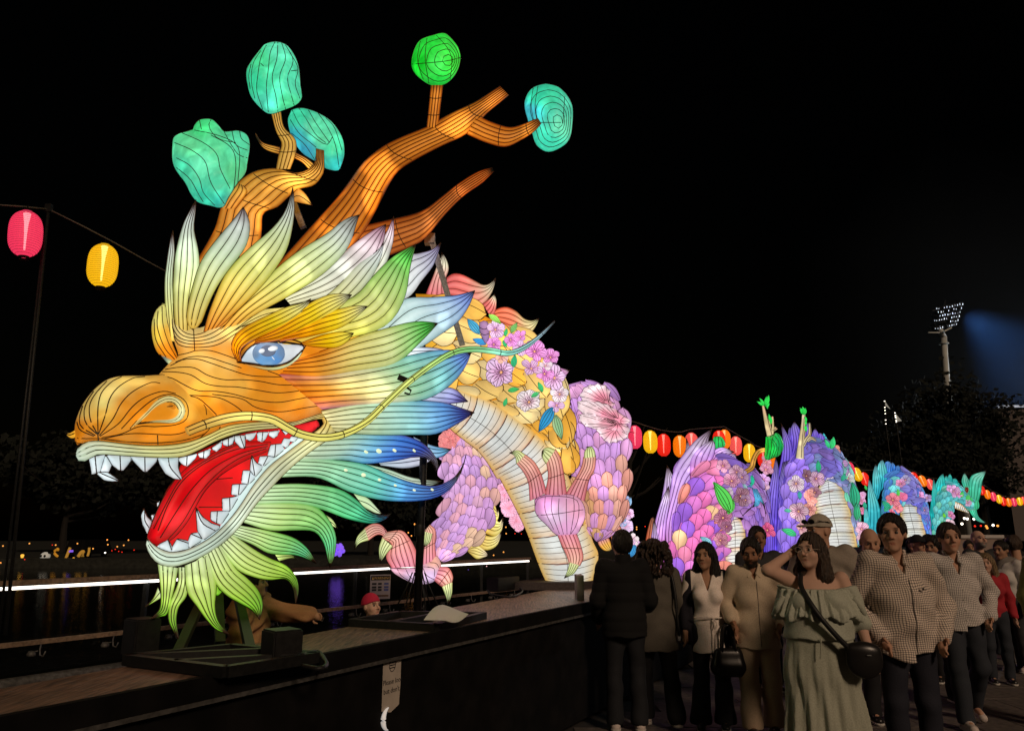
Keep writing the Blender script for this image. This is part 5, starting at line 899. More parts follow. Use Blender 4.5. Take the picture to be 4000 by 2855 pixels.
# notices
def text(name, s, size, parent, M, m, align='CENTER'):
    c = bpy.data.curves.new('t', 'FONT'); c.body = s; c.size = size; c.align_x = align; c.extrude = .0004; c.resolution_u = 2
    o = bpy.data.objects.new('t', c); me = bpy.data.meshes.new_from_object(o); bpy.data.objects.remove(o); bpy.data.curves.remove(c)
    me.materials.clear(); me.materials.append(m); return obj(name, me, parent, M)
INK = mat('black_ink', (.012, .012, .014), .7)
Ys = on_line((1552, 2640), front_x, 3.0, 7.0); c0 = Vector(W(1552, 2665, Ys)); ang = math.atan2(1, .543); hS = 200 * Ys / FOC
c0.x = front_x(Ys) - .035; u_ = Vector((math.cos(ang), math.sin(ang), 0)); n_ = Vector((math.sin(ang), -math.cos(ang), 0))
def on_board(dx, dz, out, s=1): return M3(u_ * s, Vector((0, 0, 1)) * s, n_ * s, c0 + u_ * dx + Vector((0, 0, dz)) + n_ * out)
nt_ = thing('notice', 'white paper notice asking to look, taped on the black stage front', 'notice', tuple(c0))
hw = .088; mb = MB(); q = lambda dx, dz, o: tuple(c0 + u_ * dx + Vector((0, 0, dz)) + n_ * o)
SG = mat('notice_paper', (.42, .37, .32), .8, bump=.15, bscale=12, vary=.08)
g = [(-hw, hS / 2 - .02), (hw, hS / 2 + .015), (hw, -.02), (hw * .9, -hS / 2 + .03), (.0, -hS / 2 + .0), (-hw * .98, -hS / 2 + .02), (-hw * .98, 0)]
mb.add([q(x, z, .003) for x, z in g] + [q(x, z, .001) for x, z in g], [tuple(range(7))[::-1], tuple(range(7, 14))] + [(i, (i + 1) % 7, 7 + (i + 1) % 7, 7 + i) for i in range(7)]); mb.build('paper', SG, nt_)
text('lettering', 'Please look', .042, nt_, on_board(0.01, -.005, .0045), INK); text('lettering', "but don't", .042, nt_, on_board(0.0, -.055, .0045), INK)
mb = MB(); mb.tube([on_board(.0 + .03 * math.cos(t), .10 + .036 * math.sin(t), .0045) @ Vector((0, 0, 0)) for t in np.linspace(0, 6.283, 22)], .0022, 5, False); mb.build('round_emblem', INK, nt_)
for k in (.115, .1, .085):
    mb = MB(); mb.tube([on_board(x, k, .0045).translation for x in (-.022, .022)], .0032, 5); mb.build('emblem_line', INK, nt_)
mb = MB(); ts = np.linspace(1.7, 4.6, 16); mb.tube([on_board(-.02 + .055 * math.cos(t), -hS / 2 - .03 + .062 * math.sin(t), .008).translation for t in ts], [.003 + .012 * math.sin((t - 1.7) / 2.9 * math.pi) for t in ts], 8); mb.build('white_crescent', mat('crescent_glow', (.95, .95, .95), .6, emit=.25), nt_, True)  # white crescent retouch mark built as a part, with a glow added
Yw = on_line((1485, 2290), lambda Y: rail_x(Y) + .12, 6, 16); cw = Vector(W(1485, 2291, Yw)); ws = thing('warning_sign', 'white warning sign with black WARNING band fixed on the glass railing', 'sign', tuple(cw))
sw, shh = 76 * Yw / FOC, 88 * Yw / FOC
aw = math.atan2(1, .659) * .35; uw = Vector((math.cos(aw), math.sin(aw), 0)); nw = Vector((math.sin(aw), -math.cos(aw), 0))
def wM(dx, dz, o): return M3(uw, Vector((0, 0, 1)), nw, cw + uw * dx + Vector((0, 0, dz)) + nw * o)
def rect(name, x0, x1, zz0, zz1, o, m, th=.002):
    mb = MB(); mb.box(x0, x1, -o - th, -o, zz0, zz1, Matrix.Translation(cw) @ Matrix.Rotation(aw, 4, 'Z')); return mb.build(name, m, ws)
rect('sign_board', -sw / 2, sw / 2, -shh / 2, shh / 2, 0, mat('sign_white', (.32, .29, .3), .6), .006)
rect('warning_band', -sw / 2 + .008, sw / 2 - .008, shh * .27, shh * .46, .0065, INK)
text('lettering', '\u26a0 WARNING' if False else 'WARNING', shh * .15, ws, wM(.03, shh * .31, .0095), mat('sign_yellow', (.5, .33, .1), .6))
mb = MB(); mb.add([tuple(wM(x, z, .0095).translation) for x, z in ((-sw * .43, shh * .3), (-sw * .33, shh * .3), (-sw * .38, shh * .42))] + [tuple(wM(x, z, .0085).translation) for x, z in ((-sw * .43, shh * .3), (-sw * .33, shh * .3), (-sw * .38, shh * .42))], [(0, 1, 2), (5, 4, 3), (0, 3, 4, 1), (1, 4, 5, 2), (2, 5, 3, 0)]); mb.build('warning_triangle', bpy.data.materials['sign_yellow'], ws)
BLU = mat('sign_blue', (.05, .07, .25), .6)
for k, (x, m_) in enumerate(((-.3, INK), (0, INK), (.3, BLU))):
    for z in (.12, -.02, -.13): rect('pictogram', sw * (x - .11), sw * (x + .11 - .04 * (k == 1)), shh * (z - .035), shh * (z + .045), .0065, m_)
rect('caption_line', -sw * .42, sw * .42, -shh * .40, -shh * .33, .0065, mat('sign_brown', (.12, .06, .03), .7))
# ------------------------------------------------------------------ lanterns on their cable
LC = {'pink': (240, 60, 100), 'yellow': (246, 190, 20), 'red': (240, 40, 24), 'orange': (250, 130, 10), 'salmon': (246, 96, 90)}
def lantern_mat(name, c):
    m = bpy.data.materials.new('lit_%s_lantern_cloth' % name); m.use_nodes = True; nt = m.node_tree; b = nt.nodes['Principled BSDF']; l = lin(c)
    b.inputs['Base Color'].default_value = (*[v * .5 for v in l], 1); b.inputs['Roughness'].default_value = .6
    b.inputs['Emission Color'].default_value = (*l, 1); b.inputs['Emission Strength'].default_value = .95
    t = nt.nodes.new('ShaderNodeBsdfTransparent'); t.inputs[0].default_value = (*[min(1, .35 + v) for v in l], 1); mx = nt.nodes.new('ShaderNodeMixShader'); mx.inputs[0].default_value = .24
    nt.links.new(b.outputs[0], mx.inputs[1]); nt.links.new(t.outputs[0], mx.inputs[2]); nt.links.new(mx.outputs[0], nt.nodes['Material Output'].inputs['Surface']); return m
HL, WL = .505, .145
prof = []
nr = 22
for i in range(nr + 1):
    t = i / nr; z = (t - .5) * HL * .94; r = WL * (1 - abs(2 * t - 1) ** 3.0) ** .5 if 0 < t < 1 else .0
    r = max(r, .045)
    prof.append((r, z))
    if i < nr:
        t2 = (i + .5) / nr; z2 = (t2 - .5) * HL * .94; r2 = WL * (1 - abs(2 * t2 - 1) ** 3.0) ** .5; prof.append((max(r2, .046) * 1.018, z2))
mb = MB().lathe(prof, 24); SHELL = {}
for k, c in LC.items(): SHELL[k] = mesh_data('lantern_shade', mb.v, mb.f, [lantern_mat(k, c)])
RIB = mat('lantern_rib_wire', (.12, .04, .03), .6)
mb = MB()
for i in range(1, nr):
    r, z = prof[2 * i]; mb.tube([((r + .0012) * math.cos(t), (r + .0012) * math.sin(t), z) for t in np.linspace(0, 6.2832, 21)], .0016, 4, False)
RIBS = mesh_data('rib', mb.v, mb.f, [RIB])
mb = MB().lathe([(.048, 0), (.05, 0), (.05, -.028), (.044, -.028), (.044, 0)], 18, (0, 0, -HL * .47)); RINGM = mesh_data('bottom_ring', mb.v, mb.f, [BLACKP])
mb = MB().lathe([(.05, 0), (.05, .014), (.006, .02), (.006, .07)], 14, (0, 0, HL * .465)); CAPM = mesh_data('top_cap', mb.v, mb.f, [BLACKP])
BULBM = mat('lamp_tube', (1, .86, .7), .4, emit=4.5); mb = MB().lathe([(.001, -.17), (.008, -.165), (.012, .0), (.02, .12), (.03, .19), (.034, .215), (.001, .225)], 10); BULB = mesh_data('lamp', mb.v, mb.f, [BULBM])
def lantern(px, Y, col, label, tilt=0.0, s=1.0, parts=True):
    c = Vector(W(*px, Y)); t = thing('paper_lantern', label, 'lantern', tuple(c), 'paper lanterns on the cable'); t.rotation_euler = (0, tilt, rng.uniform(0, 6)); t.scale = (s,) * 3
    M = Matrix.Translation(c) @ Matrix.Rotation(tilt, 4, 'Y') @ Matrix.Diagonal((s, s, s, 1))
    t.rotation_euler = (0, 0, 0); t.scale = (1, 1, 1)
    o = obj('shade', SHELL[col], t, M); obj('rib', RIBS, o); obj('lamp', BULB, t, M); obj('bottom_ring', RINGM, t, M); obj('top_cap', CAPM, t, M); return c, M @ Vector((0, 0, HL * .62))
tops_left = []
c, tp = lantern(tM('295,485')[0], 6.5, 'pink', 'big pink ribbed paper lantern hanging left of the cable pole', -.07, .95); tops_left.append(tp)
c, tp = lantern(tM('1185,850')[0], 6.9, 'yellow', 'big yellow ribbed paper lantern hanging between the pole and the white mane', -.02, .93); tops_left.append(tp)
CB = mat('lantern_cable_rubber', (.09, .075, .06), .6)
def strand(name, pts, label, r=.007): tag(mobj(name, *tube_geo(pts, r, 5), CB), label, 'cable', 'cables the lanterns hang from')
pt = W(*tM('560,200')[0], 6.7)
strand('lantern_cable', [W(-60, 798, 6.3), W(*tM('210,165')[0], 6.45), pt], 'thin cable from the left edge to the pole carrying the big pink lantern')
strand('lantern_cable', spline([pt, tuple(tops_left[1]), W(*tM('1900,910')[0], 7.5), W(900, 1180, 8.4), W(1700, 1560, 12.5), W(2480, 1690, 16.0)], 40), 'thin sagging cable from the pole past the yellow lantern behind the mane')
lp = thing('cable_pole', 'thin twin-tube steel pole holding the lantern cable at the left', 'pole', tuple(P_on(15, 2400, 0)))
MB().tube([W(20, 2480, 6.6), pt], .015, 8).build('pole_tube', DSTEEL, lp, True); MB().tube([W(-6, 2480, 6.65), W(*tM('510,500')[0], 6.72)], .011, 8).build('pole_tube', DSTEEL, lp, True)
mb = MB(); mb.box(-.03, .03, -.02, .02, -.03, .05, Matrix.Translation(pt)); mb.build('bracket', DSTEEL, lp)
right = [('G', 162, 523, 16.3, 'pink'), ('G', 285, 560, 16.6, 'yellow'), ('G', 390, 585, 17.0, 'red'), ('G', 520, 595, 17.4, 'orange'), ('G', 612, 570, 18.2, 'salmon'), ('G', 830, 548, 19.2, 'red'), ('G', 872, 540, 19.4, 'orange'), ('G', 963, 592, 20.0, 'salmon'), ('G', 1070, 648, 20.6, 'yellow'), ('G', 1180, 690, 21.4, 'red'), ('G', 1235, 710, 22, 'orange'),
         ('H', 650, 672, 27, 'pink'), ('H', 707, 715, 27.6, 'yellow'), ('H', 767, 752, 28.2, 'red'), ('H', 1125, 745, 32.8, 'yellow'), ('H', 1160, 743, 33, 'red'), ('H', 1225, 768, 33.6, 'orange'), ('H', 1287, 795, 34.5, 'salmon'), ('H', 1695, 842, 38, 'red'), ('H', 1740, 875, 38.8, 'orange'), ('H', 1787, 892, 39.6, 'pink'), ('H', 1832, 912, 40.3, 'yellow'), ('H', 1865, 930, 41, 'red'), ('H', 1908, 937, 41.6, 'orange'), ('H', 1950, 935, 42.2, 'pink'), ('H', 1996, 930, 43, 'yellow'), ('H', 2026, 925, 43.6, 'red')]
WHERE = ['against the pink shoulder of the dragon', 'next along from the shoulder', 'third along from the shoulder', 'touching the orchid fin', 'peeping out behind the orchid fin', 'behind the green cloud on the orchid hump', 'at the cable joint over the orchid hump', 'right of the orchid crown', 'over the twisted branch', 'behind the big green cloud', 'half hidden by the violet fin',
         'leaving the violet hump', 'second after the violet hump', 'just before the teal hump', 'touching the teal hump top', 'right of the teal hump', 'midway between teal hump and tail', 'behind the turquoise tail fin', 'first right of the tail leaf', 'second right of the tail leaf', 'third right of the tail leaf', 'fourth right of the tail leaf', 'fifth right of the tail leaf', 'sixth right of the tail leaf', 'seventh right of the tail leaf', 'eighth right of the tail leaf', 'last at the right edge']
tops = []
for (tl, x, y, Y, col), wh in zip(right, WHERE):
    px = (tG if tl == 'G' else tH)('%d,%d' % (x, y))[0]
    c, tp = lantern(px, Y, col, '%s paper lantern on the far cable, %s' % (col, wh), rng.uniform(-.02, .06) if tl == 'G' else -.30 + rng.uniform(-.05, .05) if x < 1300 else -.12, 1.08 if tl == 'G' else (1.08 if x < 1300 else .98)); tops.append(tuple(tp))
strand('lantern_cable', spline([W(2430, 1640, 16.1)] + tops[:5] + [tops[6]], 40), 'thin cable of lanterns from the dragon shoulder to the orchid hump', .012)
strand('lantern_cable', spline([tops[6], tops[7], tops[8], tops[10], tops[11], tops[13]], 40), 'thin cable of lanterns from the orchid crown past the violet hump', .012)
strand('lantern_cable', spline([tops[13], tops[15], tops[17], tops[18], tops[20], tops[23], tops[26]], 50), 'thin cable of lanterns past the teal hump to the right edge', .014)
# ------------------------------------------------------------------ far side of the water, stadium, trees
def glow(name, c, e=1.6):
    return mat('lit_' + name, lin(c), .5, emit=e)
GY, GR_, GW, GB, GG, GP = glow('amber', (255, 190, 70), 1.0), glow('red', (255, 50, 30), .9), glow('white', (255, 244, 226), 4), glow('blue', (70, 90, 255), 1.2), glow('green', (60, 230, 140), 1), glow('violet', (130, 90, 230), .9)
YB = 62.0
def k2(x, y): return tK('%f,%f' % (x, y))[0]
def sph(c, r, m, name, parent=None, sq=1.0):
    mb = MB().lathe([(.001, -r * sq)] + [(r * math.cos(a), r * sq * math.sin(a)) for a in np.linspace(-1.3, 1.3, 7)] + [(.001, r * sq)], 12, tuple(c)); return mb.build(name, m, parent, True)
def pxm(n, Y=YB): return n * Y / FOC
# amber street lamps on posts
for (x, y, h, wh) in [(165, 328, 30, 'beside the panda lantern'), (545, 350, 26, 'above two white headlights'), (795, 402, 28, 'left of the red and blue tree lantern')]:
    c = Vector(W(*k2(x, y), YB)); r = pxm(h / 1.899 * .5); t = thing('street_lamp', 'small amber street lamp across the water, ' + wh, 'street lamp', (c.x, c.y, 0), 'amber lamps on the far bank')
    MB().lathe([(.001, -r), (r * .45, -r), (r * .9, r * .7), (r * .5, r), (.001, r * 1.1)], 6, tuple(c)).build('lamp_shade', GY, t)
    MB().tube([(c.x, c.y, -.02), (c.x, c.y, c.z - r)], .06, 6).build('post', DSTEEL, t)
# panda lantern
c = Vector(W(*k2(336, 326), YB)); r = pxm(33 / 1.899); pd = thing('panda_lantern', 'glowing panda figure lantern with green scarf on the far bank', 'lantern', (c.x, c.y, 0))
PW = glow('panda_white', (190, 190, 180), .35); sph(c, r, PW, 'head', pd, .9); sph(c + Vector((-.05 * r, .1, -r * 2.0)), r * .55, PW, 'body', pd, 1.5)
for sx in (-1, 1):
    sph(c + Vector((sx * r * .8, 0, r * .75)), r * .3, BLACKP, 'ear', pd); sph(c + Vector((sx * r * .38, -r * .85, r * .05)), r * .24, BLACKP, 'eye_patch', pd, 1.2)
    MB().tube([c + Vector((sx * r * .4, -.1, -r * 1.4)), c + Vector((sx * r * 1.0, -.1, -r * 1.9))], r * .2, 6).build('arm', BLACKP, pd)
    MB().tube([c + Vector((sx * r * .3, 0, -r * 2.7)), (c.x + sx * r * .35, c.y, 0)], r * .22, 6).build('leg', BLACKP, pd)
sph(c + Vector((0, -r * .8, -r * .1)), r * .12, BLACKP, 'nose', pd)
MB().lathe([(r * .5, -r * .15), (r * .75, 0), (r * .5, r * .15)], 12, tuple(c + Vector((0, 0, -r * 1.0)))).build('scarf', GG, pd)
def arc(name, label, pts, r, m, Y=YB):
    P = [W(*k2(*p), Y) for p in pts]; t = thing(name, label, 'lantern', (P[0][0], Y, 0), 'small lanterns on the far bank'); mobj('glowing_shape', *tube_geo(spline(P, 14), r, 6), m, t); lo = min(P, key=lambda p: p[2])
    MB().tube([(lo[0], Y, -.02), lo], .05, 5).build('post', DSTEEL, t)
arc('crescent_lantern', 'amber crescent lantern across the water right of the panda', [(440, 272), (412, 282), (403, 300), (420, 322), (434, 328)], [.02, .12, .16, .12] + [.1] * 9 + [.02], glow('dull_amber', (200, 140, 40), .4))
arc('figure_lantern', 'yellow bent figure lantern above the amber lamp and headlights', [(490, 340), (505, 300), (520, 262)], .12, glow('dull_yellow', (200, 150, 60), .32))
arc('figure_lantern', 'yellow arched figure lantern right of the amber lamp', [(580, 330), (600, 300), (618, 292), (612, 330)], .13, bpy.data.materials['lit_dull_yellow'])
arc('figure_lantern', 'yellow upright figure lantern furthest right of the yellow group', [(650, 325), (660, 290), (662, 262)], .1, bpy.data.materials['lit_dull_yellow'])
arc('banner_light', 'short violet glowing bar over the yellow figures', [(505, 290), (540, 288)], .1, GP)
c = Vector(W(*k2(935, 395), YB)); tl = thing('tree_lantern', 'red cone tree lantern on a blue base at the far bank', 'lantern', (c.x, c.y, 0)); r = pxm(24 / 1.899)
for i in range(26):
    a = i * 2.4; q = i / 26; sph(c + Vector((r * (1 - q) * math.cos(a), r * (1 - q) * math.sin(a), -r * 1.0 + q * r * 3)), .06, GR_, 'bulb', tl)
MB().lathe([(r * .5, -r * 3.2), (r * 1.05, -r * 2.5), (r * 1.0, -r * 1.3), (r * .3, -r * 1.1)], 10, tuple(c)).build('blue_base', GB, tl)
cw_ = W(*k2(539, 403), YB); car = thing('parked_car', 'dark car with two white headlights on across the water', 'car', (cw_[0], YB + 1.5, 0))
bm = bmesh.new(); pr = [(-.85, .25), (-.88, .75), (-.75, .95), (-.62, 1.4), (.62, 1.4), (.75, .95), (.88, .75), (.85, .25)]
mb = MB(); vv = [(cw_[0] + x, YB + .15, z) for x, z in pr] + [(cw_[0] + x, YB + 4, z) for x, z in pr]; mb.add(vv, [tuple(range(8))[::-1], tuple(range(8, 16))] + [(i, (i + 1) % 8, 8 + (i + 1) % 8, 8 + i) for i in range(8)]); mb.build('car_body', BLACKP, car); bm.free()
for sx, x in ((-1, 515), (1, 563)): sph(W(*k2(x, 403), YB), .16, GW, 'headlight', car)
for sx in (-.7, .7):
    for dy in (.8, 3.2): mb = MB(); mb.add([(cw_[0] + sx + dx, YB + dy + .32 * math.cos(a), .3 + .32 * math.sin(a)) for dx in (-.1, .1) for a in np.linspace(0, 5.8, 12)], [tuple(range(12)), tuple(range(12, 24))[::-1]] + [(i, 12 + i, 12 + (i + 1) % 12, (i + 1) % 12) for i in range(12)]); mb.build('wheel', BLACKP, car)
dots = [('K', 22, 250, 'a'), ('K', 105, 320, 'r'), ('K', 183, 350, 'r'), ('K', 218, 232, 'a'), ('K', 388, 243, 'r'), ('K', 413, 243, 'a'), ('K', 574, 232, 'a'), ('K', 995, 280, 'r'), ('K', 953, 207, 'a'), ('K', 795, 205, 'a'), ('K', 5, 375, 'a'), ('K', 690, 270, 'a'), ('K', 800, 240, 'a'), ('K', 830, 285, 'r'), ('K', 855, 275, 'r'), ('K', 880, 290, 'r'), ('K', 905, 295, 'r'), ('K', 918, 245, 'a'), ('K', 870, 255, 'a'), ('K', 780, 300, 'w'),
        ('E', 1340, 855, 'w'), ('E', 1780, 780, 'a'), ('E', 1800, 800, 'a'), ('E', 1820, 725, 'a'), ('E', 1840, 745, 'a'), ('E', 1830, 795, 'a'), ('F', 1140, 835, 'a'), ('F', 1142, 880, 'a'), ('F', 1205, 880, 'r'), ('F', 1250, 882, 'r'), ('F', 490, 815, 'a'), ('F', 505, 850, 'a'), ('F', 2070, 835, 'a'), ('F', 2070, 850, 'a'), ('F', 2130, 830, 'r'), ('Q', 1148, 537, 'v'), ('Q', 1320, 505, 'p'), ('Q', 1385, 402, 'a'), ('Q', 1478, 373, 'a')]
dots += [('V', 1695, 1072, 'w'), ('V', 1740, 1080, 'w'), ('V', 1846, 1082, 'w'), ('V', 1655, 1158, 'w'), ('V', 1860, 1195, 'r'), ('V', 1955, 1190, 'r'), ('V', 2040, 1195, 'a'), ('V', 2055, 1225, 'a'), ('V', 2150, 1180, 'w'), ('V', 2222, 1190, 'a')]
DM = {'a': glow('warm_dot', (255, 170, 80), 1.1), 'r': GR_, 'w': GW, 'v': GP, 'p': glow('pale_pink', (255, 190, 200), 2)}
DN = {'a': 'amber', 'r': 'red', 'w': 'white', 'v': 'violet', 'p': 'pale pink'}
TT = {'K': tK, 'E': tE, 'F': tF, 'Q': tQ, 'V': tV}; WHR = {'K': 'across the water, left of the beard', 'E': 'seen between the beard and the hanging claw', 'F': 'seen beside the pale belly', 'Q': 'seen under the scaled foreleg', 'V': 'below the tail at the right'}
for tl_, x, y, k in dots:
    Yd = 58 if tl_ != 'Q' else 30; c = W(*TT[tl_]('%d,%d' % (x, y))[0], Yd); rr = pxm(1.9 + (k in 'wa') * .8 + (tl_ == 'V') * 1.7, Yd)
    tag(sph(c, rr, DM[k], 'festival_light'), '%s point of festival light far off, %s' % (DN[k], WHR[tl_]), 'light', '%s far lights, %s' % (DN[k], WHR[tl_]))
c = Vector(W(*tE('1335,890')[0], 57)); fl_ = thing('flower_lantern', 'violet ball flower lantern far off between the green beard tips', 'lantern', tuple(c))
for i in range(14):
    a = i * 2.4; z = 1 - 2 * (i + .5) / 14; sph(c + Vector((.36 * math.sqrt(1 - z * z) * math.cos(a), .36 * math.sqrt(1 - z * z) * math.sin(a), .36 * z)), .17, GP, 'floret', fl_)
MB().tube([(c.x, c.y, -.05), c], .05, 5).build('stem', DSTEEL, fl_)
# trees: trunk, limbs and thousands of leaf faces in clumps
LEAFM = mat('dark_foliage', (.004, .006, .003), .8, vary=.5, bscale=2); BARK = mat('dark_bark', (.012, .010, .008), .9, bump=.4)
def tree(x, y, h, cr, label, seed, bare=False, z0=0.0):
    r_ = random.Random(seed); t = thing('tree', label, 'tree', (x, y, z0))
    mb = MB(); mb.tube([(x, y, z0), (x + r_.uniform(-.2, .2), y, z0 + h * .25), (x + r_.uniform(-.5, .5), y, z0 + h * .6)], [h * .035, h * .025, h * .012], 8); tips = []
    for i in range(14 if not bare else 9):
        a = r_.uniform(0, 6.28); z1 = z0 + h * r_.uniform(.25, .55); L = cr * r_.uniform(.5, .95); e = Vector((x + L * math.cos(a), y + L * math.sin(a), z1 + h * r_.uniform(.1, .42)))
        m_ = Vector((x, y, z1)) * .5 + e * .5 + Vector((0, 0, -.1 * L)); mb.tube(spline([(x, y, z1), tuple(m_), tuple(e)], 8), np.linspace(h * .011, h * .003, 8), 5); tips.append(e)
    mb.build('trunk', BARK, t)
    if bare: return
    v = []; f = []
    for c in tips + [Vector((x + r_.uniform(-.4, .4) * cr, y + r_.uniform(-.4, .4) * cr, z0 + h * r_.uniform(.5, .95))) for _ in range(16)]:
        R0 = cr * r_.uniform(.22, .38)
        for i in range(110):
            d = Vector((r_.gauss(0, 1), r_.gauss(0, 1), r_.gauss(0, .8))); d = d.normalized() * R0 * r_.random() ** .4; p = c + d; s_ = cr * .045
            q = Vector((r_.uniform(-1, 1), r_.uniform(-1, 1), r_.uniform(-1, 1))).normalized(); w_ = q.orthogonal(); n = len(v)
            v += [p - q * s_, p + w_ * s_ * .6, p + q * s_, p - w_ * s_ * .6]; f.append((n, n + 1, n + 2, n + 3))
    mobj('crown', v, f, LEAFM, t, None, False)
for i, (px, Y, top, cr, lb) in enumerate([(3760, 100, 1500, 9, 'dark leafy tree hiding the foot of the floodlight mast'), (3640, 95, 1650, 8, 'low dark tree left of the floodlight mast'), (3850, 105, 1590, 7, 'dark rounded tree against the blue glow at the right'), (3450, 98, 1720, 8, 'shadowy tree behind the teal hump'), (700, 75, 1650, 7, 'black tree across the water behind the red tongue'), (250, 80, 1720, 8, 'black tree across the water above the panda lantern'), (1450, 70, 1800, 6, 'black tree across the water behind the blue beard tufts')]):
    b = W(px, 2095, Y); h = W(px, top, Y)[2]; tree(b[0], Y, h, cr, lb, i + 3)
b = W(2460, 2095, 48); tree(b[0], 48, W(2460, 1520, 48)[2], 3.0, 'faint bare tree behind the pink shoulder', 21, True)
# floodlight mast
YT = 150.0
def n2(x, y, Y=YT): return Vector(W(*tN('%f,%f' % (x, y))[0], Y))
fm = thing('floodlight_mast', 'tall white stadium floodlight mast with tilted lamp rack at the right', 'floodlight', (n2(805, 950).x, YT, 0))
WPOLE = mat('pale_mast_paint', (.42, .44, .42), .6, vary=.15, bscale=.3)
bt = n2(806, 960); MB().tube([(bt.x + .4, YT, 0), n2(806, 950), n2(790, 700), n2(782, 500)], [.80, .74, .66, .58], 16).build('mast', WPOLE, fm, True)
MB().tube([n2(780, 505), n2(755, 450), n2(735, 425)], [.58, .56, .5], 14).build('mast_elbow', WPOLE, fm, True)
MB().tube([n2(740, 425), n2(765, 300), n2(797, 170)], [.5, .36, .1], 12).build('spire', DSTEEL, fm, True)
MB().lathe([(.6, 0), (.95, 0), (.95, .2), (.6, .2)], 16, tuple(n2(783, 566))).build('ring_platform', WPOLE, fm)
MB().beam(n2(640, 462, YT - 1), n2(745, 462, YT - 1), .2, .2).build('walkway', WPOLE, fm); MB().beam(n2(785, 450, YT - 1), n2(850, 418, YT - 1), .3, .3).build('walkway', WPOLE, fm)
FL = glow('floodlight', (226, 238, 255), 1.6); q0, q1, q2, q3 = n2(700, 250), n2(935, 205), n2(880, 385), n2(668, 430)
for r_ in range(6):
    a_ = q0.lerp(q3, r_ / 5); b_ = q1.lerp(q2, r_ / 5); MB().beam(a_ + Vector((0, 1, 0)), b_ + Vector((0, 1, 0)), .18, .18).build('rack_bar', DSTEEL, fm)
    for k in range(10):
        p = a_.lerp(b_, (k + .5) / 10); s_ = rng.uniform(.28, .5)
        if rng.random() < .12: continue
        mb = MB(); mb.lathe([(.001, -.1), (s_ * .9, -.1), (s_ * 1.05, .35), (s_ * .4, .8), (.001, .85)], 8); M = Matrix.Translation(p) @ Matrix.Rotation(R(100), 4, 'X')
        hs = obj('lamp_housing', mesh_data('lamp_housing', mb.v, mb.f, [DSTEEL], None, True), fm, M)
        if rng.random() < .75: mb = MB(); mb.box(-s_ * rng.uniform(.3, .8), s_ * .8, -.14, -.02, -s_ * .35, s_ * .3, Matrix.Translation(p + Vector((0, -.5, -.1)))); mb.build('lit_lens', FL, fm)
# beam of the mast and of its neighbour in a local bank of mist
def spot(name, loc, to, e, ang, col, parent, blend=.6):
    l = bpy.data.lights.new(name, 'SPOT'); l.energy = e; l.spot_size = R(ang); l.spot_blend = blend; l.color = col; l.shadow_soft_size = 2.0
    o = bpy.data.objects.new(name, l); COL.objects.link(o); adopt(o, parent); o.location = loc; o.rotation_euler = (Vector(to) - Vector(loc)).to_track_quat('-Z', 'Y').to_euler()
spot('floodlight_lamp', q1.lerp(q2, .5) + Vector((2, 0, 0)), n2(1700, 900, YT + 10), 9e5, 62, (.09, .30, .9), fm)
nb = thing('floodlight', 'second stadium floodlight glowing white at the right edge of the picture', 'floodlight', tuple(n2(1530, 950, YT + 8)))
sph(n2(1680, 945, YT + 8), 2.2, glow('white_flood', (255, 250, 240), 3), 'lamp', nb); MB().tube([(n2(1545, 950, YT + 8).x, YT + 8, 0), n2(1545, 985, YT + 8)], .5, 8).build('mast', DSTEEL, nb)
pl_ = bpy.data.lights.new('floodlight_lamp', 'POINT'); pl_.energy = 3e4; pl_.color = (.85, .93, 1); pl_.shadow_soft_size = 2.3; po = bpy.data.objects.new('floodlight_lamp', pl_); COL.objects.link(po); adopt(po, nb); po.location = n2(1680, 945, YT + 8) - Vector((0, 3, 0))
MIST = bpy.data.materials.new('night_mist'); MIST.use_nodes = True; nt = MIST.node_tree; nt.nodes.remove(nt.nodes['Principled BSDF']); pv = nt.nodes.new('ShaderNodeVolumePrincipled'); pv.inputs['Density'].default_value = .0002; pv.inputs['Color'].default_value = (.8, .85, .9, 1); pv.inputs['Anisotropy'].default_value = .2
nt.links.new(pv.outputs[0], nt.nodes['Material Output'].inputs['Volume'])
a_ = n2(600, 100); b_ = n2(2300, 1300)
mb = MB(); mb.box(a_.x - 10, b_.x + 30, YT - 22, YT + 40, 2, a_.z + 25); o = mb.build('haze', MIST); o['kind'] = 'stuff'
# grandstand roof
gs = thing('grandstand', 'dark grandstand roof with a thin bright edge at the far right', 'grandstand', (n2(1500, 1130, 120).x, 120, 0))
e0, e1 = n2(1270, 1133, 120), n2(1900, 1122, 120)
MB().beam(e0, e1, .35, .35).build('roof_edge', glow('roof_edge', (200, 214, 236), .35), gs); mb = MB(); mb.box(e0.x, e1.x, 120.3, 126, 1, e0.z - .3); mb.build('stand_wall', mat('stand_wall', (.10, .085, .08), .9), gs)
MB().beam(e0 + Vector((0, 3, -.3)), e1 + Vector((0, 3, .2)), 6, .3).build('roof', DSTEEL, gs)
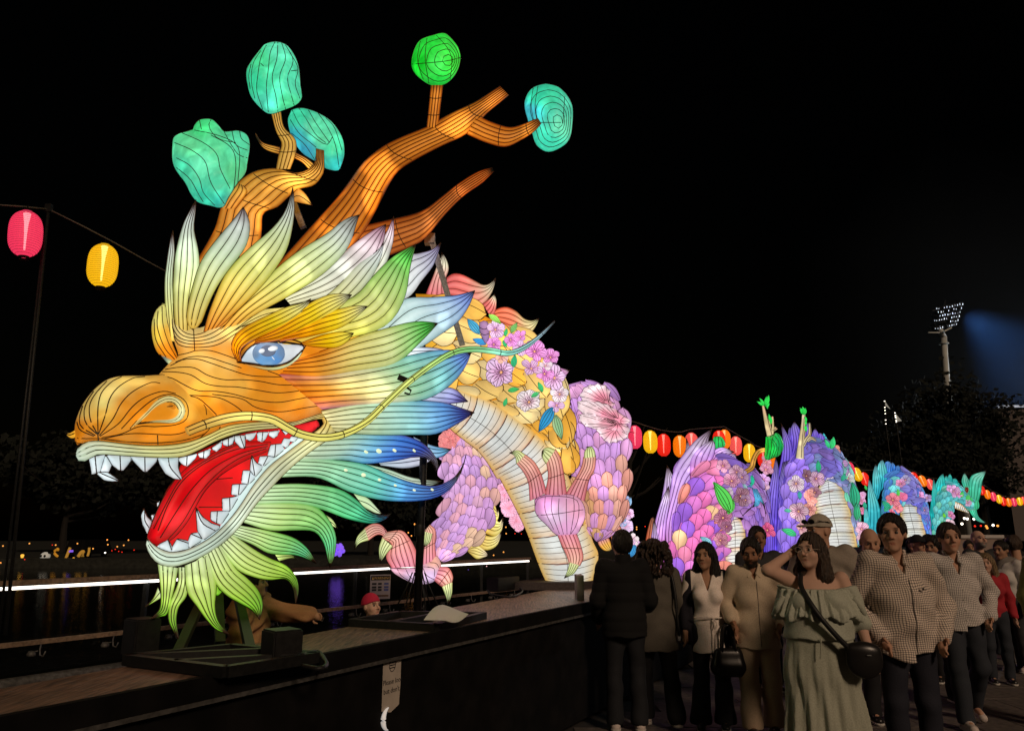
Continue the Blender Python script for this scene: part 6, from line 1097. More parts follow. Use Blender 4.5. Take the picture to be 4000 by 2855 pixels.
# flag poles with small lights
FW = mat('flag_cloth', (.5, .55, .55), .8, emit=.12)  # cloth given a faint glow of its own to look lit
for (x0, y0, y1, fx, fy, lb) in ((243, 1072, 1300, 298, 1155, 'thin pole with pale drooping flag left of the floodlight mast'), (338, 1185, 1275, 402, 1262, 'short pole with pale triangular flag above the tail fin')):
    Yf = 70; fp = thing('flag_pole', lb, 'flag', (n2(x0, y1, Yf).x, Yf, 0), 'flag poles behind the tail'); a, b = n2(x0, y0, Yf), n2(x0 + 14, y1, Yf)
    MB().tube([(b.x + .1, Yf, 0), b, a], .05, 6).build('pole', DSTEEL, fp)
    mb = MB(); A_, B_, C_ = n2(x0 + 4, y0 + 8, Yf), n2(fx, fy, Yf), n2(x0 + 6, y0 + 85, Yf); C_ = C_.lerp(A_, .45 if x0 < 300 else 0)
    mb.add([A_, B_, C_, A_ + Vector((0, .03, 0)), B_ + Vector((0, .03, 0)), C_ + Vector((0, .03, 0))], [(0, 1, 2), (5, 4, 3), (0, 3, 4, 1), (1, 4, 5, 2), (2, 5, 3, 0)]); mb.build('flag', FW, fp)
    for q in (.05, .3, .42, .55, .8, .95): sph(a.lerp(b, q), .055, GW, 'light_bead', fp)
# pale barrier behind the crowd at the right
wl = thing('barrier', 'pale waist-high barrier wall behind the crowd at the right', 'barrier', (W(3770, 2100, 14)[0], 14, 0))
x0, x1 = W(3640, 2100, 14)[0], W(3915, 2100, 14)[0]
mb = MB(); mb.box(x0, x1, 14, 14.15, 0, 1.63); mb.build('panel', mat('barrier_panel', (.25, .19, .16), .8, vary=.2, bscale=3), wl); mb = MB(); mb.box(x0 - .02, x1 + .02, 13.97, 14.18, 1.632, 1.69); mb.build('cap_rail', mat('barrier_cap', (.45, .42, .4), .6), wl)
# ------------------------------------------------------------------ people
class Vol:
    def __init__(s, lo, hi, h):
        s.lo = np.array(lo, np.float32); s.h = h; s.n = np.ceil((np.array(hi) - s.lo) / h).astype(int) + 1
        s.F = np.full(tuple(s.n), .5, np.float32); s.ax = [s.lo[i] + h * np.arange(s.n[i], dtype=np.float32) for i in range(3)]
    def win(s, lo, hi):
        a = np.clip(np.floor((np.array(lo) - s.lo) / s.h).astype(int), 0, s.n - 1); b = np.clip(np.ceil((np.array(hi) - s.lo) / s.h).astype(int) + 1, 1, s.n)
        sl = tuple(slice(a[i], max(b[i], a[i] + 1)) for i in range(3))
        return sl, [s.ax[0][sl[0]][:, None, None], s.ax[1][sl[1]][None, :, None], s.ax[2][sl[2]][None, None, :]]
    def put(s, sl, d, k, sub=False):
        f = s.F[sl]
        if sub: d = -d; hh = np.clip(.5 - .5 * (d - f) / k, 0, 1) if k else (d < f) * 1.0; s.F[sl] = (np.maximum(f, d) if not k else d * (1 - hh) + f * hh + k * hh * (1 - hh)) if k else np.maximum(f, d)
        else: hh = np.clip(.5 + .5 * (d - f) / k, 0, 1); s.F[sl] = d * (1 - hh) + f * hh - k * hh * (1 - hh)
    def cone(s, a, b, ra, rb, k=.02, sy=1.0, T=None, sub=False, sx=1.0):
        a, b = np.array(a, float), np.array(b, float); m = max(ra, rb) * max(1, sy, sx) + 2 * k + 3 * s.h
        if T is not None: wa, wb = T[0] @ (a - T[1]) * T[2] + T[3], T[0] @ (b - T[1]) * T[2] + T[3]
        else: wa, wb = a, b
        sl, (X, Y, Z) = s.win(np.minimum(wa, wb) - m, np.maximum(wa, wb) + m)
        if T is not None: X, Y, Z = s.loc(X, Y, Z, T)
        e = b - a; X = (X - a[0]) / sx; Y = (Y - a[1]) / sy; Z = Z - a[2]; e = e / np.array([sx, sy, 1]); L = (e @ e) + 1e-9
        t = np.clip((X * e[0] + Y * e[1] + Z * e[2]) / L, 0, 1)
        d = np.sqrt((X - t * e[0]) ** 2 + (Y - t * e[1]) ** 2 + (Z - t * e[2]) ** 2) - (ra + (rb - ra) * t)
        s.put(sl, d * min(1, sy, sx) * (T[2] if T is not None else 1), k, sub)
    def loc(s, X, Y, Z, T):
        Ri = T[0].T; X, Y, Z = X - T[3][0], Y - T[3][1], Z - T[3][2]
        return [(Ri[i, 0] * X + Ri[i, 1] * Y + Ri[i, 2] * Z) / T[2] + T[1][i] for i in range(3)]
    def ell(s, c, r, k=.02, T=None, sub=False):
        c, r = np.array(c, float), np.array(r, float); m = r.max() + 2 * k + 3 * s.h
        w = T[0] @ (c - T[1]) * T[2] + T[3] if T is not None else c
        sl, (X, Y, Z) = s.win(w - m, w + m)
        if T is not None: X, Y, Z = s.loc(X, Y, Z, T)
        q = np.sqrt(((X - c[0]) / r[0]) ** 2 + ((Y - c[1]) / r[1]) ** 2 + ((Z - c[2]) / r[2]) ** 2); q2 = np.sqrt(((X - c[0]) / r[0] ** 2) ** 2 + ((Y - c[1]) / r[1] ** 2) ** 2 + ((Z - c[2]) / r[2] ** 2) ** 2) + 1e-6
        s.put(sl, (q * (q - 1) / q2 * (T[2] if T is not None else 1)).astype(np.float32), k, sub)
    def grid(s): return s.ax[0][:, None, None], s.ax[1][None, :, None], s.ax[2][None, None, :]
    def cut(s, g): s.F = np.maximum(s.F, g).astype(np.float32)
    def mesh(s):
        F = s.F; S = F < 0; n = np.array(F.shape); C = np.zeros(n - 1, np.int8); cs = [(i, j, k) for i in (0, 1) for j in (0, 1) for k in (0, 1)]
        for i, j, k in cs: C += S[i:n[0] - 1 + i, j:n[1] - 1 + j, k:n[2] - 1 + k]
        act = (C > 0) & (C < 8); ai = np.argwhere(act); idx = np.full(n - 1, -1, np.int64); idx[act] = np.arange(len(ai))
        V = np.stack([F[ai[:, 0] + i, ai[:, 1] + j, ai[:, 2] + k] for i, j, k in cs], 1); P = np.zeros((len(ai), 3)); w = np.zeros(len(ai))
        for a in range(8):
            for b in range(a + 1, 8):
                if sum(abs(np.array(cs[a]) - np.array(cs[b]))) != 1: continue
                m = (V[:, a] < 0) != (V[:, b] < 0); t = np.where(m, V[:, a] / (V[:, a] - V[:, b] + 1e-12), 0)[:, None]
                P += np.where(m[:, None], np.array(cs[a]) * (1 - t) + np.array(cs[b]) * t, 0); w += m
        P = s.lo + (ai + P / np.maximum(w, 1)[:, None]) * s.h; faces = []
        for d in range(3):
            u, v = (d + 1) % 3, (d + 2) % 3; s0 = [slice(1, -1)] * 3; s1 = [slice(1, -1)] * 3; s0[d] = slice(0, -1); s1[d] = slice(1, None)
            A, B = S[tuple(s0)], S[tuple(s1)]; off = np.array([1, 1, 1]); off[d] = 0
            for fl, M in ((False, A & ~B), (True, ~A & B)):
                g = np.argwhere(M) + off
                if not len(g): continue
                eu = np.eye(3, dtype=int)[u]; ev = np.eye(3, dtype=int)[v]
                q = np.stack([idx[tuple((g - o).T)] for o in (eu + ev, ev, 0 * eu, eu)], 1)
                faces.append(q[:, ::-1] if fl else q)
        return P, (np.concatenate(faces) if faces else np.zeros((0, 4), int))
def rotm(yaw=0, pitch=0, roll=0):
    return np.array(Matrix.Rotation(yaw, 3, 'Z') @ Matrix.Rotation(pitch, 3, 'X') @ Matrix.Rotation(roll, 3, 'Y'))
def vmat(name, rough=.55, spec=.3):
    m = bpy.data.materials.new(name); m.use_nodes = True; nt = m.node_tree; a = nt.nodes.new('ShaderNodeAttribute'); a.attribute_name = 'Col'; b = nt.nodes['Principled BSDF']
    nt.links.new(a.outputs['Color'], b.inputs['Base Color']); b.inputs['Roughness'].default_value = rough + .1; b.inputs['Specular IOR Level'].default_value = spec * .7
    n = nt.nodes.new('ShaderNodeTexNoise'); n.inputs['Scale'].default_value = 90; bp = nt.nodes.new('ShaderNodeBump'); bp.inputs['Strength'].default_value = .15; bp.inputs['Distance'].default_value = .004
    nt.links.new(n.outputs['Fac'], bp.inputs['Height']); nt.links.new(bp.outputs['Normal'], b.inputs['Normal']); return m
def hair_mat(c):
    m = mat('hair', c, .4, bump=.9, bscale=60, vary=.7, spec=.4); nt = m.node_tree; n = [x for x in nt.nodes if x.type == 'TEX_NOISE'][0]; tc = [x for x in nt.nodes if x.type == 'TEX_COORD'][0]
    mp = nt.nodes.new('ShaderNodeMapping'); mp.inputs['Scale'].default_value = (3, 3, .16); nt.links.new(tc.outputs['Object'], mp.inputs['Vector']); nt.links.new(mp.outputs[0], n.inputs['Vector']); return m
SKINM = vmat('skin'); HAIRM = {}
def cloth(name, col, kind=None, rough=.85):
    m = mat(name, col, rough, bump=.18, bscale=110, vary=.12)
    if kind == 'check':
        nt = m.node_tree; b = nt.nodes['Principled BSDF']; tc = nt.nodes.new('ShaderNodeTexCoord'); sx = nt.nodes.new('ShaderNodeSeparateXYZ'); nw_ = nt.nodes.new('ShaderNodeTexNoise'); nw_.inputs['Scale'].default_value = 5; va = nt.nodes.new('ShaderNodeVectorMath'); va.operation = 'MULTIPLY_ADD'; va.inputs[1].default_value = (.06, .06, .06)
        nt.links.new(tc.outputs['Object'], nw_.inputs['Vector']); nt.links.new(nw_.outputs['Color'], va.inputs[0]); nt.links.new(tc.outputs['Object'], va.inputs[2]); nt.links.new(va.outputs[0], sx.inputs[0])
        def band(sock, f):
            a = nt.nodes.new('ShaderNodeMath'); a.operation = 'MULTIPLY'; a.inputs[1].default_value = f; nt.links.new(sock, a.inputs[0]); w = nt.nodes.new('ShaderNodeMath'); w.operation = 'FRACT'; nt.links.new(a.outputs[0], w.inputs[0])
            g = nt.nodes.new('ShaderNodeMath'); g.operation = 'GREATER_THAN'; g.inputs[1].default_value = .62; nt.links.new(w.outputs[0], g.inputs[0]); return g.outputs[0]
        d = nt.nodes.new('ShaderNodeMath'); d.operation = 'ADD'; nt.links.new(band(sx.outputs['X'], 68), d.inputs[0]); nt.links.new(band(sx.outputs['Z'], 68), d.inputs[1])
        r = nt.nodes.new('ShaderNodeValToRGB'); r.color_ramp.interpolation = 'CONSTANT'; r.color_ramp.elements[0].position = 0; r.color_ramp.elements[0].color = (*col, 1); e = r.color_ramp.elements[1]; e.position = .3; e.color = (*[c * .42 for c in col], 1); e2 = r.color_ramp.elements.new(.75); e2.color = (.07, .06, .07, 1)
        dv = nt.nodes.new('ShaderNodeMath'); dv.operation = 'MULTIPLY'; dv.inputs[1].default_value = .5; nt.links.new(d.outputs[0], dv.inputs[0]); nt.links.new(dv.outputs[0], r.inputs['Fac']); nt.links.new(r.outputs['Color'], b.inputs['Base Color'])
    if kind == 'stripe':
        nt = m.node_tree; b = nt.nodes['Principled BSDF']; tc = nt.nodes.new('ShaderNodeTexCoord'); w = nt.nodes.new('ShaderNodeTexWave'); w.bands_direction = 'Z'; w.inputs['Scale'].default_value = 22; w.inputs['Distortion'].default_value = 1
        r = nt.nodes.new('ShaderNodeValToRGB'); r.color_ramp.elements[0].color = (*[c * .35 for c in col], 1); r.color_ramp.elements[1].color = (*col, 1); nt.links.new(tc.outputs['Object'], w.inputs['Vector']); nt.links.new(w.outputs['Fac'], r.inputs['Fac']); nt.links.new(r.outputs['Color'], b.inputs['Base Color'])
    return m
def arr(*a): return np.array(a, float)
EYEM = vmat('eye_surface', .15, .5)
def person(label, px, Y, height, yaw=0, hy=0, hp=0, w=1.0, belly=0.0, skin=(.42, .25, .17), hair='short', haircol=(.012, .009, .007), top=None, topst=None, pants=None, pantst=None, shoes=None, J=None, h=.0075, beard=False, female=False, base_z=0.0, child=False, extra=None, group='people in the crowd'):
    x = (px - 2000) / FOC * Y / (CP - (1427.5 - 2095) / FOC * SP) if False else W(px, 2095, Y)[0]
    t = thing('person', label, 'person', (x, Y, base_z), group); t.rotation_euler = (0, 0, yaw); sc_ = height / 1.75; t.scale = (sc_,) * 3
    j = dict(hipL=(.09, 0, .90), hipR=(-.09, 0, .90), kneeL=(.105, -.02, .49), kneeR=(-.105, -.02, .49), ankL=(.11, .02, .085), ankR=(-.11, .02, .085), toeL=None, toeR=None,
             shL=(.175 * (w * .5 + .5), .01, 1.405), shR=(-.175 * (w * .5 + .5), .01, 1.405), elL=(.245 * (w * .6 + .4), .03, 1.13), elR=(-.245 * (w * .6 + .4), .03, 1.13), wrL=(.25 * (w * .6 + .4), -.05, .89), wrR=(-.25 * (w * .6 + .4), -.05, .89))
    if J: j.update(J)
    j = {k: (None if v is None else arr(*v)) for k, v in j.items()}
    hs = 1.06 if not child else 1.3
    piv = arr(0, .02, 1.52); T = (rotm(hy, hp), piv, hs, piv + arr(0, -.012, -.032 if not child else -.02))
    fem = .92 if female else 1.0; ph = rng.uniform(0, 9)
    def torso(v, o=0.0, k=.05):
        bw = w * fem
        v.cone((-.115 * bw, .012, 1.375), (.115 * bw, .012, 1.375), .062 + o, .062 + o, k)
        v.cone((0, .012, 1.31), (0, .005, 1.17), .108 + o * .8 + .02 * belly, .105 + o + .05 * belly, k, 1.0, sx=1.42 * bw)
        v.cone((0, .0 - .05 * belly, 1.15), (0, .0 - .05 * belly, 1.0), .104 + o + .05 * belly, .108 + o + .055 * belly, k, 1.0, sx=1.27 * bw)
        v.cone((0, .012, .98), (0, .012, .90), .112 + o, .105 + o, k, 1.0, sx=1.42 * bw)
        if female:
            for s in (-1, 1): v.ell((s * .075 * w, -.095 - .02 * (w - 1), 1.235), (.07 * w + o, .065 + o, .07 + o), .04)
    def arm(v, o=0.0, k=.02, cuff=None, up=False):
        for s in 'LR':
            a, b, c = j['sh' + s], j['el' + s], j['wr' + s]; q = (w * .4 + .6)
            v.cone(a, b, .056 * q + o, .043 * q + o, k)
            if not up: v.cone(b, c if cuff is None else b + (c - b) * cuff, .043 * q + o, .030 * q + o * 1.1, k)
    def legs(v, o=0.0, k=.025, lo=0.0, flare=0.0):
        for s in 'LR':
            a, b, c = j['hip' + s], j['knee' + s], j['ank' + s]; q = w * .5 + .5
            v.cone(a, b, .088 * q + o, .058 * q + o, k); c2 = b + (c - b) * (1 - lo)
            v.cone(b, c2, .056 * q + o, .040 + o * 1.2 + flare, k); v.ell(b + (c - b) * .3 + arr(0, .018, 0), (.05 + o, .055 + o, .10), .03)
    def wrinkle(v, amp, f=1.0):
        X, Yg, Z = v.grid(); v.F = (v.F + amp * 1.25 * (np.sin(23 * f * Z + 9 * f * X + 3 * np.sin(7 * X + ph) + ph) * .5 + .35 * np.sin(17 * f * X - 26 * f * Z + 2.2 * ph + 9 * Yg) + .35 * np.sin(41 * f * Z + 30 * f * np.abs(X) + ph))).astype(np.float32)
    xs = max(abs(j[k][0]) for k in ('elL', 'elR', 'wrL', 'wrR')) + .16; ys_ = max(abs(j[k][1]) for k in ('elL', 'elR', 'wrL', 'wrR', 'kneeL', 'kneeR', 'ankL', 'ankR')) + .28
    lo, hi = (-xs, -ys_, -.01), (xs, ys_, 1.86 if not child else 1.97)
    # --- body: one continuous skin
    v = Vol(lo, hi, h)
    torso(v, -.012); arm(v, -.004); legs(v, -.006)
    v.cone((0, .03, 1.43), (0, .022, 1.56), .060 * (w * .3 + .7) * fem, .054 * (w * .35 + .65) * fem, .03)
    v.ell((0, .018, 1.655), (.076, .096, .097), .02, T); v.ell((0, -.028, 1.592), (.060 + .01 * (w - 1), .068, .078), .03, T); v.ell((0, -.074, 1.538), (.026, .022, .020), .025, T)
    for s in (-1, 1): v.ell((s * .042, -.058, 1.607), (.022 + .012 * (w - 1), .024, .024), .025, T)
    v.cone((-.036, -.082, 1.668), (.036, -.082, 1.668), .013, .013, .018, 1, T)
    for s in (-1, 1): v.ell((s * .033, -.104, 1.645), (.020, .017, .013), .012, T, True)
    v.cone((0, -.090, 1.652), (0, -.115, 1.612), .009, .0115, .012, 1, T)
    for s in (-1, 1): v.ell((s * .014, -.100, 1.607), (.008, .010, .008), .007, T); v.ell((s * .079, .012, 1.63), (.010, .022, .033), .01, T)
    v.cone((-.018, -.087, 1.577), (.018, -.087, 1.577), .0075, .0075, .006, 1, T); v.cone((-.016, -.084, 1.564), (.016, -.084, 1.564), .0085, .0085, .006, 1, T)
    v.cone((-.026, -.088, 1.5705), (.026, -.088, 1.5705), .003, .003, .004, 1, T, True)
    for s in 'LR':
        e, c = j['el' + s], j['wr' + s]; d = (c - e) / (np.linalg.norm(c - e) + 1e-6); sd = 1 if s == 'L' else -1
        side = np.cross(d, arr(0, 1, 0) if abs(d[1]) < .8 else arr(0, 0, 1)); side /= np.linalg.norm(side) + 1e-6; f = np.cross(side, d)   # fingers spread along f
        v.cone(c, c + d * .085, .026, .030, .015, 1); 
        for i, (q, L) in enumerate(((-.027, .070), (-.009, .080), (.009, .076), (.026, .06))):
            b0 = c + d * .075 + f * q; b1 = b0 + d * L * .55; b2 = b1 + d * L * .42 + side * .018 * sd; v.cone(b0, b1, .0098, .009, .006); v.cone(b1, b2, .009, .0075, .005)
        b0 = c + d * .025 - f * .022; b1 = b0 - f * .035 + d * .03; v.cone(b0, b1, .013, .0105, .01); v.cone(b1, b1 + d * .035 - f * .006, .0105, .008, .006)
    for s in 'LR': v.cone(j['ank' + s] + arr(0, 0, -.01), j['ank' + s] + arr(0, -.13, -.045), .036, .024, .02)
    P, Fc = v.mesh()
    L_ = (P - T[3]) @ T[0] / T[2] + T[1]; sk = np.array(skin); C = np.tile(sk, (len(P), 1))
    def blend(m, c): 
        C[:] = C * (1 - m[:, None]) + np.array(c) * m[:, None]
    head = (L_[:, 2] > 1.5) & (np.abs(L_[:, 0]) < .1)
    g = lambda cx, cy, cz, rx, ry, rz: np.clip(1.6 - 1.6 * np.sqrt(((np.abs(L_[:, 0]) - cx) / rx) ** 2 + ((L_[:, 1] - cy) / ry) ** 2 + ((L_[:, 2] - cz) / rz) ** 2), 0, 1) * head
    blend(g(0, -.09, 1.571, .027, .03, .013) * .75, sk * arr(.9, .5, .5)); blend(g(.034, -.09, 1.67, .024, .03, .007), arr(*haircol) * 1.2 + .006); blend(g(0, -.11, 1.608, .02, .03, .02) * .35, sk * arr(1.05, .7, .65)); blend(g(.045, -.07, 1.605, .025, .04, .025) * .3, sk * arr(1.05, .72, .66))
    if beard: blend(np.clip((1.6 - L_[:, 2]) / .02, 0, 1) * head * (L_[:, 1] < .02) * (L_[:, 2] > 1.49) * (1 - g(0, -.1, 1.571, .02, .03, .01)), arr(*haircol) * 1.3)
    bo = mobj('body', P, Fc, SKINM, None, C); bo.parent = t
    def part(name, v, m, cols=None, par=None):
        P_, F_ = v.mesh()
        if not len(F_): return None
        o = mobj(name, P_, F_, m, None, cols(P_) if cols else None); o.parent = par or t; return o
    for s in (-1, 1):
        mb = MB().lathe([(.001, -.0118)] + [(.0112 * math.cos(a), .0112 * math.sin(a)) for a in np.linspace(-1.2, 1.2, 7)] + [(.001, .0118)], 12)
        Pe = np.array(mb.v) @ np.array(Matrix.Rotation(R(90), 3, 'X')).T; ce = arr(s * .032, -.0775, 1.643); Ce = np.tile(arr(.26, .23, .21), (len(Pe), 1)); Ce[Pe[:, 1] < -.0078] = (.02, .015, .012)
        o = mobj('eye', (Pe + ce - T[1]) @ T[0].T * T[2] + T[3], mb.f, EYEM, None, Ce); o.parent = t
    # --- hair / hat
    hc = tuple(haircol)
    if hc not in HAIRM: HAIRM[hc] = hair_mat(hc)
    hm = HAIRM[hc]; hh = max(h * .8, .006)
    if hair in ('short', 'long', 'curly', 'crop', 'tied'):
        r = 10 if hair in ('long', 'curly') else 1
        v = Vol((-.25, -.22, 1.28 if r > 1 else 1.5), (.25, .26, 1.9), hh); o = {'short': .016, 'crop': .009, 'long': .014, 'curly': .03, 'tied': .012}[hair]
        v.ell((0, .02, 1.66), (.076 + o, .096 + o, .097 + o * 1.1), .01, T)
        v.ell((0, -.125, 1.622), (.080 if hair != 'long' else .066, .105, .114), .012, T, True); v.ell((0, -.02, 1.53), (.13, .10, .085), .012, T, True)
        if hair in ('short', 'crop', 'tied'): v.ell((.085, -.02, 1.59), (.03, .06, .05), .01, T, True); v.ell((-.085, -.02, 1.59), (.03, .06, .05), .01, T, True)
        if hair == 'tied': v.ell((0, .125, 1.68), (.05, .05, .05), .02, T)
        if hair == 'long':
            for s in (-1, 1): v.cone((s * .068, .02, 1.66), (s * .088, .03, 1.46), .036, .05, .02, 1, T); v.cone((s * .088, .03, 1.46), (s * .10, .0, 1.33), .05, .03, .03)
            v.cone((0, .075, 1.64), (0, .095, 1.40), .07, .085, .03, 1, T, sx=1.25)
        if hair == 'curly':
            for i in range(230):
                a = rng.uniform(0, 6.28); z = rng.uniform(1.46, 1.75); q = .105 + .055 * math.sin((1.76 - z) / .3 * 2.2); cc = arr(q * math.cos(a), .03 + q * math.sin(a), z)
                if cc[1] < -.05 and z < 1.7: continue
                v.ell(cc, (.021,) * 3, .008, T)
        X, Yg, Z = v.grid(); am = {'long': .006, 'curly': .009}.get(hair, .0035); an = np.arctan2(X, Yg - .02); v.F = (v.F + am * (np.sin(an * 24 + 9 * Z + 3 * np.sin(Z * 22)) + .6 * np.sin(an * 43 + 30 * Z))).astype(np.float32)
        part('hair', v, hm)
    if hair in ('cap', 'beanie'):
        v = Vol((-.2, -.3, 1.55), (.2, .24, 1.9), hh)
        v.ell((0, .018, 1.665), (.092, .112, .112), .01, T); X, Yg, Z = v.loc(*v.grid(), T); v.cut((1.668 if hair == 'cap' else 1.655) - Z - .25 * np.minimum(0, Yg + 0) * (hair == 'beanie') - .08 * Yg)
        if hair == 'cap': v.cone((-.035, -.10, 1.685), (.035, -.10, 1.685), .012, .012, .01, 1, T); v.ell((0, -.125, 1.682), (.075, .075, .010), .008, T)
        part('hat', v, extra.get('hatmat', hm))
        if hair == 'cap' and extra.get('shades'):
            v = Vol((-.2, -.3, 1.6), (.2, .2, 1.9), hh)
            for s in (-1, 1): v.ell((s * .042, -.097, 1.715), (.034, .012, .02), .006, T); v.cone((s * .08, -.07, 1.72), (s * .098, .05, 1.70), .005, .005, .004, 1, T)
            part('sunglasses', v, BLACKP)
    # --- clothes
    st = topst or {}
    if top is not None:
        hem = st.get('hem', .88); o = st.get('o', .022); v = Vol(lo, hi, h * 1.15)
        torso(v, o)
        if st.get('sleeve', 1) > 0: arm(v, o * .85 + .003, .03, st.get('cuff', .93), up=st.get('sleeve', 1) < 1)
        if hem < .86: v.cone((0, .01, .95), (0, .01, hem - .05), .120 + o, .125 + o + st.get('flare', 0), .04, 1.05, sx=1.38 * w * fem)
        if st.get('hood'): v.cone((-.07, .08, 1.44), (.07, .08, 1.44), .05, .05, .03)
        if st.get('collar'): v.cone((0, .028, 1.43), (0, .024, 1.505), .073 * (w * .3 + .7), .068 * (w * .3 + .7), .012)
        if st.get('quilt'): X, Yg, Z = v.grid(); v.F = (v.F - .005 * np.abs(np.sin(math.pi * Z / .085)) ** .5 + .003 * np.sin(30 * X + 20 * Z)).astype(np.float32)
        else: wrinkle(v, st.get('amp', .006), st.get('freq', 1.0))
        X, Yg, Z = v.grid()
        hl = hem + (.05 * np.minimum(1, (np.abs(X) / .2) ** 2) if st.get('tails') else 0) + .006 * np.sin(X * 30 + ph) + (.05 * (X > .0) if st.get('tails') else 0)
        core = np.maximum(np.abs(X) - .24 * w, 0) * 9
        v.cut(np.maximum(hl - Z - core, -1))
        # neck opening and open front
        nk = np.sqrt((X / 1.0) ** 2 + ((Yg - .024) / 1.0) ** 2) - .059 * (w * .3 + .7); v.cut(np.where(Z > 1.42, -nk, -1))
        vd = st.get('vneck', .07); v.cut(np.where((Yg < .0) & (Z > 1.40 - vd), .0 + ((Z - (1.40 - vd)) / (vd + .07)) * .062 - np.abs(X), -1))
        if st.get('offshoulder'): v.cut(Z - (st['offshoulder'] + .10 * np.minimum(1, (X / .25) ** 2) * (.35)))
        tp = part(st.get('name', 'shirt'), v, top)
        if st.get('buttons') and tp:
            for i in range(st['buttons']):
                z = 1.33 - i * .085; r_ = tp.data
                co = np.array([q.co[:] for q in tp.data.vertices]); m_ = (np.abs(co[:, 0]) < .012) & (np.abs(co[:, 2] - z) < .012) & (co[:, 1] < 0)
                if m_.any(): yv = co[m_][:, 1].min(); mb = MB().lathe([(.001, -.003), (.007, -.003), (.007, .002), (.001, .003)], 8); b_ = mobj('button', [(p[0] + .004, yv - .002 + p[2], z + p[1]) for p in mb.v], mb.f, BUTTON); b_.parent = tp; b_.matrix_parent_inverse = Matrix.Identity(4)
        if st.get('placket') and tp:
            co = np.array([q.co[:] for q in tp.data.vertices]); pts = []
            for z in np.arange(hem + .03, 1.40 - vd, .03):
                m_ = (np.abs(co[:, 0] - .018) < .012) & (np.abs(co[:, 2] - z) < .012) & (co[:, 1] < 0)
                if m_.any(): pts.append((.018, co[m_][:, 1].min() - .001, z))
            if len(pts) > 3: o_ = mobj('placket_seam', *tube_geo(pts, .0028, 5), PLACK); o_.parent = tp
        if st.get('collarflap') and tp:
            for s in (-1, 1):
                v = Vol((-.16, -.2, 1.3), (.16, .16, 1.56), h); v.cone((s * .03, -.075, 1.405), (s * .062, .0, 1.485), .016, .012, .01); v.cone((s * .062, .0, 1.485), (s * .045, .06, 1.49), .012, .012, .01); v.cone((s * .03, -.075, 1.405), (s * .055, -.105, 1.375), .014, .006, .01)
                part('collar', v, top, par=tp)
    ps_ = pantst or {}
    if pants is not None:
        v = Vol((lo[0], lo[1], -.01), (hi[0], hi[1], 1.06), h * 1.25); o = ps_.get('o', .016)
        if ps_.get('skirt'):
            v.cone((0, .0 - .03 * belly, 1.02), (0, .0, .75), .13 + .03 * belly, .155, .05, 1.0, sx=1.30 * w); v.cone((0, 0, .78), (0, 0, .06), .155, .20, .05, .95, sx=1.25 * w)
            X, Yg, Z = v.grid(); an = np.arctan2(X / (1.25 * w), Yg); v.F = (v.F + np.clip((1.0 - Z) * .022, 0, .02) * (np.sin(an * 13 + 2 * np.sin(Z * 5)) + .4 * np.sin(an * 29 + ph))).astype(np.float32); v.cut(.05 - Z); v.cut(Z - 1.03)
        else:
            v.cone((0, .012, .98), (0, .012, .90), .112 + o, .107 + o, .04, 1.0, sx=1.42 * w * fem); legs(v, o, .03, ps_.get('short', .0), ps_.get('flare', .006)); wrinkle(v, .005, .8); X, Yg, Z = v.grid(); v.cut(Z - 1.0)
            v.cut(ps_.get('hemz', .055) - Z)
        part(ps_.get('name', 'trousers'), v, pants)
    if shoes is not None:
        for s in 'LR':
            a = j['ank' + s]; d = (j['toe' + s] - a if j['toe' + s] is not None else arr(0, -.17, 0)); v = Vol(a + arr(-.16, -.27, -.12), a + arr(.16, .27, .12), max(.007, h))
            if j['toe' + s] is None:
                b = a + arr(0, 0, -.04)
                v.cone(b + arr(0, .035, .0), b + arr(0, -.13, -.012), .044, .038, .02, 1); v.cone(b + arr(0, .02, .035), b + arr(0, -.05, .012), .042, .036, .02); v.cut((a[2] - .085) - v.grid()[2] + np.zeros_like(v.F))
            else:
                v.cone(a + arr(0, .02, -.02), j['toe' + s], .046, .036, .02)
            so = part('shoe', v, shoes)
            if so is not None and j['toe' + s] is None:
                v = Vol(a + arr(-.16, -.27, -.12), a + arr(.16, .27, .0), max(.007, h)); b = a + arr(0, 0, -.06); v.cone(b + arr(0, .035, 0), b + arr(0, -.135, 0), .049, .043, .01); v.cut(np.maximum((a[2] - .086) - v.grid()[2], v.grid()[2] - (a[2] - .06)) + np.zeros_like(v.F)); part('sole', v, ps_.get('sole', SOLE), par=so)
    return t, j, T
BUTTON = mat('pale_button', (.6, .58, .52), .4); PLACK = mat('placket_thread', (.10, .09, .08), .8); SOLE = mat('pale_rubber_sole', (.45, .43, .4), .7)
def sub(t, name, v, m):
    P_, F_ = v.mesh(); o = mobj(name, P_, F_, m); o.parent = t; return o
DENIM = cloth('dark_denim', (.022, .026, .035)); BLACKC = cloth('black_cloth', (.010, .010, .012)); NAVY = cloth('navy_trousers', (.014, .015, .024)); PUFF = cloth('black_puffer', (.0045, .0045, .005), rough=.9)
CHK1 = cloth('brown_check_cotton', (.72, .61, .52), 'check'); CHK2 = cloth('grey_check_cotton', (.74, .68, .64), 'check'); BEIGE = cloth('beige_linen', (.50, .40, .29)); TAN = cloth('tan_trousers', (.44, .33, .23)); IVORY = cloth('ivory_knit', (.75, .66, .60))
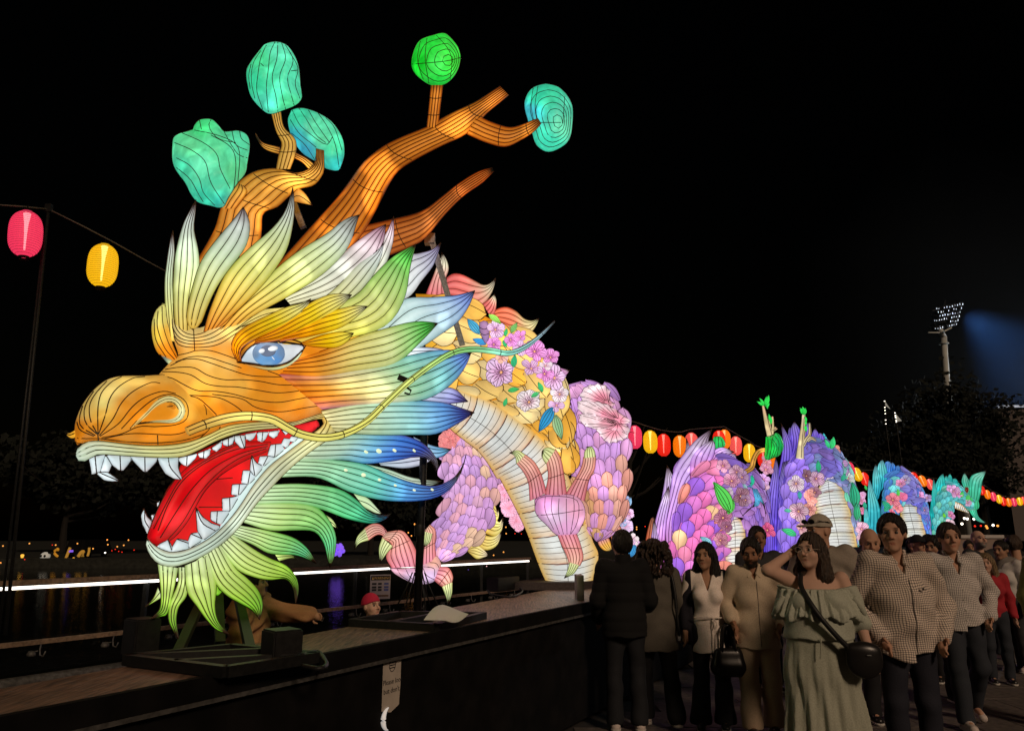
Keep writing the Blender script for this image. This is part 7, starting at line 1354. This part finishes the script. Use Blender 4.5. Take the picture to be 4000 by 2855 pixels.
SAGE = cloth('sage_gauze', (.36, .38, .31)); SAGEK = cloth('sage_skirt_gauze', (.33, .34, .27)); KHAKI = cloth('khaki_coat', (.085, .075, .06)); BROWN = cloth('brown_jacket', (.15, .115, .09)); HOOD = cloth('sand_hoodie', (.26, .22, .18)); ORANGE = cloth('tan_orange_anorak', (.27, .135, .065)); REDC = cloth('red_coat', (.35, .02, .03)); GREY = cloth('grey_stripe_shirt', (.24, .22, .20), 'stripe'); LIMEC = cloth('olive_yellow_coat', (.22, .21, .07)); WHITEC = cloth('white_blouse', (.5, .48, .46)); DGREY = cloth('charcoal_jacket', (.03, .03, .032))
SNEAK = mat('white_sneaker', (.50, .43, .40), .6, vary=.15); BSHOE = mat('black_leather', (.012, .011, .011), .3); CAPM_ = cloth('sand_cap', (.34, .30, .25)); REDB = cloth('crimson_beanie', (.42, .015, .05))
SK1, SK2, SK3, SK4 = (.44, .25, .17), (.34, .19, .12), (.25, .125, .075), (.50, .31, .23)
BRN, DBR, GRY, BLD = (.030, .017, .010), (.010, .007, .005), (.12, .11, .10), (.22, .15, .08)
# couple seen from behind
t, j, T = person('man seen from behind in black puffer jacket and dark jeans at the stage edge', 2428, 7.1, 1.72, R(176), .25, -.08, .92, 0, SK1, 'short', DBR, PUFF, dict(o=.03, hem=.80, collar=True, quilt=True, vneck=0), cloth('near_black_jeans', (.009, .010, .013)), dict(flare=.02), SNEAK, dict(elL=(.24, .0, 1.12), wrL=(.23, -.18, .93), elR=(-.24, .0, 1.12), wrR=(-.21, -.2, .95)))
t, j, T = person('woman with frizzy shoulder-length curls seen from behind in a khaki coat', 2548, 7.25, 1.62, R(188), -.2, 0, 1.05, 0, SK2, 'curly', BRN, KHAKI, dict(o=.035, hem=.70, amp=.006, vneck=0, flare=.01, name='coat'), BLACKC, dict(flare=.03), SNEAK, dict(kneeL=(.11, -.06, .49), ankL=(.10, -.12, .085), kneeR=(-.10, .08, .49), ankR=(-.10, .20, .12)), female=True)
STRAP = mat('black_strap', (.010, .010, .010), .5)
def strap(t, pts, r=.014, m=None, name='strap', n=24): o = mobj(name, *tube_geo(spline(pts, n), r, 6), m or STRAP); o.parent = t; return o
strap(t, [(-.12, .02, 1.455), (-.14, .10, 1.44), (-.16, .145, 1.25), (-.17, .155, 1.0), (-.18, .155, .84)], .016)
mb = MB(); mb.box(-.026, .0, .15, .165, .80, .85, Matrix.Translation((-.165, 0, 0))); o = mb.build('buckle', STEEL); o.parent = t
# laughing couple
t3, j3, T3 = person('smiling woman with long black hair, ivory tie-waist top and black handbag', 2752, 7.15, 1.61, R(-14), R(-18), 0, .92, 0, SK2, 'long', DBR, IVORY, dict(o=.014, hem=.70, amp=.004, vneck=.13, flare=.025, sleeve=.5, name='top'), BLACKC, dict(flare=.045), BSHOE, dict(kneeL=(.10, -.06, .49), ankL=(.10, .0, .085), kneeR=(-.10, -.02, .49), ankR=(-.13, -.06, .085), elL=(.25, .02, 1.12), wrL=(.24, -.12, .93)), female=True)
v = Vol((-.42, -.25, .6), (.42, .3, 1.5), .0085)
for s, S in ((1, 'L'), (-1, 'R')):
    v.cone(j3['sh' + S], j3['el' + S], .066, .056, .03); v.cone(j3['el' + S], j3['el' + S] + (j3['wr' + S] - j3['el' + S]) * .85, .056, .043, .03); v.cone((s * .13, .02, 1.41), (s * .15, .02, .80), .07, .08, .05)
v.cone((0, .075, 1.38), (0, .085, .80), .085, .10, .05, sx=1.5); X, Yg, Z = v.grid(); v.cut(.76 - Z + np.zeros_like(v.F)); v.cut(np.where((np.abs(X) < .155) & (Yg < .03), 1, -1) + np.zeros_like(v.F)); sub(t3, 'cardigan', v, cloth('black_navy_cardigan', (.012, .011, .018)))
strap(t3, [(-.15, -.115, 1.03), (0, -.165, 1.035), (.15, -.115, 1.03)], .007, IVORY, 'waist_tie'); strap(t3, [(.04, -.165, 1.03), (.05, -.185, .9), (.045, -.19, .74), (.05, -.19, .62)], .005, IVORY, 'waist_tie'); strap(t3, [(.04, -.165, 1.03), (.07, -.175, .98), (.05, -.18, .94), (.035, -.165, 1.02)], .005, IVORY, 'waist_tie')
# beard man
t, j, T = person('bearded man laughing downwards in loose beige linen shirt and tan trousers', 2930, 7.0, 1.66, R(-12), R(-10), .28, .93, 0, SK3, 'short', DBR, BEIGE, dict(o=.032, hem=.74, amp=.007, vneck=.05, collarflap=True, tails=False, flare=.02, placket=True, cuff=.8), TAN, dict(o=.03, flare=.02), BSHOE, dict(kneeL=(.10, -.03, .49), ankL=(.10, .03, .085), kneeR=(-.10, -.06, .49), ankR=(-.10, -.08, .085), elR=(-.27, .06, 1.13), wrR=(-.22, -.12, .97), elL=(.26, .08, 1.14), wrL=(.20, -.06, .95)), beard=True)
hb = Vector(W(2842, 2500, 6.95)); bag = thing('handbag', 'soft black handbag hanging from a hand between the ivory top and beige shirt', 'bag', tuple(hb))
v = Vol((-.22, -.14, -.36), (.22, .14, .06), .008); v.cone((-.08, 0, -.22), (.08, 0, -.22), .085, .085, .03, .8); v.cone((-.07, 0, -.12), (.07, 0, -.12), .06, .06, .04, .7); P_, F_ = v.mesh(); o = mobj('bag_body', P_ + np.array(hb), F_, BSHOE, bag)
for d in (-.03, .03): obj('handle', mesh_data('handle', *tube_geo(spline([hb + Vector(q) for q in ((-.06, d, -.1), (-.04, d, .08), (0, d, .13), (.04, d, .08), (.06, d, -.1))], 18), .009, 6), [BSHOE]), bag)
# woman in sage dress
t5, j5, T5 = person('woman in sage off-shoulder dress and rimless glasses with hand behind her head', 3165, 5.68, 1.69, R(-10), R(-38), -.03, 1.24, .5, SK4, 'long', (.05, .032, .022), SAGE, dict(o=.03, hem=.98, amp=.006, vneck=-.2, sleeve=.5, offshoulder=1.325, name='dress_top'), SAGEK, dict(skirt=True, name='skirt'), BSHOE, dict(elR=(-.35, -.10, 1.47), wrR=(-.14, .05, 1.60), elL=(.30, .0, 1.10), wrL=(.33, -.06, .90)), female=True, h=.0075)
v = Vol((-.55, -.4, 1.0), (.55, .35, 1.45), .009); v.cone((0, .01, 1.30), (0, -.02, 1.13), .180, .215, .03, .92, sx=1.48); X, Yg, Z = v.grid(); an = np.arctan2(X / 1.4, Yg + .02); v.F = (v.F + .007 * np.sin(an * 22 + 2 * np.sin(9 * Z)) + .006 * np.sin(an * 47)).astype(np.float32); v.cut(np.maximum(Z - 1.335, 1.125 + .02 * np.sin(an * 9) - Z) + np.zeros_like(v.F)); sub(t5, 'ruffle', v, SAGE)
strap(t5, [(-.25, -.10, 1.285), (-.30, -.10, 1.20), (-.32, -.02, 1.14)], .02, SAGE, 'sleeve_gather'); strap(t5, [(.25, -.08, 1.28), (.31, -.06, 1.18), (.31, .03, 1.12)], .03, SAGE, 'sleeve_gather')
strap(t5, [(-.10, -.02, 1.44), (-.12, -.13, 1.35), (-.06, -.232, 1.2), (.05, -.245, 1.05), (.15, -.225, .94)], .020); strap(t5, [(-.03, -.205, 1.0), (-.035, -.208, .93), (-.045, -.205, .86)], .005, SAGEK, 'waist_tie')
bg = Vector((.25, -.215, .86)); v = Vol((-.0, -.36, .68), (.5, -.06, 1.05), .008); v.ell(tuple(bg), (.125, .05, .125), .02); v.cone((.16, -.215, .94), (.33, -.2, .93), .03, .03, .05); o = sub(t5, 'tmp', v, BSHOE)
cb = thing('crossbody_bag', 'round black crossbody bag at the hip of the sage dress', 'bag', tuple(Vector((W(3165, 2095, 5.68)[0], 5.68, 0)))); cb.rotation_euler = (0, 0, R(-10)); cb.scale = t5.scale; o.parent = cb; o.name = 'bag_body'
for q in (((.175, -.23, .955), (.19, -.245, .93), (.2, -.24, .915)), ): strap(cb, q, .008, mat('gold_ring', (.5, .35, .15), .3, .9), 'ring', 8)
mb = MB(); mb.box(.255, .285, -.277, -.27, .90, .905); o = mb.build('logo_bar', STEEL); o.parent = cb
Rg = lambda q: tuple((np.array(q) - T5[1]) @ T5[0].T * T5[2] + T5[3]); GL = mat('pale_wire_frame', (.6, .5, .42), .3, .5)
gp_ = [Rg((s * .033 + .024 * math.cos(a), -.112, 1.642 + .018 * math.sin(a))) for s in (1,) for a in np.linspace(0, 6.28, 16)]; strap(t5, gp_, .0022, GL, 'glasses_rim', 24)
strap(t5, [Rg((-.033 + .024 * math.cos(a), -.112, 1.642 + .018 * math.sin(a))) for a in np.linspace(0, 6.28, 16)], .0022, GL, 'glasses_rim', 24); strap(t5, [Rg((-.01, -.112, 1.646)), Rg((.01, -.112, 1.646))], .002, GL, 'bridge', 3); strap(t5, [Rg((.056, -.11, 1.645)), Rg((.08, -.03, 1.648)), Rg((.082, .01, 1.64))], .002, GL, 'glasses_arm', 8)
strap(t5, [(.295, -.05, .925), (.325, -.09, .92), (.36, -.05, .93), (.33, -.02, .935), (.295, -.05, .925)], .006, BSHOE, 'bracelet', 16)
# two men in checked shirts
t, j, T = person('tall man in brown checked shirt hands in pockets, looking aside', 3488, 5.72, 1.83, R(-6), R(-24), .03, 1.0, .45, SK1, 'short', (.012, .009, .008), CHK1, dict(o=.03, hem=.76, amp=.008, vneck=.07, collarflap=True, tails=True, placket=True, cuff=.98, flare=.02), NAVY, dict(flare=.012), BSHOE, dict(elL=(.315, .07, 1.12), wrL=(.215, -.10, .92), elR=(-.295, .07, 1.12), wrR=(-.20, -.10, .92)))
mb = MB(); mb.box(.085, .112, -.178, -.172, 1.232, 1.238); mb.box(.09, .098, -.178, -.172, 1.238, 1.25); o = mb.build('shirt_emblem', BLACKC); o.parent = t
t, j, T = person('man walking in open-collar grey checked shirt, jeans and white sneakers', 3706, 7.2, 1.79, R(-8), R(-6), .03, 1.0, .1, SK1, 'short', BRN, CHK2, dict(o=.026, hem=.80, amp=.008, vneck=.12, collarflap=True, tails=True, buttons=6, cuff=.98, flare=.01), DENIM, dict(flare=.012), SNEAK, dict(kneeR=(-.10, -.10, .49), ankR=(-.10, -.13, .085), kneeL=(.11, -.04, .50), ankL=(.13, .26, .13), toeL=(.14, .12, .05), elL=(.32, .08, 1.13), wrL=(.215, -.08, .93), elR=(-.26, .08, 1.13), wrR=(-.22, -.05, .9)))
# behind them
person('bald man looking down in brown jacket between the checked shirt and the cap', 3392, 7.35, 1.76, R(-6), R(-8), .30, 1.12, .2, SK1, 'bald', BRN, BROWN, dict(o=.035, hem=.82, amp=.008, vneck=.05, collar=False, name='jacket'), BLACKC, dict(flare=.015), BSHOE, h=.0085)
person('man in sand cap with sunglasses on top and hooded sweatshirt, facing left', 3208, 7.1, 1.86, R(-30), R(-40), .05, 1.1, .1, SK1, 'cap', GRY, HOOD, dict(o=.04, hem=.85, amp=.008, vneck=0, hood=True, name='hoodie'), DGREY, {}, BSHOE, h=.0085, extra=dict(hatmat=CAPM_, shades=True))
person('dark-haired man in black partly hidden behind the bearded man', 2958, 8.8, 1.78, R(-4), R(4), .05, 1.0, 0, SK3, 'short', DBR, DGREY, dict(vneck=.03), BLACKC, {}, BSHOE, h=.010)
H2 = .012
person('small dark-haired person far behind the bald man in brown', 3362, 12.5, 1.50, R(180), 0, 0, 1, 0, SK2, 'short', DBR, DGREY, dict(vneck=0), BLACKC, {}, None, h=H2)
person('man in dark cap standing behind the tall checked shirt', 3582, 10.5, 1.68, R(10), 0, 0, 1, 0, SK1, 'cap', DBR, BLACKC, dict(vneck=.03), BLACKC, {}, None, h=H2, extra=dict(hatmat=BLACKC, shades=False))
person('woman with dark bob glancing left between the two checked shirts', 3650, 9.2, 1.68, R(-40), R(-20), .15, .95, 0, SK2, 'long', DBR, BLACKC, dict(vneck=.03), BLACKC, {}, BSHOE, h=.010, female=True)
person('child peeking over the shoulder of the walking man', 3684, 8.2, 1.53, R(-5), 0, 0, .9, 0, SK1, 'short', BRN, DGREY, dict(vneck=.03), BLACKC, {}, BSHOE, h=.010)
person('balding man with grey beard and charcoal jacket farther back by the barrier', 3822, 11.0, 1.76, R(5), 0, -.1, 1.08, .1, SK4, 'bald', GRY, DGREY, dict(vneck=.05), DENIM, {}, SNEAK, h=.011, beard=True)
person('blond child in red coat behind the walking man', 3838, 9.2, 1.47, R(-15), R(-20), .1, .95, 0, SK4, 'long', BLD, REDC, dict(vneck=0, name='coat'), DENIM, {}, BSHOE, h=.010, female=True)
person('woman in white blouse among the far crowd at the right', 3905, 10.0, 1.62, R(-60), 0, .1, .95, 0, SK2, 'tied', DBR, WHITEC, dict(vneck=.05), DGREY, {}, SNEAK, h=.011, female=True)
person('man seen from behind in grey striped shirt and black trousers at the right', 3955, 10.0, 1.68, R(172), R(-20), .1, 1.05, 0, SK1, 'short', (.05, .03, .02), GREY, dict(vneck=0, o=.03), BLACKC, dict(flare=.01), BSHOE, h=.010)
person('person in olive yellow coat cut off by the right edge', 4110, 7.0, 1.74, R(-10), 0, 0, 1.1, 0, SK1, 'short', BRN, LIMEC, dict(hem=.62, o=.045, vneck=0, name='coat', flare=.03), BLACKC, {}, BSHOE, h=.010)
for i, (px, Y, hgt, c, hr, lb) in enumerate([(3625, 13, 1.7, BLACKC, 'short', 'far man in black left of the dark bob'), (3880, 14.8, 1.62, DGREY, 'long', 'far woman at the end of the pale barrier'), (3930, 16, 1.7, BLACKC, 'short', 'far man in black near the right edge lights'), (3560, 14, 1.66, DGREY, 'long', 'far woman behind the man in dark cap'), (3780, 12.8, 1.6, BROWN, 'short', 'far man in brown left of the balding man')]):
    person(lb, px, Y, hgt, R(rng.uniform(-40, 40)), 0, 0, 1, 0, SK2, hr, DBR, c, dict(vneck=0), BLACKC, {}, None, h=.014, female=hr == 'long')
# beyond the stage
person('person in tan orange anorak pointing to the right behind the beard', 1005, 5.9, 1.42, R(78), R(20), -.1, 1.1, 0, SK2, 'short', DBR, ORANGE, dict(o=.05, hem=.80, amp=.02, freq=1.3, vneck=0, hood=True, name='anorak'), BLACKC, {}, None, dict(elL=(.23, -.22, 1.33), wrL=(.18, -.50, 1.32), elR=(-.25, -.06, 1.14), wrR=(-.2, -.22, 1.02)), h=.009)
person('small child in crimson beanie looking over the stage', 1462, 6.9, 1.12, R(40), R(10), -.1, .9, 0, SK4, 'beanie', DBR, DGREY, dict(o=.03, vneck=0), BLACKC, {}, None, h=.009, child=True, extra=dict(hatmat=REDB))
